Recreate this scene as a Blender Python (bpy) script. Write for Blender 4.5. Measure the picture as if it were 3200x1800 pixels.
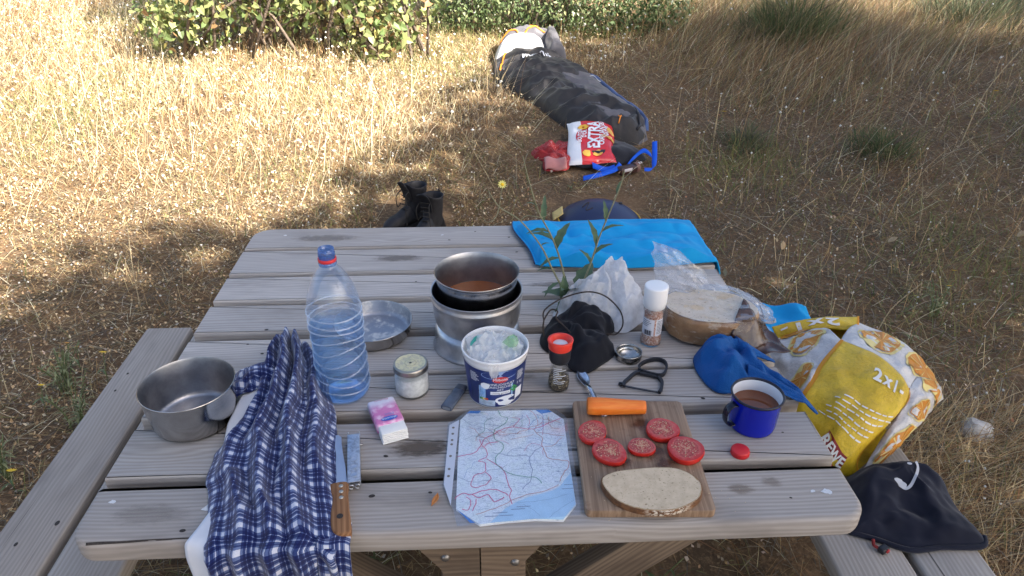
import bpy, bmesh, math, random
import numpy as np
from mathutils import Vector, Matrix, noise

for o in list(bpy.data.objects):
    bpy.data.objects.remove(o)
SC = bpy.context.scene
COL = SC.collection
R = math.radians
PI = math.pi

# ------------------------------------------------------------------ camera
cam_d = bpy.data.cameras.new("camera")
cam = bpy.data.objects.new("camera", cam_d)
COL.objects.link(cam)
SC.camera = cam
cam_d.sensor_width = 36.0
cam_d.lens = 25.32
cam_d.clip_start = 0.02
cam_d.clip_end = 2000.0
def cam_axes(yaw, pitch, roll):
    rz = Matrix.Rotation(yaw, 3, 'Z')
    r = Vector((1, 0, 0)); f = Vector((0, math.cos(pitch), -math.sin(pitch))); u = Vector((0, math.sin(pitch), math.cos(pitch)))
    r2 = r * math.cos(roll) + u * math.sin(roll)
    u2 = -r * math.sin(roll) + u * math.cos(roll)
    return rz @ r2, rz @ u2, rz @ f
_r, _u, _f = cam_axes(-0.05042, 0.51652, 0.00515)
cam.matrix_world = Matrix(((_r.x, _u.x, -_f.x, 0.01259), (_r.y, _u.y, -_f.y, -0.84327), (_r.z, _u.z, -_f.z, 1.69324), (0, 0, 0, 1)))

# ------------------------------------------------------------------ sky, sun, exposure
SUN_DIR = Vector((0.62, -0.48, 0.64)).normalized()      # towards the sun
W = bpy.data.worlds.new("World")
SC.world = W
W.use_nodes = True
_nt = W.node_tree
_sky = _nt.nodes.new("ShaderNodeTexSky")
_sky.sky_type = 'NISHITA'
_sky.sun_disc = False
_sky.sun_elevation = math.asin(SUN_DIR.z)
_sky.sun_rotation = math.atan2(SUN_DIR.x, SUN_DIR.y)
_sky.air_density = 0.85
_sky.dust_density = 3.0
_sky.ozone_density = 0.9
_bg = _nt.nodes["Background"]
_bg.inputs[1].default_value = 0.09
_nt.links.new(_sky.outputs[0], _bg.inputs[0])
sun_d = bpy.data.lights.new("sun", 'SUN')
sun_d.energy = 5.0
sun_d.angle = R(0.53)
sun_d.color = (1.0, 0.945, 0.86)
sun = bpy.data.objects.new("sun", sun_d)
COL.objects.link(sun)
sun.rotation_euler = (-SUN_DIR).to_track_quat('-Z', 'Y').to_euler()
sun.location = (6, -5, 8)
vs = SC.view_settings
vs.view_transform = 'Standard'
vs.look = 'None'
vs.exposure = 2.0
vs.gamma = 1.0
vs.use_curve_mapping = False

# ------------------------------------------------------------------ helpers
def tag(o, label=None, cat=None, group=None, kind=None):
    if label: o['label'] = label
    if cat: o['category'] = cat
    if group: o['group'] = group
    if kind: o['kind'] = kind
    return o

def thing(name, label, cat, loc=(0, 0, 0), rz=0.0, group=None, rot=None):
    o = bpy.data.objects.new(name, None)
    COL.objects.link(o)
    o.empty_display_size = 0.03
    o.location = loc
    o.rotation_euler = rot if rot else (0, 0, rz)
    return tag(o, label, cat, group)

def obj_from(name, me, parent=None, loc=None, rot=None):
    o = bpy.data.objects.new(name, me)
    COL.objects.link(o)
    if parent: o.parent = parent
    if loc is not None: o.location = loc
    if rot is not None: o.rotation_euler = rot
    return o

def mesh(name, verts, faces, mat, smooth=True, uv=None, col=None):
    me = bpy.data.meshes.new(name)
    me.from_pydata([tuple(v) for v in verts], [], [tuple(f) for f in faces])
    if uv is not None:
        lay = me.uv_layers.new(name="UVMap")
        vi = np.empty(len(me.loops), np.int32); me.loops.foreach_get('vertex_index', vi)
        lay.data.foreach_set('uv', np.asarray(uv, np.float32)[vi].ravel())
    if smooth:
        me.polygons.foreach_set('use_smooth', [True] * len(me.polygons))
    for m in (mat if isinstance(mat, (list, tuple)) else [mat]):
        me.materials.append(m)
    me.validate()
    me.update()
    return me

def mk(name, geo, mat, parent=None, loc=None, rot=None, smooth=True, uv=None, solid=0.0, sub=0, sharp=None, offset=-1):
    v, f = geo[0], geo[1]
    if uv is None and len(geo) > 2: uv = geo[2]
    me = mesh(name, v, f, mat, smooth, uv)
    if sharp is not None:
        me.set_sharp_from_angle(angle=R(sharp))
    o = obj_from(name, me, parent, loc, rot)
    if solid:
        m = o.modifiers.new("thickness", 'SOLIDIFY'); m.thickness = solid; m.offset = offset
    if sub:
        m = o.modifiers.new("subdivision", 'SUBSURF'); m.levels = sub; m.render_levels = sub
    return o

def join(*geos):
    V, F = [], []
    for g in geos:
        k = len(V); V += list(g[0]); F += [tuple(i + k for i in f) for f in g[1]]
    return V, F

def xf(geo, m):
    return [m @ Vector(v) for v in geo[0]], geo[1]

def tr(geo, x=0, y=0, z=0):
    return [(v[0] + x, v[1] + y, v[2] + z) for v in geo[0]], geo[1]

def lathe(prof, n=48, f=None, close=False):
    """profile of (r, z) turned about z; f(angle, r, z) may change the radius"""
    V, F, rings = [], [], []
    for r, z in prof:
        if r < 1e-6:
            rings.append([len(V)]); V.append((0, 0, z))
        else:
            ids = []
            for i in range(n):
                a = 2 * PI * i / n
                rr = f(a, r, z) if f else r
                ids.append(len(V)); V.append((rr * math.cos(a), rr * math.sin(a), z))
            rings.append(ids)
    for a, b in zip(rings, rings[1:]):
        if len(a) == 1 and len(b) == 1: continue
        for i in range(n):
            j = (i + 1) % n
            if len(a) == 1: F.append((a[0], b[j], b[i]))
            elif len(b) == 1: F.append((a[i], a[j], b[0]))
            else: F.append((a[i], a[j], b[j], b[i]))
    return V, F

def bm_geo(bm):
    bm.verts.ensure_lookup_table()
    bm.verts.index_update()
    g = [tuple(v.co) for v in bm.verts], [tuple(v.index for v in f.verts) for f in bm.faces]
    bm.free()
    return g

def rbox(sx, sy, sz, b=0.003, seg=2, c=(0, 0, 0)):
    bm = bmesh.new()
    bmesh.ops.create_cube(bm, size=1.0)
    for v in bm.verts:
        v.co = Vector((v.co.x * sx, v.co.y * sy, v.co.z * sz))
    if b > 0:
        bmesh.ops.bevel(bm, geom=list(bm.edges), offset=b, segments=seg, profile=0.5, affect='EDGES', clamp_overlap=True)
    return tr(bm_geo(bm), *c)

def prism(outline, z0, z1, b=0.0, seg=2):
    """upright prism over an outline, its top and bottom rims rounded by b"""
    n = len(outline)
    cx = sum(p[0] for p in outline) / n; cy = sum(p[1] for p in outline) / n
    A = np.array([(p[0], p[1]) for p in outline], float)
    d1 = np.roll(A, -1, 0) - A; d0 = A - np.roll(A, 1, 0)
    t = d1 / (np.linalg.norm(d1, axis=1)[:, None] + 1e-9) + d0 / (np.linalg.norm(d0, axis=1)[:, None] + 1e-9)
    t /= np.linalg.norm(t, axis=1)[:, None] + 1e-9
    nr = np.stack([t[:, 1], -t[:, 0]], 1)
    area = 0.5 * np.sum(A[:, 0] * np.roll(A[:, 1], -1) - np.roll(A[:, 0], -1) * A[:, 1])
    if area < 0: nr = -nr
    rows = []
    if b > 0:
        for i in range(seg + 1):
            a = (PI / 2) * i / seg
            rows.append((b * (1 - math.sin(a)), z0 + b * (1 - math.cos(a))))
        for i in range(seg + 1):
            a = (PI / 2) * i / seg
            rows.append((b * (1 - math.cos(a)), z1 - b * (1 - math.sin(a))))
    else:
        rows = [(0, z0), (0, z1)]
    V, F = [], []
    for ins, z in rows:
        P = A - nr * ins
        V += [(p[0], p[1], z) for p in P]
    for k in range(len(rows) - 1):
        for i in range(n):
            j = (i + 1) % n
            q = (k * n + i, k * n + j, (k + 1) * n + j, (k + 1) * n + i)
            F.append(q if area > 0 else q[::-1])
    top = tuple(range((len(rows) - 1) * n, len(rows) * n)); bot = tuple(range(n))
    F.append(top if area > 0 else top[::-1]); F.append(bot[::-1] if area > 0 else bot)
    return V, F

def tube(pts, rad, n=8, caps=True):
    P = [Vector(p) for p in pts]
    m = len(P)
    rr = rad if isinstance(rad, (list, tuple)) else [rad] * m
    V, F = [], []
    t0 = (P[1] - P[0]).normalized()
    up = Vector((0, 0, 1)) if abs(t0.z) < 0.9 else Vector((1, 0, 0))
    a = t0.cross(up).normalized()
    for i in range(m):
        t = (P[min(i + 1, m - 1)] - P[max(i - 1, 0)])
        t = t.normalized() if t.length > 1e-9 else t0
        a = (a - t * a.dot(t))
        a = a.normalized() if a.length > 1e-6 else t.orthogonal().normalized()
        b = t.cross(a)
        for k in range(n):
            an = 2 * PI * k / n
            V.append(tuple(P[i] + (a * math.cos(an) + b * math.sin(an)) * rr[i]))
    for i in range(m - 1):
        for k in range(n):
            j = (k + 1) % n
            F.append((i * n + k, i * n + j, (i + 1) * n + j, (i + 1) * n + k))
    if caps:
        F.append(tuple(range(n))[::-1]); F.append(tuple(range((m - 1) * n, m * n)))
    return V, F

def spline(pts, per=6, closed=False):
    P = [Vector(p) if len(p) == 3 else Vector((p[0], p[1], 0)) for p in pts]
    n = len(P); out = []
    rng = range(n) if closed else range(n - 1)
    for i in rng:
        if closed: a, b, c, d = P[(i - 1) % n], P[i], P[(i + 1) % n], P[(i + 2) % n]
        else: a, b, c, d = P[max(i - 1, 0)], P[i], P[i + 1], P[min(i + 2, n - 1)]
        for k in range(per):
            t = k / per
            out.append(0.5 * ((2 * b) + (c - a) * t + (2 * a - 5 * b + 4 * c - d) * t * t + (3 * b - a - 3 * c + d) * t ** 3))
    if not closed: out.append(P[-1])
    return out

def surf(fn, nu, nv):
    """grid surface fn(u, v) -> (point, uv)"""
    V, F, UV = [], [], []
    for j in range(nv + 1):
        for i in range(nu + 1):
            p, t = fn(i / nu, j / nv)
            V.append(tuple(p)); UV.append(tuple(t))
    for j in range(nv):
        for i in range(nu):
            a = j * (nu + 1) + i
            F.append((a, a + 1, a + nu + 2, a + nu + 1))
    return V, F, UV

def nz(x, y, z=0.0):
    return noise.noise(Vector((x, y, z)))
def ridge(x, y, z=0.0):
    return 1.0 - abs(noise.noise(Vector((x, y, z)))) * 2.0

def lerp_table(t, tab):
    """piecewise linear table [(t, (a, b, ...)), ...]"""
    if t <= tab[0][0]: return tab[0][1]
    for (t0, a), (t1, b) in zip(tab, tab[1:]):
        if t <= t1:
            k = (t - t0) / (t1 - t0); k = k * k * (3 - 2 * k) * 0.5 + k * 0.5
            return tuple(x + (y - x) * k for x, y in zip(a, b))
    return tab[-1][1]

def mound(outline, hfun, ns=16, per=6, crump=0.0, cs=20.0, seed=0.0, center=None, undercut=0.0, closed_bottom=True):
    """soft thing lying on a surface: star-shaped outline (x, y), height hfun(x, y, s) with s = 1 at the rim"""
    B = spline(outline, per, True)
    n = len(B)
    c = Vector(center + (0,)) if center else sum(B, Vector()) / n
    V, F, UV = [], [], []
    for k in range(ns + 1):
        s = 1.0 - (k / ns)
        if k == ns:
            ids = 1
        for i in range(n if k < ns else 1):
            b = B[i]
            p = c + (b - c) * s
            h = hfun(p.x, p.y, s)
            q = Vector((p.x, p.y, h))
            if undercut and s > 0.85:
                q.x += (c.x - b.x) * undercut * (s - 0.85) / 0.15; q.y += (c.y - b.y) * undercut * (s - 0.85) / 0.15
            if crump:
                w = min(1.0, (h + 0.002) / 0.02)
                d = noise.noise_vector(Vector((p.x * cs + seed, p.y * cs, h * cs))) * crump
                d2 = noise.noise_vector(Vector((p.x * cs * 2.7 + seed, p.y * cs * 2.7 + 5, h * cs * 2.7))) * crump * 0.45
                q += (d + d2) * w
                q.z = max(q.z, 0.0005)
            V.append(tuple(q)); UV.append((p.x, p.y))
    for k in range(ns - 1):
        for i in range(n):
            j = (i + 1) % n
            F.append((k * n + i, k * n + j, (k + 1) * n + j, (k + 1) * n + i))
    top = ns * n
    for i in range(n):
        F.append(((ns - 1) * n + i, (ns - 1) * n + (i + 1) % n, top))
    if closed_bottom:
        F.append(tuple(range(n))[::-1])
    return V, F, UV

def pleats(x, y, cx, cy, n, amp, seed, rr=0.04, soft=False):
    """sharp folds of cloth radiating from a point"""
    dx, dy = x - cx, y - cy
    r = math.hypot(dx, dy); th = math.atan2(dy, dx)
    w = min(1.0, r / rr); w = w * w * (3 - 2 * w)
    ph = n * th * 0.5 + 1.3 * nz(math.cos(th) * 1.6 + seed, math.sin(th) * 1.6, r * 14 + seed) + r * 9 * nz(seed, 2.2)
    return amp * w * (0.5 + 0.5 * math.cos(2 * ph)) ** 1.3 if soft else amp * w * (1 - abs(math.sin(ph))) ** 1.4

def arc_uv(geo, nu, nv, u0=0.0, v0=0.0):
    """replace the uv of a surf() grid by true cloth lengths in metres"""
    V = np.array(geo[0]).reshape(nv + 1, nu + 1, 3)
    du = np.linalg.norm(np.diff(V, axis=1), axis=2); dv = np.linalg.norm(np.diff(V, axis=0), axis=2)
    mid = nu // 2
    su = np.concatenate([np.zeros((nv + 1, 1)), np.cumsum(du, 1)], 1); su -= su[:, mid:mid + 1]
    flat_u = V[:, :, 0] - V[:, mid:mid + 1, 0]
    su = 0.35 * su + 0.65 * flat_u * 1.12
    sv = np.concatenate([[0], np.cumsum(dv.mean(1) if False else np.median(dv, axis=1))])
    uv = np.stack([su + u0, np.repeat(sv[:, None], nu + 1, 1) + v0], 2).reshape(-1, 2)
    return geo[0], geo[1], uv

_font_cache = {}
def text_geo(s, size, align='CENTER', space=1.0, bold=0.0):
    """flat lettering in the xy plane as triangles"""
    cu = bpy.data.curves.new("lettering", 'FONT')
    cu.body = s; cu.size = size; cu.align_x = align; cu.align_y = 'CENTER'; cu.space_character = space
    cu.resolution_u = 3
    cu.offset = bold
    o = bpy.data.objects.new("lettering", cu); COL.objects.link(o)
    bpy.context.view_layer.update()
    me = o.to_mesh()
    g = [tuple(v.co) for v in me.vertices], [tuple(p.vertices) for p in me.polygons]
    o.to_mesh_clear()
    bpy.data.objects.remove(o); bpy.data.curves.remove(cu)
    return g

def flat(pts, z=0.0):
    return [(p[0], p[1], z) for p in pts], [tuple(range(len(pts)))]

def ribbon2(pts, w, z=0.0, per=3, jit=0.0):
    P = spline(pts, per)
    if jit:
        P = [p + Vector((nz(p.x * 90, p.y * 90, 1) * jit, nz(p.x * 90, p.y * 90, 7) * jit, 0)) for p in P]
    V, F = [], []
    m = len(P)
    for i in range(m):
        t = (P[min(i + 1, m - 1)] - P[max(i - 1, 0)]).normalized()
        n = Vector((-t.y, t.x, 0)) * w * 0.5
        V += [(P[i].x + n.x, P[i].y + n.y, z), (P[i].x - n.x, P[i].y - n.y, z)]
    for i in range(m - 1):
        F.append((2 * i + 1, 2 * i + 3, 2 * i + 2, 2 * i))
    return V, F

def copy_tree(o, parent=None):
    c = o.copy(); COL.objects.link(c)
    if parent: c.parent = parent
    for ch in o.children: copy_tree(ch, c)
    return c

# ------------------------------------------------------------------ materials
class NT:
    def __init__(s, name):
        s.m = bpy.data.materials.new(name); s.m.use_nodes = True
        s.t = s.m.node_tree; s.b = s.t.nodes["Principled BSDF"]; s.out = s.t.nodes["Material Output"]
    def n(s, typ, ins=None, **props):
        nd = s.t.nodes.new("ShaderNode" + typ)
        for k, v in props.items(): setattr(nd, k, v)
        for k, v in (ins or {}).items(): s.set(nd.inputs[k], v)
        return nd
    def set(s, sock, v):
        if isinstance(v, bpy.types.NodeSocket): s.t.links.new(v, sock)
        elif isinstance(v, bpy.types.Node): s.t.links.new(v.outputs[0], sock)
        else:
            if sock.type == 'RGBA' and len(v) == 3: v = (*v, 1)
            sock.default_value = v
    def P(s, **kw):
        for k, v in kw.items(): s.set(s.b.inputs[k.replace('_', ' ')], v)
        return s
    def math(s, op, a, b=0.0, c=0.0, clamp=False):
        return s.n('Math', {0: a, 1: b, 2: c}, operation=op, use_clamp=clamp).outputs[0]
    def mix(s, f, a, b, typ='MIX'):
        nd = s.n('MixRGB', {0: f, 1: a, 2: b}, blend_type=typ); return nd.outputs[0]
    def ramp(s, f, stops, interp='LINEAR'):
        nd = s.n('ValToRGB', {0: f}); cr = nd.color_ramp; cr.interpolation = interp
        while len(cr.elements) > 1: cr.elements.remove(cr.elements[-1])
        for i, (p, c) in enumerate(stops):
            e = cr.elements[0] if i == 0 else cr.elements.new(p)
            e.position = p; e.color = (*c, 1) if len(c) == 3 else c
        return nd.outputs[0]
    def noise(s, vec, scale, detail=3, rough=0.55, dist=0.0):
        nd = s.n('TexNoise', {'Scale': scale, 'Detail': detail, 'Roughness': rough, 'Distortion': dist})
        if vec is not None: s.set(nd.inputs['Vector'], vec)
        return nd.outputs['Fac']
    def obj(s): return s.n('TexCoord').outputs['Object']
    def uv(s): return s.n('TexCoord').outputs['UV']
    def mapping(s, vec, scale=(1, 1, 1), loc=(0, 0, 0), rot=(0, 0, 0)):
        return s.n('Mapping', {'Vector': vec, 'Scale': scale, 'Location': loc, 'Rotation': rot}).outputs[0]
    def bump(s, h, strength=0.3, dist=0.002):
        b = s.n('Bump', {'Height': h, 'Strength': strength, 'Distance': dist})
        s.set(s.b.inputs['Normal'], b.outputs[0]); return s
    def smooth(s, x, a, b):
        nd = s.n('MapRange', {0: x, 1: a, 2: b, 3: 0.0, 4: 1.0}, interpolation_type='SMOOTHSTEP'); return nd.outputs[0]

def plain(name, c, rough=0.5, metal=0.0, var=0.0, scale=30.0, bump=0.0, bscale=200.0, spec=0.5, sheen=0.0, bdist=0.001, c2=None, trans=0.0, ior=1.45, coat=0.0):
    t = NT(name)
    t.P(Base_Color=c, Roughness=rough, Metallic=metal, IOR=ior)
    t.b.inputs['Specular IOR Level'].default_value = spec
    t.b.inputs['Transmission Weight'].default_value = trans
    t.b.inputs['Coat Weight'].default_value = coat
    if sheen: t.b.inputs['Sheen Weight'].default_value = sheen
    if var or c2:
        f = t.noise(t.obj(), scale, 4, 0.6)
        c2 = c2 or tuple(x * (1 - var) for x in c)
        t.P(Base_Color=t.mix(t.smooth(f, 0.35, 0.65), c, c2))
    if bump:
        t.bump(t.noise(t.obj(), bscale, 3, 0.6), bump, bdist)
    return t.m
# ------------------------------------------------------------------ terrain
def zg(x, y):
    """ground height: level round the table, rising gently beyond it"""
    yy = y if y < 14 else 14 + (y - 14) * 0.2
    d = yy - 0.6
    s = 0.11 * (math.sqrt(d * d + 0.04) + d) / 2
    k = min(1.0, max(0.0, (abs(x) + abs(y - 0.5) - 0.8) / 2.0))
    return s + k * (0.018 * math.sin(1.3 * x + 0.7 * y) + 0.014 * math.sin(2.3 * x - 1.9 * y + 1.0))
def zga(x, y):
    yy = np.where(y < 14, y, 14 + (y - 14) * 0.2)
    d = yy - 0.6
    s = 0.11 * (np.sqrt(d * d + 0.04) + d) / 2
    k = np.clip((np.abs(x) + np.abs(y - 0.5) - 0.8) / 2.0, 0, 1)
    return s + k * (0.018 * np.sin(1.3 * x + 0.7 * y) + 0.014 * np.sin(2.3 * x - 1.9 * y + 1.0))

t = NT("dry_soil")
_o = t.obj()
_a = t.noise(_o, 3.0, 5, 0.6); _b = t.noise(_o, 60.0, 4, 0.7)
_c = t.mix(t.smooth(_a, 0.35, 0.65), (0.145, 0.092, 0.052), (0.10, 0.068, 0.042))
_c = t.mix(t.smooth(_b, 0.45, 0.7), _c, (0.24, 0.16, 0.09))
t.P(Base_Color=_c, Roughness=0.95); t.b.inputs['Specular IOR Level'].default_value = 0.15
t.bump(_b, 0.8, 0.01)
MAT_SOIL = t.m

def axis(lo, hi, step, far):
    a = list(np.arange(lo, hi + 1e-6, step))
    d = step; e = hi
    while e < far: d *= 1.6; e += d; a.append(e)
    d = step; e = lo
    while e > -far: d *= 1.6; e -= d; a.insert(0, e)
    return a
_xs = axis(-6, 7, 0.2, 400); _ys = axis(-2, 9, 0.2, 400)
_V = [(x, y, zg(x, y)) for y in _ys for x in _xs]
_n = len(_xs)
_F = [(j * _n + i, j * _n + i + 1, (j + 1) * _n + i + 1, (j + 1) * _n + i) for j in range(len(_ys) - 1) for i in range(_n - 1)]
tag(mk("ground", (_V, _F), MAT_SOIL), kind='structure')

# ------------------------------------------------------------------ grass (uncountable: stuff)
rng = np.random.default_rng(7)
def attr_mat(name, rough=0.7, trans=0.25, spec=0.3):
    t = NT(name)
    c = t.n('Attribute', attribute_name="tint").outputs['Color']
    t.P(Base_Color=c, Roughness=rough); t.b.inputs['Specular IOR Level'].default_value = spec
    if trans:
        tl = t.n('BsdfTranslucent', {'Color': c}); mx = t.n('MixShader', {0: trans, 1: t.b.outputs[0], 2: tl.outputs[0]})
        t.t.links.new(mx.outputs[0], t.out.inputs[0])
    return t.m
MAT_BLADE = attr_mat("grass_blade")
MAT_LEAFTINT = attr_mat("leaf_tinted", 0.45, 0.3, 0.5)

def np_mesh(name, V, L, sizes, mat, tint):
    """numpy mesh: V (n,3), flat loop list L, polygon sizes, per-vertex tint"""
    me = bpy.data.meshes.new(name)
    me.vertices.add(len(V)); me.vertices.foreach_set('co', np.ascontiguousarray(V, np.float32).ravel())
    me.loops.add(len(L)); me.loops.foreach_set('vertex_index', np.ascontiguousarray(L, np.int32))
    st = np.concatenate([[0], np.cumsum(sizes)[:-1]]).astype(np.int32)
    me.polygons.add(len(sizes)); me.polygons.foreach_set('loop_start', st); me.polygons.foreach_set('loop_total', np.asarray(sizes, np.int32))
    a = me.attributes.new("tint", 'FLOAT_COLOR', 'POINT')
    c = np.ones((len(V), 4), np.float32); c[:, :3] = tint
    a.data.foreach_set('color', c.ravel())
    me.materials.append(mat)
    me.update(calc_edges=True)
    return me

def pick(n, pal):
    c = np.array([p[0] for p in pal]); w = np.array([p[1] for p in pal], float); w /= w.sum()
    i = rng.choice(len(pal), n, p=w)
    return c[i] * rng.uniform(0.75, 1.25, (n, 1)) * rng.uniform(0.95, 1.05, (n, 3))

def blades(x, y, length, width, lean, az, pal, curl=0.6, z=None):
    n = len(x)
    z0 = zga(x, y) if z is None else z
    d = np.stack([np.cos(az), np.sin(az)], 1)
    side = np.stack([-np.sin(az), np.cos(az)], 1)
    ph = az + rng.uniform(0, PI, n)
    sd = np.stack([np.cos(ph), np.sin(ph)], 1)
    def pt(f):
        ang = lean * (1 + curl * f)
        h = length * f * np.cos(ang * 0.9).clip(0.02); o = length * f * np.sin(np.minimum(ang, 1.5))
        return np.stack([x + d[:, 0] * o, y + d[:, 1] * o, z0 + h], 1)
    p0, p1, p2 = pt(0.0), pt(0.5), pt(1.0)
    s3 = np.concatenate([sd, np.zeros((n, 1))], 1) * width[:, None] * 0.5
    V = np.stack([p0 - s3, p0 + s3, p1 + s3 * 0.8, p1 - s3 * 0.8, p2], 1).reshape(-1, 3)
    k = np.arange(n)[:, None] * 5
    L = np.concatenate([k + [0, 1, 2, 3], k + [3, 2, 4]], 1).ravel()
    sizes = np.tile([4, 3], n)
    c = pick(n, pal)
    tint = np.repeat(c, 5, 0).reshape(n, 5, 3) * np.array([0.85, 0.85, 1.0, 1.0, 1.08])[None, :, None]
    return V, L, sizes, tint.reshape(-1, 3)

def cat_geo(parts):
    V, L, S, T = [], [], [], []; k = 0
    for v, l, s, c in parts:
        V.append(v); L.append(l + k); S.append(s); T.append(c); k += len(v)
    return np.concatenate(V), np.concatenate(L), np.concatenate(S), np.concatenate(T)

BAG_L = [(3.33, 0.76), (3.42, 0.63), (3.63, 0.52), (3.93, 0.41), (4.18, 0.265), (4.46, 0.15), (4.80, 0.135), (5.05, 0.14), (5.24, 0.155), (5.45, 0.22), (5.62, 0.36)]
BAG_R = [(3.33, 0.98), (3.42, 1.06), (3.63, 1.09), (3.80, 1.06), (4.13, 0.95), (4.46, 0.85), (4.80, 0.72), (5.05, 0.69), (5.24, 0.68), (5.45, 0.67), (5.62, 0.60)]
BY = lambda y: y if y < 4.4 else 4.4 + (y - 4.4) * 0.74
BAG_L = [(BY(a), b_) for a, b_ in BAG_L]
BAG_R = [(BY(a), b_) for a, b_ in BAG_R]
def in_bag(x, y, m=0.02):
    l = np.interp(y, [p[0] for p in BAG_L], [p[1] for p in BAG_L]); r = np.interp(y, [p[0] for p in BAG_R], [p[1] for p in BAG_R])
    return (y > 3.33 - m) & (y < BY(5.62) + m) & (x > l - m) & (x < r + m)
def keep(x, y):
    k = ~in_bag(x, y)
    k &= ~((x > 0.36) & (x < 0.98) & (y > 2.88) & (y < 3.45))
    k &= ~((x > -0.48) & (x < -0.12) & (y > 2.15) & (y < 2.62))
    k &= ~((x > 0.36) & (x < 0.88) & (y > 2.15) & (y < 2.7))
    return k
def in_view(x, y):
    return (x < 0.2 + 1.35 * np.maximum(0.55, (y + 1.0) * 0.60) + 0.6) & (x > -(0.2 + 1.3 * np.maximum(0.55, (y + 1.0) * 0.54) + 0.6))

def scatter(n, x0, x1, y0, y1, pw=1.0, dens=None):
    x = rng.uniform(x0, x1, n); y = y0 + (y1 - y0) * rng.uniform(0, 1, n) ** pw
    k = keep(x, y) & in_view(x, y)
    if dens is not None: k &= rng.uniform(0, 1, n) < dens(x, y)
    return x[k], y[k]

def fbm(x, y, s, seed=0):
    v = np.zeros_like(x); a = 1.0
    r = np.random.default_rng(seed)
    for o in range(4):
        for q in range(3):
            an = r.uniform(0, 2 * PI); f = s * (1.9 ** o) * r.uniform(0.7, 1.3)
            v += a * np.sin(f * (x * np.cos(an) + y * np.sin(an)) + r.uniform(0, 6.28)) / 3
        a *= 0.6
    return v

STRAW = ((0.62, 0.49, 0.28), 4); PALE = ((0.77, 0.68, 0.47), 3.5); TAN = ((0.46, 0.30, 0.14), 3); RUST = ((0.27, 0.14, 0.066), 2); OLIVE = ((0.26, 0.25, 0.085), 1.2); GREEN = ((0.12, 0.17, 0.05), 0.8); GREYB = ((0.225, 0.19, 0.145), 1.5)
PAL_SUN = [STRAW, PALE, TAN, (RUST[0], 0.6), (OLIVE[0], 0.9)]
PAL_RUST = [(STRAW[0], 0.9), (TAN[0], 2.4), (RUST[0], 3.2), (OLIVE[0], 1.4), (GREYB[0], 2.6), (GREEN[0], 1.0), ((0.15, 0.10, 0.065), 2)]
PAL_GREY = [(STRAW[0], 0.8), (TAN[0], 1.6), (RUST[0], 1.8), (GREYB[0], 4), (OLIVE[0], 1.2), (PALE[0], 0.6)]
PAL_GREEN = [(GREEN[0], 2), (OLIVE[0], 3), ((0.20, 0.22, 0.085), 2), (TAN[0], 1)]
U = lambda n, a, b: rng.uniform(a, b, n)

def add_stuff(name, parts, label, cat, mat=None, mult=None):
    V, L, S, T = cat_geo(parts)
    if mult: T = T * np.array(mult)
    o = obj_from(name, np_mesh(name, V, L, S, mat or MAT_BLADE, T))
    return tag(o, label, cat, kind='stuff')

# upright dry grass of the sunny meadow on the left
parts = []
def meadow(x, y): return np.clip((0.35 - (x - (y - 3.4) * 0.75)) * 1.2, 0, 1) * np.clip((y - 2.05) / 0.9, 0.0, 1)
x, y = scatter(190000, -6.2, 3.2, 1.6, 7.6, 0.9, meadow)
n = len(x); tall = np.clip((y - 2.0) / 3.0, 0.2, 1) * np.where((x > -2.6) & (y > 4.1), 0.6, 1.0) * (0.7 + 0.5 * fbm(x, y, 1.6, 3)).clip(0.25, 1.3)
q = fbm(x, y, 2.4, 41) + rng.normal(0, 0.35, n)
for m_, pal in ((q < -0.45, [TAN, (RUST[0], 2.5), (STRAW[0], 2), (GREYB[0], 1)]), ((q >= -0.45) & (q < 0.55), PAL_SUN), (q >= 0.55, [(PALE[0], 2), (STRAW[0], 2), ((0.40, 0.37, 0.14), 2.5), ((0.28, 0.29, 0.10), 1.5)])):
    k = int(m_.sum())
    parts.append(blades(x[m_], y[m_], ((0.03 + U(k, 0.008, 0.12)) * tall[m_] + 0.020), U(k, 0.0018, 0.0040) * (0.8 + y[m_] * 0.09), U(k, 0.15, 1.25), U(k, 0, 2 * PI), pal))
x, y = scatter(9000, -6.2, 2.4, 2.4, 7.6, 0.8, meadow)      # long leaning stalks
n = len(x)
k = ~((x > -2.5) & (y > 4.3)); x = x[k]; y = y[k]; n = len(x)
parts.append(blades(x, y, U(n, 0.18, 0.42), U(n, 0.0016, 0.0030), U(n, 0.15, 0.8), rng.normal(0.4, 1.0, n), [(PALE[0], 4), (STRAW[0], 3), (TAN[0], 1)]))
add_stuff("dry_grass", parts, "sunlit straw-coloured dry grass of the meadow on the left", "grass")

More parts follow.
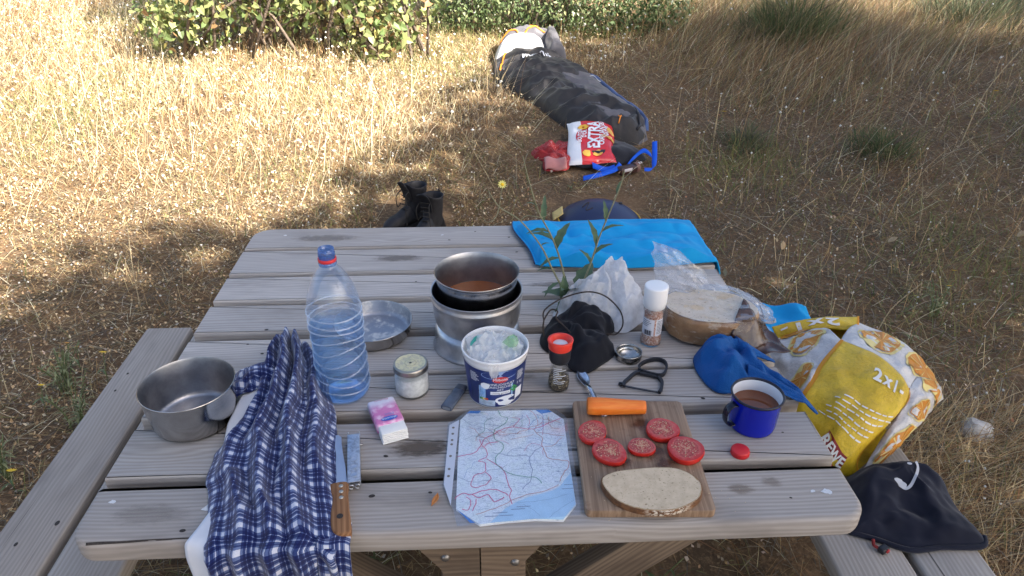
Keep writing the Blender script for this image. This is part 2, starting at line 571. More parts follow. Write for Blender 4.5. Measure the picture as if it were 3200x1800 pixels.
# matted thatch and short dry grass everywhere else
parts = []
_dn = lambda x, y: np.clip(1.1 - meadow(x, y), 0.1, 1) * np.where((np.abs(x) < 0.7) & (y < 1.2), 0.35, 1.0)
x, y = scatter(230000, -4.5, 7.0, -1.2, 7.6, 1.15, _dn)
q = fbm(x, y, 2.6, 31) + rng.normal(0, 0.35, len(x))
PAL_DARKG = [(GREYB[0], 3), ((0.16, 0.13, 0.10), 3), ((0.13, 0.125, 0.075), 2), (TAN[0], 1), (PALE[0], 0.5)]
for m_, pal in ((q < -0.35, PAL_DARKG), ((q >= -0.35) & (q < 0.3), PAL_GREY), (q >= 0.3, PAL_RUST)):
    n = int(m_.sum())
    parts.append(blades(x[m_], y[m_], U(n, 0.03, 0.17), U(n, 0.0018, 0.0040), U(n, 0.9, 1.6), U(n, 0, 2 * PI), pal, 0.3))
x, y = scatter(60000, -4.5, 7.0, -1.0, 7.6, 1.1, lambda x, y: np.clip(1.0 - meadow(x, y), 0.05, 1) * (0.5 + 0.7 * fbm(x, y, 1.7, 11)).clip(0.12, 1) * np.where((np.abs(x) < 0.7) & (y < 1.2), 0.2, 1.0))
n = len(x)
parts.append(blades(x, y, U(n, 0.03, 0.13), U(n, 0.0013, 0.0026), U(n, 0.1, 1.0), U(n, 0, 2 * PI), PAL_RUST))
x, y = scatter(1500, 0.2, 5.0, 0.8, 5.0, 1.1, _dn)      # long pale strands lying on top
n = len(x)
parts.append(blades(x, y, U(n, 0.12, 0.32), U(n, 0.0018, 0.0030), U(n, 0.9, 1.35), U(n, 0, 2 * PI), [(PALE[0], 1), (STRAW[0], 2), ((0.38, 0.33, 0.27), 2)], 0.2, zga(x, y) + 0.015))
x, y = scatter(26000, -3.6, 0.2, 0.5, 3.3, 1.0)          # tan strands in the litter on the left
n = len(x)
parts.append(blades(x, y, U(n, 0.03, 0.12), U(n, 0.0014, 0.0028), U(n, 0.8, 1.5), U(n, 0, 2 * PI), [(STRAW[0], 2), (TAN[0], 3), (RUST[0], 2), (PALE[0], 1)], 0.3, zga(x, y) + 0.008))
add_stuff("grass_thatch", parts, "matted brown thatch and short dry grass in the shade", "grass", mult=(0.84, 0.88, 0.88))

# tall rusty grass leaning over on the upper right
parts = []
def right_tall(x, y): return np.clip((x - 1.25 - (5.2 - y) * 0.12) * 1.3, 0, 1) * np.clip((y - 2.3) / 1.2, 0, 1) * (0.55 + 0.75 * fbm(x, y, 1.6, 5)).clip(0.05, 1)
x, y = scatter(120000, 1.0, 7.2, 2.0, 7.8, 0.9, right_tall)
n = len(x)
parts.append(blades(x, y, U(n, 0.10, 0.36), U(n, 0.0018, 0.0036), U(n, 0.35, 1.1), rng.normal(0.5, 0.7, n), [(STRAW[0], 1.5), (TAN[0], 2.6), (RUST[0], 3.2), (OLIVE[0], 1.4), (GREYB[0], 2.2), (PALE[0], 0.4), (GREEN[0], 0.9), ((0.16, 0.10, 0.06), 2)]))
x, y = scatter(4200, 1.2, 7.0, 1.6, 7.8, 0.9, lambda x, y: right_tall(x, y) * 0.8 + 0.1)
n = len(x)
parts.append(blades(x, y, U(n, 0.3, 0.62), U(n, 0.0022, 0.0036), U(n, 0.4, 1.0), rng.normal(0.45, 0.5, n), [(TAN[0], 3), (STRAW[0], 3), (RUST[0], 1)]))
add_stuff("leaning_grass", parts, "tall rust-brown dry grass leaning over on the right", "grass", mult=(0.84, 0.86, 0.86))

# straw heap beside the right bench
parts = []
x, y = scatter(9000, 1.15, 2.2, 0.2, 1.1, 1.0)
n = len(x)
parts.append(blades(x, y, U(n, 0.06, 0.22), U(n, 0.0016, 0.0032), U(n, 0.7, 1.5), rng.normal(0.2, 0.9, n), [(TAN[0], 3), (STRAW[0], 2), (RUST[0], 1.3), (GREYB[0], 1)], 0.35))
add_stuff("straw", parts, "loose tan straw lying beside the right bench", "straw")

# green tufts
parts = []
for cx, cy, r, nn, hh in [(-2.6, 3.9, 0.45, 1500, 0.13), (-0.95, 3.1, 0.28, 420, 0.09), (-1.3, 2.95, 0.25, 300, 0.08), (-0.6, 2.6, 0.35, 500, 0.08), (1.47, 2.95, 0.2, 700, 0.12), (1.65, 3.15, 0.2, 420, 0.15),
                          (2.25, 2.1, 0.32, 1100, 0.14), (2.5, 1.75, 0.25, 500, 0.11), (1.85, 1.55, 0.2, 350, 0.10), (1.35, 1.45, 0.35, 600, 0.09), (2.75, 1.2, 0.2, 250, 0.1), (3.6, 3.2, 0.35, 900, 0.18), (1.6, 0.75, 0.16, 350, 0.10),
                          (-0.2, 4.75, 0.35, 700, 0.16), (-1.0, 5.0, 0.5, 900, 0.14), (0.0, 5.35, 0.3, 500, 0.2), (0.2, 3.0, 0.4, 380, 0.07), (1.0, 5.6, 0.3, 600, 0.2)]:
    nn = int(nn * 0.65); x = rng.normal(cx, r * 0.95, nn); y = rng.normal(cy, r * 0.95, nn); k = keep(x, y); x = x[k]; y = y[k]; n = len(x)
    parts.append(blades(x, y, U(n, 0.4, 1.2) * hh, U(n, 0.0018, 0.0040), U(n, 0.1, 0.9), U(n, 0, 2 * PI), PAL_GREEN))
add_stuff("green_grass", parts, "low green tufts growing through the dry grass", "grass")

# small round dry leaves and petals littering the ground
def litter(n, x0, x1, y0, y1, size, pal, dens=None, zmax=0.03):
    x, y = scatter(n, x0, x1, y0, y1, 1.0, dens); n = len(x)
    s = U(n, *size); a = U(n, 0, 2 * PI)
    tx = rng.normal(0, 0.5, n); ty = rng.normal(0, 0.5, n)
    z = zga(x, y) + U(n, 0.004, zmax)
    ca, sa = np.cos(a), np.sin(a)
    def q(u, v, w):
        ux = (u * ca - v * sa) * s; uy = (u * sa + v * ca) * s
        return np.stack([x + ux, y + uy, z + ux * tx + uy * ty + w * s], 1)
    V = np.stack([q(-0.5, 0, 0.12), q(-0.1, -0.36, 0), q(0.5, -0.05, 0.15), q(0.0, 0.36, 0)], 1).reshape(-1, 3)
    L = (np.arange(n)[:, None] * 4 + [0, 1, 2, 3]).ravel()
    return V, L, np.full(n, 4), np.repeat(pick(n, pal), 4, 0)
PAL_LIT = [((0.62, 0.45, 0.25), 3), ((0.45, 0.29, 0.14), 3), ((0.72, 0.60, 0.42), 1.5), ((0.30, 0.19, 0.10), 2), ((0.36, 0.30, 0.24), 1.5)]
parts = [litter(30000, -3.2, 0.3, 0.6, 3.4, (0.006, 0.0145), PAL_LIT, lambda x, y: np.clip((3.3 - y) / 0.8, 0, 1)),
         litter(9000, -0.3, 4.5, 0.5, 4.2, (0.006, 0.015), [(c, w) for c, w in PAL_LIT[:2]] + [((0.34, 0.27, 0.20), 5), ((0.5, 0.42, 0.33), 1.5), ((0.23, 0.16, 0.11), 3)]),
         litter(20000, -5.8, 1.5, 2.4, 7.2, (0.008, 0.022), [((0.72, 0.60, 0.40), 3), ((0.78, 0.70, 0.52), 2), ((0.46, 0.29, 0.14), 2), ((0.62, 0.45, 0.24), 2)], meadow, 0.075),
         litter(16000, 0.2, 6.5, 1.0, 7.2, (0.006, 0.018), [((0.34, 0.27, 0.20), 4), ((0.48, 0.36, 0.22), 2), ((0.23, 0.15, 0.10), 4), ((0.40, 0.20, 0.10), 2), ((0.16, 0.15, 0.10), 2)], None, 0.05)]
add_stuff("leaf_litter", parts, "small dry tan leaves and husks strewn over the ground", "leaf litter")

# white woolly seed heads
def heads(n, x0, x1, y0, y1, h, size, dens=None):
    x, y = scatter(n, x0, x1, y0, y1, 0.9, dens); n = len(x)
    z = zga(x, y) + U(n, *h); s = U(n, *size)
    O = np.array([(1, 0, 0), (0, 1, 0), (-1, 0, 0), (0, -1, 0), (0, 0, 0.9), (0, 0, -0.9)], float)
    Fc = np.array([(0, 1, 4), (1, 2, 4), (2, 3, 4), (3, 0, 4), (1, 0, 5), (2, 1, 5), (3, 2, 5), (0, 3, 5)])
    V = (np.stack([x, y, z], 1)[:, None, :] + O[None] * s[:, None, None] * rng.uniform(0.6, 1.3, (n, 6, 1))).reshape(-1, 3)
    L = (np.arange(n)[:, None] * 6 + Fc.ravel()[None]).ravel()
    head = (V, L, np.full(n * 8, 3), np.repeat(np.array([[0.74, 0.72, 0.66]]) * rng.uniform(0.8, 1.1, (n, 1)), 6, 0))
    lean = rng.normal(0, 0.03, (n, 2))
    p0 = np.stack([x + lean[:, 0], y + lean[:, 1], zga(x, y)], 1); p1 = np.stack([x, y, z], 1); w = np.array([0.0011, 0, 0])
    V2 = np.stack([p0 - w, p0 + w, p1 + w * 0.7, p1 - w * 0.7], 1).reshape(-1, 3)
    st = (V2, (np.arange(n)[:, None] * 4 + [0, 1, 2, 3]).ravel(), np.full(n, 4), np.repeat(pick(n, [(TAN[0], 2), (OLIVE[0], 1), (STRAW[0], 2)]), 4, 0))
    return [head, st]
parts = heads(3600, -6, 1.2, 2.8, 7.4, (0.06, 0.22), (0.006, 0.0135), lambda x, y: meadow(x, y) * (0.5 + 0.6 * fbm(x, y, 2.0, 21)).clip(0.08, 1))
parts += heads(420, -3.0, 0.0, 1.2, 3.2, (0.02, 0.10), (0.003, 0.006))
parts += heads(620, 1.1, 5.5, 2.4, 7.4, (0.12, 0.34), (0.005, 0.010), lambda x, y: (0.3 + 0.8 * fbm(x, y, 2.2, 8)).clip(0, 1))
parts += heads(420, 1.2, 4.0, 0.4, 3.0, (0.03, 0.14), (0.003, 0.006))
add_stuff("seed_heads", parts, "tiny white woolly seed heads scattered through the dry grass", "seed heads")
# ------------------------------------------------------------------ shade trees out of frame (they throw the shade over the table)
MAT_BARK = plain("bark", (0.16, 0.12, 0.09), 0.9, var=0.5, scale=8, bump=0.8, bscale=25, bdist=0.02)
def leaf_cloud(n, centers, size, pal, droop=0.5, fill=0.6, heart=False):
    """leaf-sized faces spread through the volume of several ellipsoid clumps (cx, cy, cz, rx, ry, rz)"""
    C = np.array(centers, float); w = C[:, 3] * C[:, 4] * C[:, 5]; w /= w.sum()
    i = rng.choice(len(C), n, p=w)
    d = rng.normal(size=(n, 3)); d /= np.linalg.norm(d, axis=1)[:, None]
    r = rng.uniform(fill ** 3, 1, n) ** (1 / 3)
    P = C[i, :3] + d * r[:, None] * C[i, 3:6]
    s = U(n, *size)
    # leaf plane: normal roughly outward and up, tip drooping
    nrm = d * 0.8 + rng.normal(0, 0.55, (n, 3)) + np.array([0, 0, droop])
    nrm /= np.linalg.norm(nrm, axis=1)[:, None]
    a = rng.normal(size=(n, 3)); a[:, 2] -= 1.2
    a -= nrm * (a * nrm).sum(1)[:, None]; a /= np.linalg.norm(a, axis=1)[:, None]
    b = np.cross(nrm, a)
    prof = [(0, 0, 0), (-0.12, 0.42, 0.06), (0.45, 0.38, 0.03), (1.0, 0.0, -0.12), (0.45, -0.38, 0.03), (-0.12, -0.42, 0.06)] if heart else [(0, 0, 0), (0.35, 0.27, 0.05), (1.0, 0, -0.08), (0.35, -0.27, 0.05)]
    V = np.stack([P + (a * u + b * v + nrm * q) * s[:, None] for u, v, q in prof], 1).reshape(-1, 3)
    m = len(prof)
    if heart:
        L = (np.arange(n)[:, None] * m + [0, 1, 2, 3, 0, 3, 4, 5]).ravel(); S = np.full(2 * n, 4)
    else:
        L = (np.arange(n)[:, None] * m + [0, 1, 2, 3]).ravel(); S = np.full(n, 4)
    return V, L, S, np.repeat(pick(n, pal), m, 0), (P, a, b, nrm, s)

PAL_TREE = [((0.07, 0.11, 0.035), 3), ((0.10, 0.14, 0.04), 2), ((0.05, 0.08, 0.03), 2)]
def shade_tree(label, bx, by, h, clumps, n):
    z0 = zg(bx, by)
    t = thing("shade_tree", label, "tree", (bx, by, z0), group="trees standing behind and right of the camera")
    mk("trunk", tube([(0, 0, -0.1), (0.03, 0.02, h * 0.3), (-0.05, 0.05, h * 0.62), (0, 0, h)], [0.16, 0.13, 0.10, 0.04], 10), MAT_BARK, t)
    for i, c in enumerate(clumps):
        k = 0.35 + 0.25 * (i % 3)
        mk("limb", tube([(0, 0, h * k), (c[0] * 0.5, c[1] * 0.5, h * k + (c[2] - h * k) * 0.65), (c[0], c[1], c[2])], [0.07, 0.045, 0.015], 7), MAT_BARK, t)
    V, L, S, T, _ = leaf_cloud(n, clumps, (0.13, 0.22), PAL_TREE, fill=0.0)
    obj_from("crown", np_mesh("crown", V, L, S, MAT_LEAFTINT, T), t)
shade_tree("broad leafy tree behind the camera shading the table", 4.8, -3.6, 5.2,
           [(0, 0, 5.1, 1.9, 1.8, 1.3), (-1.5, 0.85, 4.8, 1.3, 1.2, 0.8), (-0.2, 1.5, 4.9, 1.3, 1.2, 0.8), (-1.6, -0.6, 4.9, 1.4, 1.3, 0.9), (1.3, 1.2, 5.0, 1.5, 1.3, 0.9), (1.1, -1.2, 5.2, 1.5, 1.4, 1.0), (0, 0.2, 6.2, 1.4, 1.3, 0.8)], 21000)
shade_tree("tall leafy tree to the right shading the rusty grass", 7.5, -0.1, 5.4,
           [(0, 0, 5.2, 2.0, 2.0, 1.3), (-2.0, 0.35, 4.9, 1.3, 1.3, 0.8), (-1.0, 1.5, 5.0, 1.2, 1.1, 0.8), (-0.5, 2.3, 5.0, 1.1, 0.9, 0.7), (-2.1, -0.9, 5.0, 1.4, 1.3, 0.9), (1.2, 0.9, 5.1, 1.5, 1.2, 0.9), (1.4, -1.2, 5.2, 1.6, 1.5, 1.0), (0, 0, 6.3, 1.5, 1.4, 0.8)], 21000)
shade_tree("leafy tree added close behind the camera to dim the near table", -0.6, -4.3, 4.6,  # unseen tree added to hold back sky light over the near table
           [(0, 0, 4.7, 1.7, 1.5, 1.1), (0.9, 1.0, 4.4, 1.3, 1.1, 0.7), (-1.0, 0.9, 4.4, 1.3, 1.1, 0.7), (0, -1.0, 4.8, 1.5, 1.3, 0.9), (0.5, 2.0, 3.5, 1.6, 0.9, 0.55), (-0.9, 1.9, 3.6, 1.4, 0.9, 0.55), (2.2, 1.3, 3.8, 1.3, 1.0, 0.6)], 14000)
shade_tree("far leafy tree on the right edge of the clearing", 11.4, 2.4, 5.2,
           [(0, 0, 5.0, 2.0, 1.9, 1.3), (-1.6, 0.7, 4.8, 1.1, 1.2, 0.8), (0.4, 1.7, 4.9, 1.5, 1.2, 0.8), (-1.0, -1.4, 5.0, 1.5, 1.3, 0.9), (1.4, -0.4, 5.2, 1.6, 1.5, 1.0)], 14000)

# ------------------------------------------------------------------ hedge bushes at the back
PAL_LIME = [((0.22, 0.26, 0.09), 3), ((0.30, 0.32, 0.13), 3), ((0.13, 0.18, 0.06), 3), ((0.38, 0.35, 0.12), 0.8), ((0.30, 0.18, 0.08), 0.7)]
PAL_IVY = [((0.12, 0.17, 0.065), 3), ((0.19, 0.23, 0.10), 3), ((0.07, 0.11, 0.04), 2), ((0.30, 0.30, 0.15), 1)]
def bush(name, label, bx, by, stems, clumps, n, size, pal, heart, singles, fill=0.15):
    z0 = zg(bx, by)
    t = thing(name, label, "bush", (bx, by, z0))
    for x0, y0, x1, y1, h in stems:
        mk("stem", tube([(x0, y0, -0.05), (x0 * 0.7 + x1 * 0.3 + 0.03, y0 * 0.7 + y1 * 0.3, h * 0.45), (x1, y1, h)], [0.014, 0.010, 0.004], 6), MAT_BARK, t)
    V, L, S, T, info = leaf_cloud(n, clumps, size, pal, 0.25, fill, heart)
    V[:, 2] = np.maximum(V[:, 2], 0.01)
    m = len(V) // n
    P = info[0]
    # the leaves that show largest (front of the bush, low enough to be in the frame) become parts of their own
    front = np.argsort(P[:, 1] + np.where(P[:, 2] > 1.0, 50, 0))[:singles]
    front = front[rng.permutation(len(front))]
    rest = np.ones(n, bool); rest[front] = False
    for i in front:
        me = bpy.data.meshes.new("leaf")
        vv = V[i * m:(i + 1) * m]; c0 = vv[0].copy()
        me.from_pydata([tuple(p - c0) for p in vv], [], [(0, 1, 2, 3), (0, 3, 4, 5)] if heart else [(0, 1, 2, 3)])
        a = me.attributes.new("tint", 'FLOAT_COLOR', 'POINT'); a.data.foreach_set('color', np.concatenate([T[i * m:(i + 1) * m], np.ones((m, 1))], 1).astype(np.float32).ravel())
        me.materials.append(MAT_LEAFTINT)
        obj_from("leaf", me, t, tuple(c0))
    rv = np.repeat(rest, m); k = rest.sum()
    idx = [0, 1, 2, 3, 0, 3, 4, 5] if heart else [0, 1, 2, 3]
    L2 = (np.arange(k)[:, None] * m + idx).ravel(); S2 = np.full(k * (2 if heart else 1), 4)
    o = obj_from("foliage", np_mesh("foliage", V[rv], L2, S2, MAT_LEAFTINT, T[rv]), t)
    o['kind'] = 'stuff'
    return t
_st = [(rng.uniform(-1, 1), rng.uniform(0.0, 0.5), rng.uniform(-1.1, 1.1), rng.uniform(-0.15, 0.7), rng.uniform(0.4, 1.7)) for _ in range(34)]
bush("vine_bush", "lime-green bush of drooping heart-shaped leaves behind the meadow", -1.32, 4.78, _st,
     [(-0.75, 0.3, 0.45, 0.5, 0.4, 0.42), (-0.2, 0.4, 0.55, 0.5, 0.45, 0.45), (0.35, 0.35, 0.38, 0.45, 0.4, 0.36), (0.7, 0.3, 0.45, 0.4, 0.38, 0.4), (-0.5, 0.6, 1.1, 0.7, 0.5, 0.5), (0.4, 0.6, 1.1, 0.7, 0.5, 0.5), (0.0, 0.7, 1.6, 0.9, 0.5, 0.5), (0.55, 0.0, 0.2, 0.3, 0.25, 0.2), (-0.95, 0.15, 0.25, 0.3, 0.25, 0.22)],
     7500, (0.032, 0.066), PAL_LIME, True, 300)
_st = [(rng.uniform(-0.9, 0.9), rng.uniform(0.1, 0.5), rng.uniform(-1.0, 1.0), rng.uniform(0.0, 0.6), rng.uniform(0.8, 1.6)) for _ in range(12)]
bush("ivy_bush", "dense dark green small-leaved bush behind the sleeping bag", 0.66, 5.42, _st,
     [(-0.80, 0.25, 0.30, 0.30, 0.28, 0.32), (-0.42, 0.22, 0.32, 0.30, 0.28, 0.34), (0.0, 0.25, 0.30, 0.32, 0.28, 0.32), (0.40, 0.2, 0.34, 0.32, 0.28, 0.36), (0.78, 0.25, 0.30, 0.28, 0.28, 0.32), (1.02, 0.3, 0.25, 0.25, 0.25, 0.27), (-0.55, 0.4, 0.85, 0.5, 0.3, 0.4), (0.1, 0.4, 0.85, 0.5, 0.3, 0.4), (0.7, 0.4, 0.85, 0.45, 0.3, 0.4), (0.1, 0.55, 1.3, 0.9, 0.4, 0.4)],
     26000, (0.024, 0.050), PAL_IVY, False, 300)

# wispy shrubs and tufts on the right
def shrub(label, bx, by, r, h, n, pal, wid=(0.002, 0.005), stems=7):
    z0 = zg(bx, by)
    t = thing("low_shrub", label, "shrub", (bx, by, z0))
    for i in range(stems):
        a = rng.uniform(0, 2 * PI); q = rng.uniform(0.4, 0.9)
        mk("stem", tube([(0.02 * math.cos(a), 0.02 * math.sin(a), -0.02), (r * q * 0.4 * math.cos(a), r * q * 0.4 * math.sin(a), h * 0.5), (r * q * math.cos(a), r * q * math.sin(a), h * rng.uniform(0.75, 1.0))], [0.004, 0.003, 0.0015], 5), MAT_BARK, t)
    x = rng.normal(0, r * 0.42, n); y = rng.normal(0, r * 0.42, n); az = np.arctan2(y, x) + rng.normal(0, 0.8, n)
    zz = np.abs(rng.normal(0, h * 0.3, n))
    g = blades(x, y, U(n, 0.25, 0.75) * h, U(n, *wid), U(n, 0.1, 0.9), az, pal, 0.5, zz)
    o = obj_from("foliage", np_mesh("foliage", g[0], g[1], g[2], MAT_BLADE, g[3]), t); o['kind'] = 'stuff'
PAL_DARK = [((0.07, 0.11, 0.045), 3), ((0.11, 0.14, 0.055), 2), ((0.17, 0.16, 0.075), 1.5)]
PAL_DULL = [((0.12, 0.14, 0.08), 2), ((0.09, 0.12, 0.06), 2), ((0.20, 0.17, 0.10), 1.5)]
shrub("dark green broom shrub among leaning grass at the upper right", 2.62, 5.30, 0.46, 0.42, 1900, PAL_DARK + [((0.24, 0.20, 0.10), 2)], (0.003, 0.006), 12)
shrub("small green plant low in the brown grass on the right", 2.40, 3.15, 0.22, 0.17, 900, PAL_DARK)
shrub("grey-green bushy plant right of the red crisp bag", 1.66, 3.35, 0.18, 0.14, 600, PAL_DULL)
shrub("green weed at the right edge beyond the white stone", 2.75, 1.75, 0.20, 0.18, 600, PAL_DARK)
shrub("dull green plant by the sunny gap at the upper right", 4.35, 5.7, 0.4, 0.40, 1500, PAL_DULL, (0.003, 0.006), 10)

# ------------------------------------------------------------------ wild flowers
MAT_YPET = plain("yellow_petal", (0.85, 0.55, 0.02), 0.6)
MAT_YPALE = plain("pale_yellow_petal", (0.80, 0.74, 0.22), 0.6)
MAT_OPET = plain("orange_petal", (0.75, 0.34, 0.03), 0.6)
MAT_STEM = plain("green_stem", (0.13, 0.16, 0.06), 0.7, var=0.4, scale=60)
MAT_DRYSTEM = plain("dry_stem", (0.42, 0.33, 0.19), 0.8, var=0.4, scale=60)
MAT_WLEAF = plain("weed_leaf", (0.075, 0.125, 0.045), 0.5, c2=(0.12, 0.17, 0.06), scale=40)
def flower_geo(r, npet=12):
    V, F = [], []
    for k in range(npet):
        a = 2 * PI * k / npet; b = a + 2 * PI / npet * 0.42
        c = 2 * PI / npet * 0.42
        i = len(V)
        V += [(0, 0, 0), (r * 0.6 * math.cos(a - c), r * 0.6 * math.sin(a - c), r * 0.12), (r * math.cos(a), r * math.sin(a), r * 0.2), (r * 0.6 * math.cos(a + c), r * 0.6 * math.sin(a + c), r * 0.12)]
        F.append((i, i + 1, i + 2, i + 3))
    return V, F
FG = flower_geo(1.0)
def leaf_geo(l, w, bend=0.25, lobed=0.0):
    """narrow leaf along +x with a folded midrib"""
    V, F = [], []
    N = 7
    for i in range(N + 1):
        u = i / N
        ww = w * math.sin(PI * min(1, u * 0.92 + 0.06)) ** 0.8 * (1 - 0.3 * u)
        if lobed and i % 2 == 1: ww *= 1 - lobed
        z = -bend * l * u * u + 0.06 * l * math.sin(PI * u)
        V += [(l * u, -ww / 2, z + ww * 0.22), (l * u, 0, z), (l * u, ww / 2, z + ww * 0.22)]
    for i in range(N):
        a = 3 * i
        F += [(a, a + 1, a + 4, a + 3), (a + 1, a + 2, a + 5, a + 4)]
    return V, F
def wild_flower(label, x, y, h, r, mat, lean=(0.02, 0.0), leaves=3, group="yellow wild flowers in the grass"):
    t = thing("wild_flower", label, "flower", (x, y, zg(x, y)), group=group)
    mk("stem", tube([(0, 0, -0.01), (lean[0] * 0.4, lean[1] * 0.4, h * 0.5), (lean[0], lean[1], h)], [0.0016, 0.0014, 0.0011], 5), MAT_STEM, t)
    mk("blossom", ([(v[0] * r, v[1] * r, v[2] * r) for v in FG[0]], FG[1]), mat, t, (lean[0], lean[1], h), (R(-25), R(8), 0), smooth=False)
    for k in range(leaves):
        mk("leaf", leaf_geo(0.03 + 0.01 * k, 0.007), MAT_WLEAF, t, (lean[0] * 0.3, lean[1] * 0.3, h * (0.12 + 0.2 * k)), (0, R(-25), k * 2.3))
_left = [("tall yellow daisy-like flower left of the bench end", -1.344, 1.324, 0.15, 0.016, MAT_YPET), ("yellow flower beside the left bench, nearest to the pot", -1.509, 1.2, 0.12, 0.015, MAT_YPET),
         ("yellow flower at the left picture edge beside the bench", -1.437, 0.85, 0.10, 0.016, MAT_YPET), ("small orange flower in the herb clump left of the bench", -1.521, 1.423, 0.12, 0.011, MAT_OPET),
         ("orange flower, right one of the pair in the herb clump", -1.475, 1.399, 0.12, 0.011, MAT_OPET), ("withered orange flower head in front of the left bench", -1.152, 0.451, 0.20, 0.010, MAT_OPET),
         ("tiny yellow flower low beside the left bench", -1.33, 0.781, 0.05, 0.010, MAT_YPET)]
for lb, x, y, h, r, m in _left: wild_flower(lb, x, y, h, r, m)
for lb, x, y, h, r, m in [("lower yellow flower of the pair beyond the yellow bag", 1.892, 1.613, 0.15, 0.017, MAT_YPET), ("upper yellow flower of the pair beyond the yellow bag", 1.915, 1.645, 0.20, 0.017, MAT_YPET),
                          ("pale yellow flower just left of the tall yellow pair", 1.766, 1.614, 0.10, 0.012, MAT_YPALE), ("orange-yellow flower above the yellow bag's right shoulder", 1.689, 1.431, 0.10, 0.010, MAT_OPET),
                          ("yellow flower in front of the red crisp bag", 0.501, 2.737, 0.05, 0.015, MAT_YPET), ("single yellow flower in the tall grass at the far right", 3.256, 3.555, 0.20, 0.018, MAT_YPET),
                          ("yellow flower in the grass right of the sleeping bag", 1.569, 3.643, 0.10, 0.020, MAT_YPET), ("small yellow flower on the ground right of the boots", -0.083, 2.386, 0.03, 0.012, MAT_YPET)]:
    wild_flower(lb, x, y, h, r, m)

def herb(label, x, y, n, h, pal_mat, seed, group=None):
    """upright weed: several stems with narrow leaves"""
    rr = random.Random(seed)
    t = thing("wild_herb", label, "plant", (x, y, zg(x, y)))
    for k in range(n):
        a = rr.uniform(0, 2 * PI); l = rr.uniform(0.2, 0.55); hh = h * rr.uniform(0.6, 1.0)
        p = [(0.02 * math.cos(a), 0.02 * math.sin(a), -0.01), (hh * l * 0.4 * math.cos(a), hh * l * 0.4 * math.sin(a), hh * 0.5), (hh * l * math.cos(a), hh * l * math.sin(a), hh)]
        mk("stem", tube(spline(p, 3), 0.0017, 5), MAT_STEM, t)
        for q in range(7):
            f = 0.15 + 0.12 * q
            mk("leaf", leaf_geo(rr.uniform(0.02, 0.045), rr.uniform(0.005, 0.009), 0.4), pal_mat, t, (hh * l * f * f * math.cos(a) + 0.01 * math.cos(a), hh * l * f * f * math.sin(a) + 0.01 * math.sin(a), hh * f), (0, R(rr.uniform(-50, -5)), rr.uniform(0, 6.28)))
MAT_HERB = plain("herb_leaf", (0.14, 0.17, 0.075), 0.6, c2=(0.22, 0.22, 0.10), scale=50)
herb("green flowering herb clump beside the left bench end", -1.48, 1.30, 12, 0.20, MAT_HERB, 1)
herb("thin green herb leaning near the left bench", -1.36, 1.12, 9, 0.20, MAT_HERB, 2)
herb("spindly weed at the left picture edge", -1.50, 0.92, 8, 0.18, MAT_HERB, 3)
herb("yellow-flowered weed standing beyond the yellow bag", 1.88, 1.60, 6, 0.16, MAT_HERB, 4)
herb("broad green weed under the table's front edge", 0.33, 0.30, 8, 0.3, MAT_WLEAF, 5)
herb("dark weed beneath the table's left front", -0.25, 0.35, 7, 0.32, MAT_WLEAF, 6)

# long pale dry stalks standing singly
def stalk(label, x, y, pts, r=0.0018):
    t = thing("dry_stalk", label, "stalk", (x, y, zg(x, y)), group="single dry stalks")
    mk("stem", tube(spline(pts, 4), r, 5), MAT_DRYSTEM, t)
    e = Vector(pts[-1])
    for k in range(4):
        mk("seed_pod", tube([e + Vector((0.004 * k, 0, -0.015 * k)), e + Vector((0.012 + 0.004 * k, 0.004 * (-1) ** k, 0.008 - 0.015 * k))], [0.0012, 0.0025], 5), MAT_DRYSTEM, t)
stalk("long dry stalk arching in front of the sleeping bag", 0.10, 2.75, [(0, 0, 0), (-0.10, 0.1, 0.16), (-0.2, 0.22, 0.30), (-0.31, 0.3, 0.36)])
stalk("upright dry stalk left of the table", -1.38, 1.75, [(0, 0, 0), (-0.04, 0.1, 0.14), (-0.09, 0.25, 0.28)])
stalk("pale stalk in the litter near the table's left corner", -0.98, 2.15, [(0, 0, 0), (-0.03, 0.1, 0.15), (-0.07, 0.22, 0.30)])
stalk("leaning dry stalk in the shaded grass right of the towel", 1.45, 2.25, [(0, 0, 0), (0.08, 0.05, 0.10), (0.2, 0.1, 0.16)])
stalk("thin dry stalk behind the yellow bag", 1.55, 1.45, [(0, 0, 0), (0.07, 0.05, 0.12), (0.19, 0.1, 0.20)])
stalk("tall dry stalk in the rusty grass on the far right", 2.9, 3.2, [(0, 0, 0), (0.12, 0.1, 0.30), (0.32, 0.2, 0.52)], 0.003)
stalk("long slanting dry stalk near the upper right corner", 3.6, 4.6, [(0, 0, 0), (0.2, 0.12, 0.36), (0.5, 0.3, 0.75)], 0.005)
stalk("bent dry stalk right of the sleeping bag's foot", 1.35, 4.3, [(0, 0, 0), (0.12, 0.03, 0.10), (0.32, 0.05, 0.12)])
stalk("thick dry stalk in the meadow left of the bush", -2.3, 4.2, [(0, 0, 0), (-0.08, 0.05, 0.2), (-0.2, 0.1, 0.42)], 0.003)

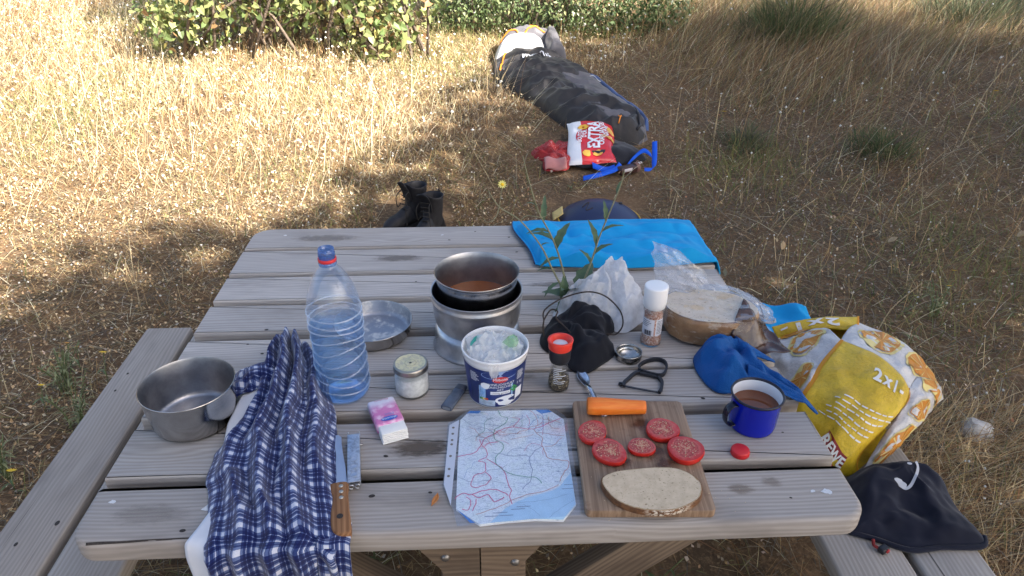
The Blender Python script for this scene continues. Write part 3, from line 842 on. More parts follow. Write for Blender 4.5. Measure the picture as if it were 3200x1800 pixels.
# stone and fallen leaves
MAT_STONE = plain("pale_stone", (0.55, 0.52, 0.48), 0.9, var=0.35, scale=25, bump=0.6, bscale=60, bdist=0.004)
_g = lathe([(0, -0.03), (0.035, -0.025), (0.058, 0.0), (0.052, 0.028), (0.03, 0.048), (0, 0.052)], 14)
_g = ([(v[0] * (1 + 0.35 * nz(v[0] * 30, v[1] * 30, v[2] * 30)), v[1] * (0.85 + 0.35 * nz(v[0] * 30 + 4, v[1] * 30, v[2] * 30)), v[2] * (1 + 0.3 * nz(v[0] * 25, v[1] * 25, 9))) for v in _g[0]], _g[1])
tag(mk("stone", _g, MAT_STONE, loc=(1.70, 0.98, 0.045), sharp=35), "pale grey-white stone in the grass right of the yellow bag", "stone")
MAT_FLEAF = plain("green_fallen_leaf", (0.16, 0.25, 0.06), 0.6, var=0.3, scale=50)
tag(mk("fallen_leaf", leaf_geo(0.075, 0.035, 0.1), MAT_FLEAF, loc=(1.33, 0.31, 0.09), rot=(0, R(-15), R(15)), solid=0.0006), "bright green oval leaf beside the right bench", "leaf")
MAT_TLEAF = plain("tan_fallen_leaf", (0.50, 0.36, 0.20), 0.8, var=0.3, scale=60)
for k, (x, y, lb) in enumerate([(1.95, 2.15, "curled tan dry leaf lying right of the tall weed"), (1.42, 2.1, "tan dry leaf in the shaded grass behind the towel"), (1.55, 3.2, "pale dry leaf in the grass right of the sleeping bag"), (0.1, 2.95, "dry tan leaf on the bare ground left of the red cloth"), (-0.55, 2.33, "pale tan dry leaf left of the boots"), (2.62, 2.2, "tan leaf in the rusty grass at the far right")]):
    tag(mk("dry_leaf", leaf_geo(0.045, 0.03, -0.3), MAT_TLEAF, loc=(x, y, zg(x, y) + 0.03), rot=(R(20), R(-20), k * 1.3), solid=0.0006), lb, "leaf", "single dry leaves on the ground")
# ------------------------------------------------------------------ picnic table
T = 0.75
def wood(name, light, dark, seed=0.0, warm=0.0, stain=True):
    t = NT(name)
    o = t.obj()
    rnd = t.n('ObjectInfo').outputs['Random']
    sh = t.n('CombineXYZ', {0: t.math('MULTIPLY', rnd, 57.0), 1: t.math('MULTIPLY', rnd, 13.0), 2: seed}).outputs[0]
    p = t.n('VectorMath', {0: o, 1: sh}, operation='ADD').outputs[0]
    sep = t.n('SeparateXYZ', {0: p})
    yz = t.math('ADD', sep.outputs[1], t.math('MULTIPLY', sep.outputs[2], 0.8))
    # knots
    kv = t.n('TexVoronoi', {'Vector': t.mapping(p, (2.3, 8.5, 3.0)), 'Scale': 1.0, 'Randomness': 1.0})
    kd = kv.outputs['Distance']
    rare = t.math('GREATER_THAN', t.n('SeparateColor', {0: kv.outputs['Color']}).outputs[0], 0.5)
    knot = t.math('MULTIPLY', t.math('SUBTRACT', 1.0, t.smooth(kd, 0.0, 0.34)), rare)
    core = t.math('MULTIPLY', t.math('SUBTRACT', 1.0, t.smooth(kd, 0.045, 0.105)), rare)
    n1 = t.noise(t.mapping(p, (1.3, 7, 7)), 1.0, 3, 0.5)
    n2 = t.noise(t.mapping(p, (3.5, 30, 30)), 1.0, 3, 0.6)
    ph = t.math('ADD', t.math('MULTIPLY', yz, 640.0), t.math('ADD', t.math('MULTIPLY', n1, 40.0), t.math('MULTIPLY', knot, 14.0)))
    ring = t.math('ADD', t.math('MULTIPLY', t.math('SINE', ph), 0.5), 0.5)
    fib = t.noise(t.mapping(p, (7, 420, 420)), 1.0, 3, 0.7)
    fib2 = t.noise(t.mapping(p, (2.2, 130, 130)), 1.0, 4, 0.7)
    crack = t.smooth(t.noise(t.mapping(p, (1.0, 62, 62), (3, 1, 2)), 1.0, 2, 0.5), 0.70, 0.745)
    blot = t.noise(t.mapping(p, (3, 9, 9), (9, 9, 9)), 1.0, 4, 0.6)
    f = t.math('ADD', t.math('MULTIPLY', ring, 0.22), t.math('ADD', t.math('MULTIPLY', fib, 0.45), t.math('MULTIPLY', fib2, 0.30)))
    c = t.mix(t.smooth(f, 0.25, 0.80), dark, light)
    c = t.mix(t.math('MULTIPLY', t.smooth(blot, 0.46, 0.74), 0.75), c, tuple(x * 0.72 for x in dark))
    c = t.mix(t.math('MULTIPLY', t.smooth(n2, 0.58, 0.75), 0.35), c, tuple(min(1, x * 1.25) for x in light))
    big = t.noise(t.mapping(p, (1.1, 2.5, 2.5), (21, 3, 7)), 1.0, 3, 0.6)
    c = t.mix(t.math('MULTIPLY', t.smooth(big, 0.42, 0.72), 0.30), c, tuple(x * y for x, y in zip(light, (0.66, 0.60, 0.54))))
    c = t.mix(t.math('MULTIPLY', core, 0.6), c, (0.13, 0.10, 0.075))
    c = t.mix(t.math('MULTIPLY', crack, 0.85), c, (0.045, 0.04, 0.038))
    vary = t.math('ADD', 0.82, t.math('MULTIPLY', rnd, 0.36))
    c = t.n('HueSaturation', {'Value': vary, 'Color': c}).outputs[0]
    t.P(Base_Color=c, Roughness=0.85); t.b.inputs['Specular IOR Level'].default_value = 0.25
    h = t.math('SUBTRACT', t.math('ADD', t.math('MULTIPLY', fib2, 0.6), t.math('ADD', t.math('MULTIPLY', ring, 0.25), t.math('MULTIPLY', fib, 0.4))), t.math('MULTIPLY', crack, 2.0))
    t.bump(h, 0.4, 0.0014)
    return t.m
MAT_WOOD = wood("weathered_plank", (0.51, 0.475, 0.44), (0.335, 0.305, 0.28))
MAT_WOODB = wood("weathered_bench", (0.46, 0.42, 0.375), (0.31, 0.28, 0.25), 5.0)
MAT_LEG = wood("weathered_frame", (0.24, 0.18, 0.125), (0.11, 0.08, 0.058), 9.0)
MAT_HOLE = plain("screw_hole", (0.05, 0.04, 0.034), 0.8, c2=(0.02, 0.018, 0.016), scale=400)
MAT_BOLT = plain("zinc_bolt", (0.35, 0.34, 0.33), 0.45, 0.9, var=0.4, scale=200)
MAT_PAINT = plain("white_paint_drop", (0.72, 0.73, 0.74), 0.6, var=0.2, scale=300)

table = thing("picnic_table", "weathered grey wooden picnic table with two plank benches", "picnic table", (0, 0, 0))
TH = 0.047
PL = [(0.000, 0.1285), (0.149, 0.284), (0.317, 0.440), (0.454, 0.595), (0.627, 0.753), (0.778, 0.903), (0.922, 1.063), (1.077, 1.2135)]
def arc(cx, cy, r, a0, a1, n=7):
    return [(cx + r * math.cos(R(a0 + (a1 - a0) * i / n)), cy + r * math.sin(R(a0 + (a1 - a0) * i / n))) for i in range(n + 1)]
planks = []
rp = random.Random(4)
for i, (y0, y1) in enumerate(PL):
    w = y1 - y0; hx = 0.6735 + rp.uniform(-0.0015, 0.0015)
    if i == 0:
        ol = arc(-hx + 0.045, -w / 2 + 0.045, 0.045, 180, 270) + arc(hx - 0.045, -w / 2 + 0.045, 0.045, 270, 360) + arc(hx - 0.002, w / 2 - 0.002, 0.002, 0, 90, 2) + arc(-hx + 0.002, w / 2 - 0.002, 0.002, 90, 180, 2)
    elif i == 7:
        ol = arc(-hx + 0.002, -w / 2 + 0.002, 0.002, 180, 270, 2) + arc(hx - 0.002, -w / 2 + 0.002, 0.002, 270, 360, 2) + arc(hx - 0.055, w / 2 - 0.055, 0.055, 0, 90) + arc(-hx + 0.055, w / 2 - 0.055, 0.055, 90, 180)
    else:
        ol = arc(-hx + 0.002, -w / 2 + 0.002, 0.002, 180, 270, 2) + arc(hx - 0.002, -w / 2 + 0.002, 0.002, 270, 360, 2) + arc(hx - 0.002, w / 2 - 0.002, 0.002, 0, 90, 2) + arc(-hx + 0.002, w / 2 - 0.002, 0.002, 90, 180, 2)
    bev = 0.011 if i == 0 else 0.005
    p = mk("tabletop_plank", prism(ol, -TH, 0, bev, 3), MAT_WOOD, table, (0, (y0 + y1) / 2, T), sharp=40)
    planks.append(p)
def hole_geo(r, e=1.0):
    return [(r * e * math.cos(2 * PI * k / 10), r * math.sin(2 * PI * k / 10), 0) for k in range(10)], [tuple(range(10))]
def on_plank(x, y):
    for i, (y0, y1) in enumerate(PL):
        if y0 - 0.004 < y < y1 + 0.004: return planks[i], (y0 + y1) / 2
    return None, 0
_hm = mesh("screw_hole", *[(g) for g in hole_geo(0.0036, 1.5)], MAT_HOLE, smooth=False)
_hs = [(-0.185, 0.086, 1.1), (-0.083, 0.09, 0.7), (-0.489, 0.022, 1.0), (-0.48, 0.177, 0.9), (-0.171, 0.186, 0.9), (0.473, 0.332, 0.9), (-0.078, 1.114, 0.8), (-0.052, 0.963, 0.9), (0.102, 1.126, 0.8), (0.12, 1.026, 0.8), (-0.502, 0.636, 0.9), (-0.487, 0.535, 0.8), (-0.53, 0.575, 0.6), (-0.575, 0.255, 1.0),
       (0.609, 0.86, 0.7), (0.0, 1.17, 0.6), (-0.6, 0.38, 0.9), (0.55, 0.05, 0.5), (0.60, 0.22, 0.5), (-0.16, 0.86, 0.6), (0.22, 0.2 + 0.9, 0.6)]
for x, y, s in _hs:
    p, yc = on_plank(x, y)
    if p:
        o = obj_from("screw_hole", _hm, p, (x, y - yc, 0.0006), (0, 0, rp.uniform(-0.4, 0.4))); o.scale = (s, s, 1)
_pm = mesh("paint_spot", [(0.009 * (1 + 0.25 * math.sin(5 * k) + 0.2 * math.sin(2.3 * k)) * math.cos(2 * PI * k / 16), 0.006 * (1 + 0.25 * math.sin(4 * k)) * math.sin(2 * PI * k / 16), 0) for k in range(16)], [tuple(range(16))], MAT_PAINT, smooth=False)
for x, y, s, a in [(-0.459, 0.072, 1.35, 0.2), (-0.632, 0.092, 0.65, 0.0), (0.620, 0.062, 1.0, -0.15), (0.595, 0.064, 0.5, 0.4), (-0.575, 1.165, 0.55, 0.0), (-0.10, 1.15, 0.5, 0.5)]:
    p, yc = on_plank(x, y)
    if p:
        o = obj_from("paint_spot", _pm, p, (x, y - yc, 0.0007), (0, 0, a)); o.scale = (s, s, 1)
# long drying crack along the front edge
_cr = []
_N = 22
for k in range(_N + 1):
    u = k / _N
    xx = -0.638 + 0.20 * u; th = 0.0030 * (1 - u) ** 0.7 * (0.9 + 0.3 * nz(u * 6, 3)) + 0.0003
    _cr.append((xx, th, 0.0015 * nz(u * 5, 1)))
_V = [(x, 0.0075 + w - 0.0642 + 0.004 * (i / _N), T - 0.0042 + th) for i, (x, th, w) in enumerate(_cr)]
_rim = lambda y: 0
_cv, _cf = [], []
for i, (x, th, w) in enumerate(_cr):
    yy = 0.0032 + w * 0.5 + 0.0045 * (i / _N)
    zz = -0.0036 + 0.0024 * (i / _N)
    _cv += [(x, yy - 0.0642 - th * 0.55 - 0.0002, zz - th * 0.55 + 0.0011), (x, yy - 0.0642 + th * 0.55, zz + th * 0.55 + 0.0011)]
for i in range(_N): _cf.append((2 * i, 2 * i + 2, 2 * i + 3, 2 * i + 1))
mk("drying_crack", (_cv, _cf), MAT_HOLE, planks[0], smooth=False)
# benches
def bench_plank(x0, x1, y0, y1, z):
    w = x1 - x0; l = y1 - y0
    return mk("bench_plank", rbox(l, w, 0.045, 0.008, 3), MAT_WOODB, table, ((0) + (x0 + x1) / 2, (y0 + y1) / 2, z - 0.0225), (0, 0, R(90)), sharp=40)
BZ = 0.45
bp = [bench_plank(-1.047, -0.905, -0.9, 1.135, BZ), bench_plank(-0.888, -0.737, -0.9, 1.135, BZ), bench_plank(0.741, 0.903, -0.9, 1.16, BZ), bench_plank(0.918, 1.066, -0.9, 1.16, BZ)]
for k, (x, y, s) in enumerate([(-1.006, 0.888, 0.9), (-1.008, 0.809, 0.9), (-0.991, 0.275, 1.1), (-0.932, 0.331, 1.4)]):
    o = obj_from("screw_hole", _hm, bp[0], (y - (-0.9 + 1.135) / 2, -(x + 0.976), 0.0226 + 0.0006), (0, 0, 0)); o.scale = (s, s, 1)
# frame
def beam(a, b, w, h, name="beam", up=(0, 0, 1)):
    a = Vector(a); b = Vector(b); d = b - a; L = d.length; d.normalize()
    side = d.cross(Vector(up)).normalized(); u = side.cross(d)
    o = mk(name, rbox(L, w, h, 0.004, 2), MAT_LEG, table, sharp=40)
    m = Matrix((d, side, u)).transposed().to_4x4(); m.translation = (a + b) / 2
    o.matrix_local = m
    return o
ZB = T - TH
mk("post", rbox(0.158, 0.14, ZB - 0.10, 0.005, 2), MAT_LEG, table, (0.008, 0.135, (ZB - 0.10) / 2 + 0.09), sharp=40).rotation_euler = (0, 0, 0)
mk("post", rbox(0.158, 0.14, ZB - 0.10, 0.005, 2), MAT_LEG, table, (0.008, 1.06, (ZB - 0.10) / 2 + 0.09), sharp=40)
# mitred brace boards in front of the post
for s in (-1, 1):
    ol = [(s * 0.001, 0), (s * 0.001, 0.27), (s * 0.20, 0.27)] if False else None
    d = Vector((s * 0.60, 0.80)); nrm = Vector((s * 0.80, -0.60))
    # outline in x,z: seam along x=0, board 0.105 wide rising outwards
    top = ZB - 0.002
    zs = 0.42
    def lowx(z): return s * (0.075 + (z - 0.60) * 0.75) if z > 0.50 else 0
    ol = [(s * 0.0012, zs), (s * 0.0012, top), (s * 0.128, top), (s * 0.072, 0.620)]
    V = [(x + 0.003, yy, z) for yy in (0.034, 0.0645) for x, z in ol]
    F = [(0, 1, 2, 3), (7, 6, 5, 4)] + [(i, (i + 1) % 4 + 4 - 4, (i + 1) % 4 + 4, i + 4) for i in range(4)]
    b = mk("brace", ([(v[0], v[1] - 0.05, v[2] - 0.6) for v in V], F), MAT_LEG, table, (0, 0.05, 0.6), smooth=False)
    bm = bmesh.new(); bm.from_mesh(b.data); bmesh.ops.recalc_face_normals(bm, faces=bm.faces); bm.to_mesh(b.data); bm.free()
    mk("bolt", tr(lathe([(0, 0.004), (0.006, 0.0035), (0.008, 0.0)], 14), 0, 0, 0), MAT_BOLT, b, (s * 0.062 + 0.003, -0.0165, 0.048 if s < 0 else 0.03), (R(90), 0, 0))
for s in (-1, 1):
    beam((s * 0.10, 0.24, 0.20), (s * 0.66, 0.24, ZB - 0.02), 0.045, 0.10, "diagonal_leg")
    beam((s * 0.10, 0.98, 0.20), (s * 0.66, 0.98, ZB - 0.02), 0.045, 0.10, "diagonal_leg")
    for y in (0.17, 0.98 + 0.06):
        beam((s * 0.86, y, 0.0), (s * 0.86, y, 0.308), 0.09, 0.09, "bench_leg", up=(0, 1, 0))
for y in (0.62, 1.0):
    beam((-1.0, y, 0.355), (1.0, y, 0.355), 0.045, 0.095, "crossbeam")
for x in (-0.45, 0.45):
    beam((x, 0.16, ZB - 0.04), (x, 1.10, ZB - 0.04), 0.06, 0.078, "batten")

# stains soaked into the planks: thin sheets whose edges fade out
def stain(x, y, sx, sy, c, seed, amt=0.7):
    p_, yc = on_plank(x, y)
    m = NT("wood_stain")
    o_ = m.obj()
    r_ = m.n('VectorMath', {0: m.mapping(o_, (1 / sx, 1 / sy, 0))}, operation='LENGTH').outputs['Value']
    n_ = m.noise(m.mapping(o_, (40, 130, 1), (seed, seed, 0)), 1.0, 4, 0.65)
    a_ = m.math('MULTIPLY', m.math('SUBTRACT', 1.0, m.smooth(m.math('ADD', r_, m.math('MULTIPLY', m.math('SUBTRACT', n_, 0.5), 1.1)), 0.35, 0.95)), amt)
    m.P(Base_Color=c, Roughness=0.7)
    tp_ = m.n('BsdfTransparent'); mx_ = m.n('MixShader', {0: a_, 1: tp_.outputs[0], 2: m.b.outputs[0]})
    m.t.links.new(mx_.outputs[0], m.out.inputs[0])
    mk("stain", flat([(-sx, -sy), (sx, -sy), (sx, sy), (-sx, sy)]), m.m, p_, (x, y - yc, 0.0009), smooth=False)
stain(-0.105, 0.205, 0.075, 0.032, (0.10, 0.075, 0.055), 1.0, 0.75)
stain(0.470, 0.075, 0.030, 0.018, (0.22, 0.16, 0.11), 3.0, 0.4)
stain(0.530, 0.090, 0.025, 0.016, (0.24, 0.18, 0.13), 5.0, 0.35)
stain(-0.30, 0.70, 0.10, 0.03, (0.17, 0.145, 0.125), 7.0, 0.5)
stain(-0.22, 1.00, 0.09, 0.025, (0.17, 0.145, 0.125), 9.0, 0.55)
stain(0.55, 0.38, 0.08, 0.03, (0.19, 0.165, 0.145), 11.0, 0.5)
stain(0.22, 0.83, 0.10, 0.02, (0.19, 0.165, 0.145), 13.0, 0.4)
stain(-0.45, 1.14, 0.12, 0.03, (0.20, 0.175, 0.15), 15.0, 0.45)
stain(-0.56, 0.06, 0.08, 0.03, (0.24, 0.21, 0.18), 17.0, 0.25)
stain(0.05, 0.42, 0.12, 0.02, (0.18, 0.155, 0.13), 19.0, 0.4)
# ------------------------------------------------------------------ metal and glass materials
def metal(name, c, rough, var=0.12, aniso=None, scale=40, bump=0.0):
    t = NT(name)
    o = t.obj()
    f = t.noise(t.mapping(o, (1, 1, 6)), scale, 4, 0.65)
    g = t.noise(o, scale * 0.3, 4, 0.65)
    t.P(Base_Color=t.mix(t.smooth(g, 0.35, 0.7), c, tuple(x * (1 - var * 2) for x in c)), Metallic=1.0,
        Roughness=t.math('ADD', rough, t.math('MULTIPLY', t.math('SUBTRACT', f, 0.5), 0.25)))
    if bump: t.bump(f, bump, 0.0006)
    return t.m
MAT_STEEL = metal("stainless_steel", (0.52, 0.51, 0.50), 0.16)
MAT_STEELIN = metal("brushed_steel_inside", (0.42, 0.42, 0.44), 0.38, 0.15, scale=70)
MAT_ALU = metal("scuffed_aluminium", (0.62, 0.62, 0.63), 0.42, 0.14, scale=60, bump=0.25)
MAT_DARKALU = metal("dark_aluminium", (0.20, 0.20, 0.22), 0.45, 0.25)  # darker grey metal for the inner face of the windshield
MAT_TEA = plain("tea", (0.16, 0.045, 0.012), 0.04, spec=0.6)
MAT_TEAPOT = plain("pale_tea", (0.24, 0.075, 0.022), 0.04, spec=0.6)

def clear(name, tint, gloss=0.06, fac=0.12, rough=0.05, haze=0.0, hazec=(0.8, 0.85, 0.9), bumpscale=0, bumpstr=0.3):
    """thin clear plastic or glass: see-through with a glossy film"""
    t = NT(name)
    tp = t.n('BsdfTransparent', {'Color': (*tint, 1)})
    gl = t.n('BsdfGlossy', {'Color': (1, 1, 1, 1), 'Roughness': rough})
    lw = t.n('LayerWeight', {'Blend': 0.25})
    fc = t.math('ADD', gloss, t.math('MULTIPLY', lw.outputs['Fresnel'], fac * 3), clamp=True)
    mx = t.n('MixShader', {0: fc, 1: tp.outputs[0], 2: gl.outputs[0]})
    last = mx
    if haze:
        df = t.n('BsdfDiffuse', {'Color': (*hazec, 1)})
        tl = t.n('BsdfTranslucent', {'Color': (*hazec, 1)})
        dm = t.n('MixShader', {0: 0.4, 1: df.outputs[0], 2: tl.outputs[0]})
        h = t.noise(t.obj(), 35, 4, 0.6)
        last = t.n('MixShader', {0: t.math('MULTIPLY', haze, t.math('ADD', 0.55, t.math('MULTIPLY', h, 0.9)), clamp=True), 1: mx.outputs[0], 2: dm.outputs[0]})
    if bumpscale:
        b = t.n('Bump', {'Height': t.noise(t.obj(), bumpscale, 4, 0.6), 'Strength': bumpstr, 'Distance': 0.003})
        t.t.links.new(b.outputs[0], gl.inputs['Normal'])
    t.t.links.new(last.outputs[0], t.out.inputs[0])
    return t.m
MAT_PET = clear("clear_bottle_plastic", (0.93, 0.96, 1.0), 0.05, 0.14, 0.07, haze=0.07, hazec=(0.72, 0.84, 0.98), bumpscale=120, bumpstr=0.15)
MAT_NECK = clear("blue_bottle_neck", (0.50, 0.66, 0.92), 0.06, 0.15, 0.08, haze=0.28, hazec=(0.25, 0.42, 0.75))
MAT_GLASS = clear("clear_glass", (0.93, 0.95, 0.95), 0.05, 0.14, 0.03)
MAT_FILM = clear("clear_film", (0.93, 0.93, 0.93), 0.10, 0.14, 0.10, haze=0.27, hazec=(0.80, 0.80, 0.82), bumpscale=45, bumpstr=0.7)
MAT_SLEEVE = clear("clear_sleeve", (0.95, 0.97, 1.0), 0.025, 0.04, 0.12, haze=0.05, hazec=(0.75, 0.80, 0.9))
t = NT("water")
t.P(Base_Color=(0.72, 0.86, 1.0), Roughness=0.0, IOR=1.33); t.b.inputs['Transmission Weight'].default_value = 0.0
_tp = t.n('BsdfTransparent', {'Color': (0.68, 0.84, 0.98, 1)}); _gl = t.n('BsdfGlossy', {'Roughness': 0.05}); _lw = t.n('LayerWeight', {'Blend': 0.2})
_df = t.n('BsdfDiffuse', {'Color': (0.26, 0.48, 0.86, 1)})
_m1 = t.n('MixShader', {0: 0.075, 1: _tp.outputs[0], 2: _df.outputs[0]})
_m2 = t.n('MixShader', {0: t.math('MULTIPLY', _lw.outputs['Fresnel'], 0.35), 1: _m1.outputs[0], 2: _gl.outputs[0]})
t.t.links.new(_m2.outputs[0], t.out.inputs[0])
MAT_WATER = t.m

# ------------------------------------------------------------------ water bottle
b = thing("water_bottle", "large open clear plastic water bottle, more than half full, with red neck ring", "bottle", (-0.277, 0.388, T), R(14))
def bot_r(a, r, z):
    w = 1 + 0.012 * math.cos(5 * a) * max(0, 1 - z / 0.05)
    if 0.03 < z < 0.205: r = r + 0.0024 * (abs(math.sin(PI * (z + 0.008 * math.sin(2 * a + 1.0)) / 0.027)) ** 0.5 - 0.7)
    if 0.09 < z < 0.17: r *= 1 - 0.028 * max(0, math.sin(PI * (z - 0.09) / 0.08)) * (0.5 + 0.5 * math.cos(2 * a))
    return r * w
prof = [(0, 0.012), (0.025, 0.010), (0.042, 0.001), (0.050, 0.006), (0.0535, 0.018)] + [(0.0535, 0.018 + 0.0045 * k) for k in range(1, 42)] + [(0.0525, 0.213), (0.0505, 0.226), (0.0475, 0.240), (0.0435, 0.254), (0.038, 0.268), (0.031, 0.281), (0.024, 0.292), (0.0185, 0.299), (0.0165, 0.304)]
mk("body", lathe(prof, 72, bot_r), MAT_PET, b)
wp = [(0, 0.0135), (0.024, 0.0115), (0.041, 0.003), (0.048, 0.008), (0.0515, 0.019)] + [(0.0518, 0.018 + 0.0045 * k) for k in range(1, 35)] + [(0.0505, 0.174), (0.0, 0.174)]
mk("water", lathe(wp, 72, lambda a, r, z: bot_r(a, r, z) if z < 0.172 else r), MAT_WATER, b)
MAT_RIBGLINT = clear("rib_highlight", (0.95, 0.97, 1.0), 0.12, 0.2, 0.12, haze=0.15, hazec=(0.86, 0.92, 1.0))  # whitish haze paints the highlights that run along the bottle's ridges
for q, (zr, wv) in enumerate([(0.030, 0.003), (0.052, 0.005), (0.078, 0.007), (0.104, 0.008), (0.128, 0.008), (0.150, 0.006), (0.172, 0.003), (0.186, 0.002), (0.204, 0.0015)]):
    mk("rib_glint", tube([((bot_r(a, 0.0535, zr) + 0.0004) * math.cos(a), (bot_r(a, 0.0535, zr) + 0.0004) * math.sin(a), zr + wv * math.sin(2 * a + q * 0.9)) for a in [2 * PI * k / 60 for k in range(61)]], 0.0014, 6), MAT_RIBGLINT, b)
nk = mk("neck", lathe([(0.0165, 0.303), (0.0172, 0.306), (0.0172, 0.3085), (0.0152, 0.310), (0.0152, 0.322), (0.0164, 0.323), (0.0152, 0.3255), (0.0164, 0.328), (0.0152, 0.331), (0.0152, 0.337), (0.0138, 0.337), (0.0138, 0.305)], 40), MAT_NECK, b)
mk("cap_ring", lathe([(0.0158, 0.311), (0.0176, 0.3115), (0.0176, 0.3175), (0.0158, 0.318)], 40), plain("red_plastic", (0.62, 0.03, 0.035), 0.4), b)

# ------------------------------------------------------------------ cooking pot on the left
p = thing("cooking_pot", "empty stainless steel pot at the table's left side", "pot", (-0.562, 0.313, T))
H = 0.087
mk("wall", lathe([(0, 0.0), (0.068, 0.0), (0.0765, 0.004), (0.0795, 0.012), (0.0845, 0.05), (0.0872, H - 0.004), (0.0892, H - 0.001), (0.0895, H), (0.0885, H + 0.0008)], 80), MAT_STEEL, p)
mk("inside", lathe([(0.0885, H + 0.0008), (0.0868, H - 0.004), (0.0840, 0.05), (0.0785, 0.012), (0.0745, 0.004), (0.066, 0.0018), (0, 0.0016)], 80), MAT_STEELIN, p)

# ------------------------------------------------------------------ frying pan lid behind the bottle
p = thing("frying_pan", "shallow steel pan with whitish residue behind the water bottle", "pan", (-0.242, 0.612, T))
t = NT("burnt_pan_floor")
_f = t.noise(t.obj(), 28, 5, 0.7); _g2 = t.noise(t.obj(), 180, 3, 0.7)
t.P(Base_Color=t.mix(t.smooth(_f, 0.48, 0.62), (0.36, 0.37, 0.40), (0.58, 0.57, 0.55)), Metallic=t.math('SUBTRACT', 0.95, t.math('MULTIPLY', t.smooth(_f, 0.48, 0.62), 0.7)), Roughness=t.math('ADD', 0.3, t.math('MULTIPLY', _g2, 0.3)))
MAT_PANIN = t.m
H = 0.036
mk("wall", lathe([(0, 0.0), (0.076, 0.0), (0.083, 0.004), (0.087, 0.012), (0.0905, H - 0.002), (0.0925, H), (0.0915, H + 0.0008)], 80), MAT_STEEL, p)
mk("inside", lathe([(0.0915, H + 0.0008), (0.0895, H - 0.003), (0.086, 0.012), (0.081, 0.0045), (0.075, 0.0018), (0, 0.0016)], 80), MAT_PANIN, p)

# ------------------------------------------------------------------ camping stove with the tea pot in it
s = thing("camping_stove", "round dented aluminium camping stove windshield in the table's middle", "stove", (0.004, 0.564, T))
mk("lower_windshield", lathe([(0.098, 0.004), (0.1015, 0.0), (0.1035, 0.003), (0.1020, 0.007), (0.0990, 0.012), (0.0980, 0.034), (0.0962, 0.046), (0.0915, 0.0545), (0.084, 0.058), (0.076, 0.059), (0.075, 0.056)], 80), MAT_ALU, s, solid=0.001)
hg = hole_geo(0.0022)
hm_ = mesh("vent_hole", hg[0], hg[1], MAT_HOLE, smooth=False)
for col in range(4):
    for row in range(5):
        a = R(186 + col * 4.6); z = 0.016 + row * 0.0068
        rr_ = 0.0988 - (z - 0.012) * 0.035
        obj_from("vent_hole", hm_, s, (rr_ * math.cos(a), rr_ * math.sin(a), z), (R(90), 0, a + R(90)))
mk("upper_windshield", lathe([(0.060, 0.040), (0.074, 0.043), (0.0855, 0.052), (0.0940, 0.066), (0.0985, 0.084), (0.1002, 0.112), (0.1005, 0.122), (0.1030, 0.1250), (0.1035, 0.1285), (0.1012, 0.132), (0.1015, 0.142), (0.1035, 0.1445), (0.1028, 0.1455), (0.0995, 0.142), (0.0990, 0.120), (0.095, 0.09), (0.085, 0.068)], 80), MAT_ALU, s)
mk("windshield_inside", lathe([(0.0993, 0.1435), (0.0985, 0.12), (0.096, 0.10), (0.090, 0.085)], 64), MAT_DARKALU, s)
p = thing("tea_pot", "steel saucepan of brown tea set in the camping stove", "pot", (0.005, 0.572, T + 0.088))
H = 0.096
mk("wall", lathe([(0, 0.0), (0.074, 0.0), (0.082, 0.005), (0.0855, 0.014), (0.0885, 0.055), (0.0912, H - 0.012), (0.0935, H - 0.003), (0.0950, H), (0.0942, H + 0.0008)], 80), MAT_STEEL, p)
mk("inside", lathe([(0.0942, H + 0.0008), (0.0922, H - 0.004), (0.0902, H - 0.014), (0.0872, 0.05), (0.0845, 0.018)], 80), MAT_STEELIN, p)
mk("tea", lathe([(0.0852, 0.024), (0, 0.024)], 64), MAT_TEAPOT, p)
mk("floor", lathe([(0.0845, 0.018), (0, 0.017)], 64), MAT_STEELIN, p)

# ------------------------------------------------------------------ yoghurt tub
def wrap(geo, R0, R1, z0, z1, a0, off=0.0004):
    """wrap flat (x, y) geometry about a cone: x along the arc, y up"""
    out = []
    for v in geo[0]:
        z = v[1]
        r = R0 + (R1 - R0) * (z - z0) / (z1 - z0) + off
        a = a0 + v[0] / r
        out.append((r * math.cos(a), r * math.sin(a), z))
    return out, geo[1]
def gridrect(x0, x1, y0, y1, nx=12, ny=2):
    V = [(x0 + (x1 - x0) * i / nx, y0 + (y1 - y0) * j / ny, 0) for j in range(ny + 1) for i in range(nx + 1)]
    F = [(j * (nx + 1) + i, j * (nx + 1) + i + 1, (j + 1) * (nx + 1) + i + 1, (j + 1) * (nx + 1) + i) for j in range(ny) for i in range(nx)]
    return V, F
def gridell(cx, cy, rx, ry, n=20, wob=0.0, seed=0):
    V = [(cx, cy, 0)]; F = []
    for k in range(n):
        a = 2 * PI * k / n; q = 1 + wob * nz(math.cos(a) * 1.5 + seed, math.sin(a) * 1.5, seed)
        V.append((cx + rx * q * math.cos(a), cy + ry * q * math.sin(a), 0))
    for k in range(n): F.append((0, 1 + k, 1 + (k + 1) % n))
    return V, F
tub = thing("yoghurt_tub", "blue and white yoghurt tub stuffed with crumpled clear film", "tub", (0.040, 0.374, T))
MAT_TUB = plain("white_tub_plastic", (0.78, 0.79, 0.80), 0.35, var=0.05)
t = NT("blue_tub_print")
_z = t.n('SeparateXYZ', {0: t.obj()})
_f = t.noise(t.mapping(t.obj(), (1, 1, 3)), 30, 3, 0.6)
t.P(Base_Color=t.mix(t.math('MULTIPLY', t.smooth(_f, 0.55, 0.8), 0.25), (0.012, 0.028, 0.15), (0.05, 0.09, 0.30)), Roughness=0.3)
MAT_TUBBLUE = t.m
RB, RT, ZT = 0.0555, 0.0655, 0.118
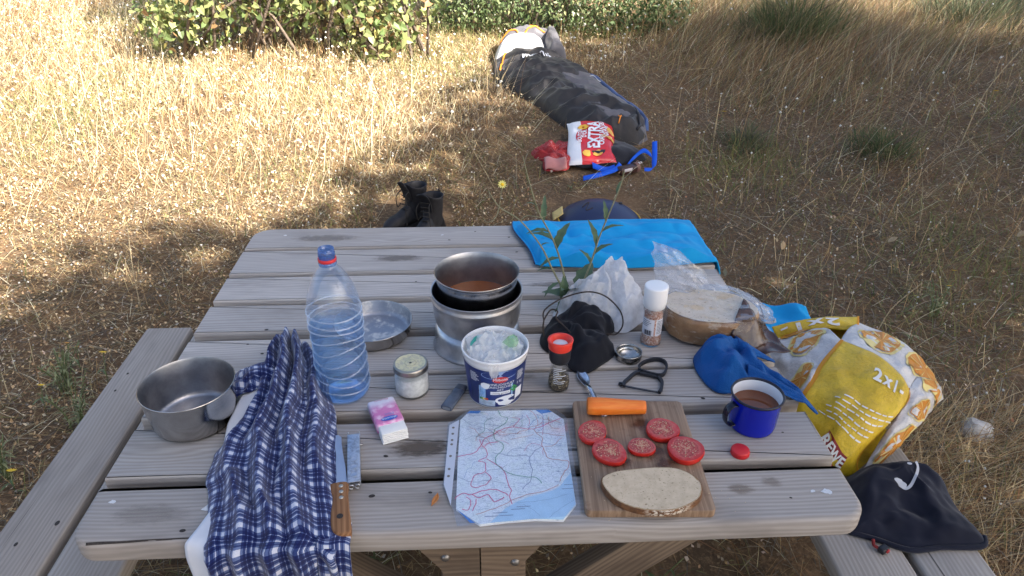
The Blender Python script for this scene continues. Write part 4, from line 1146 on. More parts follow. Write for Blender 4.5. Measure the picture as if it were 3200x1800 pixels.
mk("wall", lathe([(0, 0.003), (RB - 0.003, 0.003), (RB - 0.001, 0.0), (RB, 0.002), (RT - 0.0003, 0.103), (0.0663, 0.104), (0.0672, 0.106), (0.0672, 0.116), (0.0690, 0.117), (0.0692, 0.1195), (0.0678, 0.1215), (0.0660, 0.1205), (0.0645, 0.110), (0.0585, 0.03), (0.0, 0.028)], 80), MAT_TUB, tub)
lab = mk("label", lathe([(RB + 0.0003, 0.0035), (RT, 0.0985)], 80), MAT_TUBBLUE, tub)
R0, R1 = RB + 0.0003, RT
wr = lambda g, a=-90 + 8, off=0.0004: wrap(g, R0, R1, 0.0035, 0.0985, R(a), off)
MAT_INKW = plain("white_print", (0.75, 0.77, 0.80), 0.4)
MAT_INKR = plain("red_print", (0.50, 0.03, 0.03), 0.4)
MAT_INKG = plain("green_print", (0.05, 0.28, 0.07), 0.4)
MAT_INKLB = plain("light_blue_print", (0.16, 0.34, 0.62), 0.4, c2=(0.30, 0.48, 0.72), scale=80)
MAT_INKSKY = plain("pale_sky_print", (0.35, 0.48, 0.70), 0.4, c2=(0.08, 0.14, 0.36), scale=25)
MAT_INKDK = plain("dark_print", (0.03, 0.03, 0.05), 0.5)
mk("print_glow", wr(gridell(0.0, 0.088, 0.040, 0.0105, 28), off=0.0003), MAT_INKSKY, lab, smooth=False)
mk("logo", wr(gridell(0.0, 0.0765, 0.0165, 0.0080, 28), off=0.0006), MAT_INKR, lab, smooth=False)
def put_text(txt, x, y, size, mat, a=-82, off=0.0009, rot=0.0, parent=None, sp=1.0, bold=0.0):
    g = text_geo(txt, size, space=sp, bold=bold)
    c, s_ = math.cos(rot), math.sin(rot)
    g = ([(x + v[0] * c - v[1] * s_, y + v[0] * s_ + v[1] * c, 0) for v in g[0]], g[1])
    return mk("lettering", wr(g, a, off), mat, parent or lab, smooth=False)
put_text("Milbona", 0.0, 0.0770, 0.0095, MAT_INKW)
put_text("SAHNE-JOGHURT", 0.0, 0.0645, 0.0078, MAT_INKW)
put_text("GRIECHISCHER", 0.0, 0.0570, 0.0078, MAT_INKW)
put_text("ART", 0.0, 0.0497, 0.0078, MAT_INKW)
mk("banner", wr(gridrect(-0.020, 0.0215, 0.0375, 0.0455), off=0.0006), MAT_INKW, lab, smooth=False)
put_text("cremig gerührt", 0.001, 0.0413, 0.0062, MAT_INKDK)
mk("print_houses", wr(gridrect(-0.045, -0.030, 0.020, 0.058), off=0.0005), MAT_INKLB, lab, smooth=False)
mk("print_wall", wr(gridrect(-0.045, -0.010, 0.006, 0.022), off=0.0007), plain("pale_blue_print", (0.45, 0.55, 0.68), 0.4, var=0.3, scale=90), lab, smooth=False)
mk("print_dome", wr(gridell(-0.031, 0.060, 0.010, 0.008, 20, 0.25, 3), off=0.0007), MAT_INKW, lab, smooth=False)
mk("print_yoghurt", wr(gridell(0.013, 0.020, 0.024, 0.013, 26, 0.3, 2), off=0.0008), MAT_INKW, lab, smooth=False)
mk("print_spoon", wr(gridrect(0.024, 0.0275, 0.026, 0.062, 2, 6), off=0.0005), MAT_INKLB, lab, smooth=False)
dm = [(0.030 + 0.0095 * math.cos(R(a)), 0.047 + 0.0095 * math.sin(R(a)), 0) for a in (0, 90, 180, 270)]
mk("green_badge", wr((dm, [(0, 1, 2, 3)]), off=0.0010), MAT_INKG, lab, smooth=False)
for k, c in enumerate([(0.02, 0.25, 0.08), (0.20, 0.40, 0.05), (0.70, 0.50, 0.05), (0.62, 0.20, 0.04), (0.55, 0.05, 0.03)]):
    mk("score_box", wr(gridrect(-0.0425 + 0.0036 * k, -0.0392 + 0.0036 * k, 0.0215, 0.0275, 2, 1), off=0.0011), plain("score_%d" % k, c, 0.5), lab, smooth=False)
put_text("C", -0.0337, 0.0245, 0.008, MAT_INKW, off=0.0014)
for a in (-38, 28 - 160):
    mk("side_panel", wr(gridrect(-0.0155, 0.0155, 0.012, 0.094, 8, 2), a, 0.0005), plain("navy_side_print", (0.022, 0.035, 0.12), 0.4), lab, smooth=False)
    for k in range(7):
        mk("small_print", wr(gridrect(-0.011, 0.004 + 0.006 * ((k * 7) % 3) / 2, 0.086 - k * 0.0033, 0.0872 - k * 0.0033, 4, 1), a, 0.0008), MAT_INKW, lab, smooth=False)
put_text("1 kg", 0.0, 0.056, 0.010, MAT_INKW, -40)
mk("table_print", wr(gridrect(-0.011, 0.009, 0.016, 0.042, 6, 1), -38, 0.0008), MAT_INKW, lab, smooth=False)
# crumpled film inside
film = thing("crumpled_film", "crumpled clear plastic film stuffed into the yoghurt tub", "plastic film", (0.040, 0.374, T + 0.085))
t = NT("crinkled_film")
_h = t.noise(t.obj(), 60, 4, 0.7)
t.P(Base_Color=(0.80, 0.83, 0.85), Roughness=0.25); t.b.inputs['Specular IOR Level'].default_value = 0.7
_tp = t.n('BsdfTransparent'); _mx = t.n('MixShader', {0: t.math('ADD', 0.18, t.math('MULTIPLY', _h, 0.5), clamp=True), 1: _tp.outputs[0], 2: t.b.outputs[0]})
t.bump(_h, 0.5, 0.003)
t.t.links.new(_mx.outputs[0], t.out.inputs[0])
MAT_CRINKLE = t.m
def hf(x, y, s):
    return 0.012 + 0.018 * (1 - s ** 3) + 0.014 * ridge(x * 34, y * 34, 2.2) * (1 - s * 0.4) + 0.005 * ridge(x * 80, y * 80, 5.0) + pleats(x, y, 0.01, 0.0, 9, 0.012, 3.0)
ol = [(0.060 * math.cos(a) * (1 + 0.06 * math.sin(3 * a)), 0.060 * math.sin(a)) for a in [2 * PI * k / 16 for k in range(16)]]
mk("film", mound(ol, hf, 26, 5, 0.006, 45, 3.0), MAT_CRINKLE, film, sharp=28)
mk("film_flap", surf(lambda u, v: ((-0.004 + (u - 0.5) * 0.030 * (1 - v * 0.6) + 0.002 * nz(u * 6, v * 6), -0.058 - 0.013 * math.sin(PI * v * 0.5) + 0.003 * nz(u * 8, v * 5, 2), 0.038 - 0.036 * v + 0.012 * math.sin(PI * min(1, v * 1.5))), (u, v)), 10, 10), MAT_CRINKLE, film)
mk("green_print_patch", tr(mound([(0.010, 0.004), (0.034, 0.026), (0.044, 0.012), (0.034, -0.016)], lambda x, y, s: 0.034 + 0.010 * (1 - s * s) + 0.008 * ridge(x * 60, y * 60, 1), 8, 4, closed_bottom=False), 0.004, -0.012, 0.006), clear("green_printed_film", (0.75, 0.92, 0.75), 0.05, 0.1, 0.2, haze=0.42, hazec=(0.25, 0.55, 0.22)), film)
mk("teal_tab", surf(lambda u, v: ((-0.050 + 0.018 * u, -0.004 + 0.030 * u + 0.008 * (v - 0.5), 0.034 + 0.006 * v + 0.004 * math.sin(PI * u)), (u, v)), 8, 4), plain("teal_plastic", (0.02, 0.25, 0.22), 0.4), film, solid=0.0008)

# ------------------------------------------------------------------ enamel mug
mug = thing("enamel_mug", "cobalt blue enamel mug of tea with black rim at the table's right side", "mug", (0.546, 0.246, T))
MAT_ENB = plain("blue_enamel", (0.003, 0.012, 0.36), 0.22, spec=0.4)
MAT_ENW = plain("white_enamel", (0.72, 0.74, 0.77), 0.2)
MAT_ENK = plain("black_enamel", (0.008, 0.009, 0.022), 0.18)
H = 0.078
mk("body", lathe([(0, 0.001), (0.036, 0.0005), (0.0405, 0.0), (0.0430, 0.003), (0.0450, 0.012), (0.0470, H - 0.004), (0.0478, H - 0.0025)], 72), MAT_ENB, mug)
mk("inside", lathe([(0.0482, H), (0.0466, H - 0.004), (0.0440, 0.012), (0.0410, 0.004), (0, 0.003)], 72), MAT_ENW, mug)
mk("rim", lathe([(0.0474, H - 0.0030), (0.0502, H - 0.0030), (0.0514, H - 0.0008), (0.0506, H + 0.0016), (0.0484, H + 0.0022), (0.0470, H + 0.0004), (0.0468, H - 0.0022), (0.0474, H - 0.0030)], 72), MAT_ENK, mug)
mk("tea", lathe([(0.0452, 0.052), (0, 0.052)], 64), MAT_TEA, mug)
pts = spline([(0.0440, 0, 0.063), (0.054, 0, 0.064), (0.0640, 0, 0.056), (0.0675, 0, 0.042), (0.0640, 0, 0.025), (0.054, 0, 0.016), (0.0440, 0, 0.017)], 5)
V, F = [], []
for i, q in enumerate(pts):
    tn = (pts[min(i + 1, len(pts) - 1)] - pts[max(i - 1, 0)]).normalized(); nn = Vector((tn.z, 0, -tn.x))
    for k in range(10):
        a = 2 * PI * k / 10
        V.append(tuple(q + Vector((0, 1, 0)) * 0.0085 * math.cos(a) * (1.15 if i < 5 else 1.0) + nn * 0.0022 * math.sin(a)))
for i in range(len(pts) - 1):
    for k in range(10): F.append((i * 10 + k, i * 10 + (k + 1) % 10, (i + 1) * 10 + (k + 1) % 10, (i + 1) * 10 + k))
mk("handle", (V, F), MAT_ENK, mug, rot=(0, 0, R(196)))

# ------------------------------------------------------------------ small jar of white powder
j = thing("glass_jar", "small glass jar of white powder with a scratched yellowish lid", "jar", (-0.135, 0.383, T))
mk("glass", lathe([(0, 0.001), (0.030, 0.0), (0.034, 0.003), (0.0362, 0.010), (0.0358, 0.045), (0.0345, 0.051), (0.0330, 0.056), (0.0330, 0.062)], 56), MAT_GLASS, j)
mk("powder", lathe([(0, 0.003), (0.029, 0.003), (0.0345, 0.010), (0.0343, 0.042), (0.030, 0.046), (0, 0.044)], 48), plain("white_powder", (0.74, 0.74, 0.74), 0.9, var=0.18, scale=120, bump=0.4, bscale=400), j)
t = NT("worn_lid")
_r = t.n('VectorMath', {0: t.mapping(t.obj(), (1, 1, 0))}, operation='LENGTH').outputs['Value']
_f = t.noise(t.obj(), 150, 4, 0.7)
_c = t.mix(t.smooth(_f, 0.45, 0.62), (0.62, 0.58, 0.36), (0.45, 0.42, 0.32))
_rg = t.math('MULTIPLY', t.math('SUBTRACT', 1, t.smooth(t.math('ABSOLUTE', t.math('SUBTRACT', _r, 0.0115)), 0.0, 0.0012)), 0.5)
_c = t.mix(_rg, _c, (0.22, 0.2, 0.15))
_c = t.mix(t.math('SUBTRACT', 1, t.smooth(_r, 0.002, 0.0038)), _c, (0.06, 0.055, 0.05))
t.P(Base_Color=_c, Roughness=0.45, Metallic=0.2)
lid = mk("lid", lathe([(0, 0.0732), (0.012, 0.0732), (0.013, 0.0726), (0.0305, 0.0730), (0.0312, 0.0735)], 56), t.m, j)
mk("lid_edge", lathe([(0.0312, 0.0735), (0.0340, 0.0740), (0.0358, 0.0730), (0.0364, 0.0700), (0.0360, 0.0640), (0.0366, 0.0615), (0.0350, 0.0605)], 56), metal("lid_metal", (0.42, 0.39, 0.34), 0.35), lid)

# ------------------------------------------------------------------ salt grinder
s = thing("salt_grinder", "glass grinder of pink salt with a white cap beside the bread bag", "grinder", (0.408, 0.546, T))
mk("glass", lathe([(0, 0.001), (0.022, 0.0), (0.0245, 0.003), (0.0250, 0.012), (0.0225, 0.022), (0.0218, 0.03), (0.0218, 0.080), (0.0235, 0.088), (0.0240, 0.094), (0.0215, 0.098)], 48), MAT_GLASS, s)
t = NT("pink_salt")
_v = t.n('TexVoronoi', {'Vector': t.obj(), 'Scale': 420.0}); _cc = t.n('SeparateColor', {0: _v.outputs['Color']}).outputs[0]
t.P(Base_Color=t.ramp(_cc, [(0.0, (0.40, 0.17, 0.11)), (0.45, (0.58, 0.33, 0.25)), (0.8, (0.70, 0.52, 0.45)), (1.0, (0.78, 0.68, 0.63))]), Roughness=0.6)
t.bump(_v.outputs['Distance'], 0.8, 0.002)
mk("salt", lathe([(0, 0.003), (0.0215, 0.003), (0.0235, 0.012), (0.0210, 0.022), (0.0206, 0.03), (0.0206, 0.080), (0.019, 0.084), (0, 0.086)], 40), t.m, s)
lb = mk("label", wrap(gridrect(-0.036, 0.030, 0.030, 0.074, 24, 1), 0.0222, 0.0222, 0, 1, R(-92), 0.0), plain("paper_label", (0.62, 0.63, 0.68), 0.6), s)
wl = lambda g, off: wrap(g, 0.0222, 0.0222, 0, 1, R(-92), off)
for k in range(9):
    mk("small_print", wl(gridrect(0.006, 0.024 + 0.003 * math.sin(k * 2.1), 0.0685 - k * 0.0040, 0.0697 - k * 0.0040, 6, 1), 0.0003), MAT_INKDK, lb, smooth=False)
for k in range(4):
    mk("small_print", wl(gridrect(-0.032, -0.012 + 0.004 * math.sin(k * 1.7), 0.0685 - k * 0.0045, 0.0697 - k * 0.0045, 6, 1), 0.0003), MAT_INKDK, lb, smooth=False)
for k in range(11):
    mk("barcode_bar", wl(gridrect(-0.024 + k * 0.0017, -0.0232 + k * 0.0017 + 0.0004 * (k % 3), 0.032, 0.045, 1, 1), 0.0003), MAT_INKDK, lb, smooth=False)
mk("window_stripe", wl(gridrect(-0.0005, 0.0035, 0.030, 0.074, 2, 1), 0.0004), t.m, lb, smooth=False)
mk("collar", lathe([(0.0236, 0.0965), (0.0244, 0.098), (0.0236, 0.0995)], 40), MAT_GLASS, s)
mk("cap", lathe([(0.0225, 0.098), (0.0238, 0.099), (0.0262, 0.1125), (0.0268, 0.150), (0.0262, 0.1525), (0.0225, 0.1532), (0.0, 0.1535)], 56), plain("white_cap_plastic", (0.78, 0.79, 0.80), 0.4), s)

# ------------------------------------------------------------------ pepper grinder
s = thing("pepper_grinder", "glass pepper grinder with black collar and red top", "grinder", (0.175, 0.385, T))
mk("glass", lathe([(0, 0.001), (0.019, 0.0), (0.0222, 0.003), (0.0232, 0.012), (0.0235, 0.020), (0.0212, 0.034), (0.0185, 0.050), (0.0178, 0.062), (0.0190, 0.071)], 48), MAT_GLASS, s)
t = NT("peppercorns")
_v = t.n('TexVoronoi', {'Vector': t.obj(), 'Scale': 260.0}); _cc = t.n('SeparateColor', {0: _v.outputs['Color']}).outputs[0]
t.P(Base_Color=t.ramp(_cc, [(0.0, (0.05, 0.035, 0.02)), (0.5, (0.14, 0.10, 0.06)), (0.8, (0.32, 0.25, 0.15)), (1.0, (0.45, 0.36, 0.22))]), Roughness=0.7)
t.bump(_v.outputs['Distance'], 1.0, -0.003)
mk("peppercorns", lathe([(0, 0.003), (0.0185, 0.003), (0.0218, 0.010), (0.0222, 0.019), (0.0210, 0.026), (0.012, 0.029), (0, 0.028)], 40), t.m, s)
for k in range(9):
    x0 = -0.017 + 0.002 * math.sin(k * 3.1)
    z = 0.058 - k * 0.0042
    g = wrap(gridrect(x0, x0 + 0.019 + 0.010 * math.sin(k * 1.9), z, z + 0.0012, 8, 1), 0.0242, 0.0178, 0.018, 0.062, R(-85), 0.0006)
    mk("small_print", g, MAT_INKW, s, smooth=False)
MAT_BLKP = plain("black_plastic", (0.016, 0.016, 0.020), 0.45)
mk("collar", lathe([(0.0185, 0.070), (0.0200, 0.069), (0.0222, 0.076), (0.0238, 0.100), (0.0232, 0.102)], 48), MAT_BLKP, s)
MAT_REDP = plain("red_grinder_plastic", (0.72, 0.045, 0.025), 0.35)
mk("top", lathe([(0.0234, 0.101), (0.0246, 0.1025), (0.0248, 0.112), (0.0256, 0.120), (0.0250, 0.122), (0.0205, 0.121), (0.0165, 0.112), (0.0150, 0.111)], 48, lambda a, r, z: r + (0.0012 * math.cos(2 * a) if z > 0.115 else 0)), MAT_REDP, s)
mk("grinder_plate", lathe([(0.0152, 0.1112), (0.011, 0.1125), (0.0, 0.114)], 36), plain("pale_grinder", (0.66, 0.68, 0.72), 0.4), s)

# ------------------------------------------------------------------ lighter
l = thing("lighter", "worn grey-blue translucent lighter lying beside the yoghurt tub", "lighter", (-0.0445, 0.353, T), R(66))
_lo = []
for k in range(20):
    a = 2 * PI * k / 20; _lo.append((0.0125 * abs(math.cos(a)) ** 0.6 * (1 if math.cos(a) > 0 else -1), 0.0062 * abs(math.sin(a)) ** 0.7 * (1 if math.sin(a) > 0 else -1)))
V, F = prism(_lo, 0, 0.062, 0.001, 2)
mk("body", ([(v[2] - 0.042, v[0], v[1] + 0.0064) for v in V], F), plain("grey_blue_plastic", (0.105, 0.13, 0.18), 0.22, var=0.3, scale=60, spec=0.6), l)
V, F = prism([(p_[0] * 0.96, p_[1] * 0.96) for p_ in _lo], 0, 0.016, 0.001, 2)
mk("wheel_guard", ([(v[2] + 0.021, v[0], v[1] + 0.0064) for v in V], F), plain("grey_guard", (0.10, 0.105, 0.12), 0.35, 0.5), l)
mk("base_plug", ([(-0.0425 - 0.0003, p_[0] * 0.72, p_[1] * 0.6 + 0.0064) for p_ in _lo], [tuple(range(20))]), plain("pale_base", (0.20, 0.22, 0.26), 0.4), l, smooth=False)

# ------------------------------------------------------------------ tissue packet
k_ = thing("tissue_packet", "opened pink and white packet of paper tissues", "tissues", (-0.176, 0.279, T), R(21))
t = NT("pink_wrapper")
_sep = t.n('SeparateXYZ', {0: t.obj()})
_f = t.noise(t.obj(), 55, 4, 0.6)
_c = t.mix(t.smooth(_f, 0.45, 0.68), (0.62, 0.20, 0.42), (0.78, 0.55, 0.68))
_top = t.smooth(_sep.outputs[1], 0.018, 0.046)
_c = t.mix(t.math('MULTIPLY', _top, 0.85), _c, (0.74, 0.76, 0.82))
t.P(Base_Color=_c, Roughness=0.22); t.b.inputs['Specular IOR Level'].default_value = 0.6
t.bump(t.noise(t.obj(), 50, 4, 0.6), 0.35, 0.003)
MAT_PINK = t.m
mk("wrapper", tr(rbox(0.056, 0.082, 0.024, 0.006, 3), 0, 0.014, 0.0125), MAT_PINK, k_)
MAT_TISSUE = plain("white_tissue", (0.80, 0.79, 0.76), 0.9)
for q in range(6):
    mk("tissue", tr(rbox(0.051 - 0.001 * (q % 2), 0.034, 0.0029, 0.0012, 2), 0.0004 * (q % 3), -0.0415 + 0.0011 * q, 0.0028 + 0.0034 * q), MAT_TISSUE, k_)
lo = mk("logo", tr(gridell(0.001, 0, 0.0165, 0.0062, 28), 0, -0.014, 0.0256), plain("blue_logo_print", (0.02, 0.11, 0.52), 0.4), k_, smooth=False)
g = text_geo("alouette", 0.0088)
mk("lettering", ([(-v[0] + 0.001, -v[1] - 0.014, 0.0260) for v in g[0]], g[1]), MAT_INKW, lo, smooth=False)
g = text_geo("Mouchoirs", 0.0066)
mk("lettering", ([(-v[0], -v[1] + 0.0475, 0.0251) for v in g[0]], g[1]), plain("maroon_print", (0.42, 0.05, 0.10), 0.5), k_, smooth=False)
g = text_geo("Mini", 0.011)
mk("lettering", ([(-v[0] + 0.004, -v[1] - 0.001, 0.0257) for v in g[0]], g[1]), plain("violet_print", (0.22, 0.22, 0.55), 0.5), k_, smooth=False)

# ------------------------------------------------------------------ knife
kn = thing("kitchen_knife", "kitchen knife with worn wooden handle beside the plaid cloth", "knife", (-0.243, 0.105, T + 0.006), R(10))
bl = [(-0.017, 0.0), (-0.0172, 0.04), (-0.0165, 0.09), (-0.014, 0.125), (-0.008, 0.137), (0.0, 0.139), (0.0055, 0.130), (0.0058, 0.112), (0.0075, 0.085), (0.0115, 0.045), (0.0135, 0.0)]
mk("blade", prism(bl, 0.0, 0.0018, 0.0005, 1), metal("satin_blade", (0.60, 0.64, 0.72), 0.5, 0.04), kn, sharp=40)
MAT_HANDLE = wood("oiled_handle", (0.36, 0.19, 0.09), (0.16, 0.075, 0.035), 3.0)
ho = [(v.x, v.y * 1.10) for v in spline([(-0.0165, 0.0), (0.0135, 0.0), (0.0140, -0.020), (0.0150, -0.050), (0.0170, -0.078), (0.0175, -0.100), (0.0140, -0.1065), (-0.002, -0.106), (-0.0120, -0.098), (-0.0165, -0.080), (-0.0145, -0.050), (-0.0125, -0.030), (-0.0180, -0.016)], 4, True)]
V, F = prism([(p_[1], -p_[0]) for p_ in ho], -0.006, 0.0115, 0.004, 3)
hd = mk("handle", (V, F), MAT_HANDLE, kn, rot=(0, 0, R(90)))
MAT_RIVET = metal("brass_rivet", (0.62, 0.56, 0.46), 0.35)
for q in (-0.010, -0.0235, -0.0375):
    mk("rivet", lathe([(0, 0.0014), (0.0036, 0.001), (0.0042, 0)], 18), MAT_RIVET, hd, (q, -0.003, 0.0112))
mk("hanging_hole", hole_geo(0.0058, 1.0), MAT_HOLE, hd, (-0.080, 0.0, 0.0118), smooth=False)

# ------------------------------------------------------------------ pot gripper
gp = thing("pot_gripper", "scratched aluminium pot gripper with three dimples beside the knife", "gripper", (-0.2265, 0.168, T), R(8.5))
t = NT("scuffed_gripper")
_f = t.noise(t.mapping(t.obj(), (1, 1, 1)), 90, 5, 0.75)
t.P(Base_Color=t.mix(t.smooth(_f, 0.42, 0.62), (0.58, 0.61, 0.66), (0.38, 0.40, 0.44)), Metallic=0.85, Roughness=0.42)
t.bump(_f, 0.4, 0.0006)
MAT_GRIP = t.m
mk("channel", join(tr(rbox(0.0225, 0.128, 0.0016, 0.0006, 2), 0, 0, 0.0165), tr(rbox(0.0014, 0.128, 0.011, 0.0005, 2), -0.0108, 0, 0.0112), tr(rbox(0.0014, 0.128, 0.011, 0.0005, 2), 0.0108, 0, 0.0112)), MAT_GRIP, gp, sharp=40)
mk("lower_arm", join(tr(rbox(0.018, 0.120, 0.0015, 0.0005, 2), 0, 0.004, 0.004), tr(rbox(0.0013, 0.12, 0.006, 0.0005, 2), -0.0088, 0.004, 0.0062), tr(rbox(0.0013, 0.12, 0.006, 0.0005, 2), 0.0088, 0.004, 0.0062)), MAT_GRIP, gp, sharp=40)
for q in (-0.046, -0.026, -0.006):
    mk("dimple", lathe([(0.0056, 0.0), (0.0062, 0.0009), (0.0066, 0.0002)], 22), MAT_GRIP, gp, (0.0, q, 0.01735))
    mk("dimple_floor", hole_geo(0.0056, 1.0), metal("dimple_metal", (0.66, 0.68, 0.72), 0.35), gp, (0, q, 0.0176), smooth=False)
for sx in (-1, 1):
    mk("curled_jaw", tube([(sx * 0.0055 + 0.0045 * math.cos(a), -0.066, 0.0075 + 0.0045 * math.sin(a)) for a in [2 * PI * k / 12 for k in range(11)]], 0.0011, 6), MAT_GRIP, gp)
    mk("hook", tube([(sx * 0.0105, 0.055, 0.012), (sx * 0.0115, 0.066, 0.013), (sx * 0.0108, 0.070, 0.016), (sx * 0.009, 0.069, 0.018)], 0.0012, 6), MAT_GRIP, gp)
mk("pivot", tube([(-0.0165, 0.040, 0.010), (0.0165, 0.040, 0.010)], 0.0022, 10), MAT_STEEL, gp)
# ------------------------------------------------------------------ cutting board
t = NT("board_wood")
_o = t.obj()
_n = t.noise(t.mapping(_o, (170, 3.0, 20)), 1.0, 3, 0.7); _n2 = t.noise(t.mapping(_o, (40, 1.5, 10)), 1.0, 4, 0.6); _n3 = t.noise(_o, 22, 4, 0.6)
_c = t.mix(t.smooth(_n, 0.3, 0.7), (0.185, 0.115, 0.068), (0.33, 0.225, 0.145))
_c = t.mix(t.math('MULTIPLY', t.smooth(_n2, 0.5, 0.75), 0.5), _c, (0.14, 0.075, 0.04))
_c = t.mix(t.math('MULTIPLY', t.smooth(_n3, 0.58, 0.72), 0.45), _c, (0.12, 0.055, 0.03))
t.P(Base_Color=_c, Roughness=0.62); t.bump(_n, 0.25, 0.0008)
MAT_BOARD = t.m
BOA = R(-2.5)
board = thing("cutting_board", "brown wooden cutting board at the table's front edge", "cutting board", (0.300, 0.163, T), BOA)
hx, hy, r = 0.111, 0.1475, 0.010
ol = arc(-hx + r, -hy + r, r, 180, 270, 4) + arc(hx - r, -hy + r, r, 270, 360, 4) + arc(hx - r, hy - r, r, 0, 90, 4) + arc(-hx + r, hy - r, r, 90, 180, 4)
mk("slab", prism(ol, 0, 0.017, 0.0022, 2), MAT_BOARD, board, sharp=40)
BZT = T + 0.0172

# ------------------------------------------------------------------ tomato slices
t = NT("tomato_flesh")
_o0 = t.obj(); _rs = t.n('ObjectInfo').outputs['Random']
_o = t.n('VectorMath', {0: _o0, 1: t.n('CombineXYZ', {0: t.math('MULTIPLY', _rs, 0.9), 1: t.math('MULTIPLY', _rs, 0.37), 2: 0.0}).outputs[0]}, operation='ADD').outputs[0]
_r = t.n('VectorMath', {0: t.mapping(_o0, (1, 1, 0))}, operation='LENGTH').outputs['Value']
_sx = t.n('SeparateXYZ', {0: _o0}); _th = t.math('ARCTAN2', _sx.outputs[1], _sx.outputs[0])
_lob = t.math('SINE', t.math('ADD', t.math('MULTIPLY', _th, t.math('ADD', 2.0, t.math('FLOOR', t.math('MULTIPLY', _rs, 2.99)))), t.math('MULTIPLY', _rs, 23.0)))
_rn = t.math('DIVIDE', _r, 0.031)
_w = t.math('ADD', t.math('ADD', _rn, t.math('MULTIPLY', t.math('MULTIPLY', _lob, 0.16), t.math('SUBTRACT', 1.0, t.smooth(_rn, 0.6, 0.95)))), t.math('MULTIPLY', t.math('SUBTRACT', t.noise(_o, 70, 3, 0.6), 0.5), 0.75))
_c = t.ramp(_w, [(0.0, (0.55, 0.24, 0.14)), (0.18, (0.50, 0.12, 0.08)), (0.36, (0.34, 0.03, 0.022)), (0.52, (0.46, 0.07, 0.05)), (0.66, (0.30, 0.022, 0.018)), (0.78, (0.52, 0.09, 0.065)), (0.93, (0.50, 0.035, 0.028)), (1.0, (0.45, 0.018, 0.012))])
_sd = t.n('TexVoronoi', {'Vector': _o, 'Scale': 330.0}); _sm = t.math('MULTIPLY', t.math('LESS_THAN', _sd.outputs['Distance'], 0.28), t.math('SUBTRACT', 1.0, t.smooth(_rn, 0.45, 0.8)))
_c = t.mix(t.math('MULTIPLY', _sm, 0.75), _c, (0.68, 0.50, 0.27))
_pp = t.noise(_o, 900, 1, 0.5); _c = t.mix(t.math('MULTIPLY', t.smooth(_pp, 0.66, 0.70), 0.8), _c, (0.10, 0.05, 0.03))
t.P(Base_Color=_c, Roughness=0.2); t.b.inputs['Specular IOR Level'].default_value = 0.6
t.b.inputs['Subsurface Weight'].default_value = 0.0
t.bump(t.noise(_o, 160, 4, 0.6), 0.5, 0.002)
MAT_TOMF = t.m
MAT_TOMS = plain("tomato_skin", (0.55, 0.022, 0.015), 0.2, spec=0.6)
MAT_SEED = plain("spice_crumb", (0.62, 0.47, 0.28), 0.8)
def tomato(label, x, y, r, sy, th, tilt, seed):
    t_ = thing("tomato_slice", label, "tomato slice", (x, y, BZT), rot=(R(tilt[0]), R(tilt[1]), seed * 1.1), group="tomato slices on the cutting board")
    f = lambda a, rr, z: rr * (1 + 0.035 * math.sin(2 * a + seed) + 0.03 * math.sin(3 * a + seed * 2.3)) * (1.0 if True else 0)
    g = lathe([(0, 0), (r * 0.86, 0.0), (r * 0.95, 0.002), (r, th * 0.55), (r * 0.985, th * 0.9), (r * 0.965, th)], 44, f)
    g = ([(v[0], v[1] * sy, v[2]) for v in g[0]], g[1])
    mk("skin", g, MAT_TOMS, t_)
    g = lathe([(r * 0.966, th), (r * 0.8, th + 0.0006), (r * 0.5, th + 0.0002), (0, th + 0.0004)], 44, f)
    g = ([(v[0], v[1] * sy, v[2]) for v in g[0]], g[1])
    mk("flesh", g, MAT_TOMF, t_)
    rr_ = random.Random(seed * 31)
    V, F = [], []
    for k in range(42):
        a = rr_.uniform(0, 6.28); q = r * 0.75 * math.sqrt(rr_.random()); s_ = rr_.uniform(0.0006, 0.0014); k0 = len(V)
        cx, cy = q * math.cos(a), q * math.sin(a) * sy
        b_ = rr_.uniform(0, 6.28)
        V += [(cx + s_ * math.cos(b_ + m_) * (1.4 if m_ % 3 == 0 else 0.8), cy + s_ * math.sin(b_ + m_), th + 0.0008 + (0.0008 if i_ == 4 else 0)) for i_, m_ in enumerate((0, 1.57, 3.14, 4.71))] + [(cx, cy, th + 0.0017)]
        F += [(k0, k0 + 1, k0 + 4), (k0 + 1, k0 + 2, k0 + 4), (k0 + 2, k0 + 3, k0 + 4), (k0 + 3, k0, k0 + 4)]
    mk("spice_crumbs", (V, F), MAT_SEED, t_, smooth=False)
tomato("tomato slice at the cutting board's upper left, under the carrot's thick end", 0.221, 0.207, 0.0315, 0.88, 0.0125, (0, 0), 1)
tomato("tomato slice directly above the bread slice's left half", 0.244, 0.152, 0.0340, 0.90, 0.0125, (0, 0), 2)
tomato("smallest tomato slice, in the middle of the board", 0.3065, 0.164, 0.0258, 0.92, 0.010, (2, 0), 3)
tomato("tomato slice at the board's upper right, near the carrot's thin end", 0.356, 0.208, 0.0320, 0.98, 0.0125, (0, 0), 4)
tomato("tomato slice on the board's right edge above the bread", 0.3855, 0.150, 0.0350, 0.95, 0.014, (0, 0), 5)

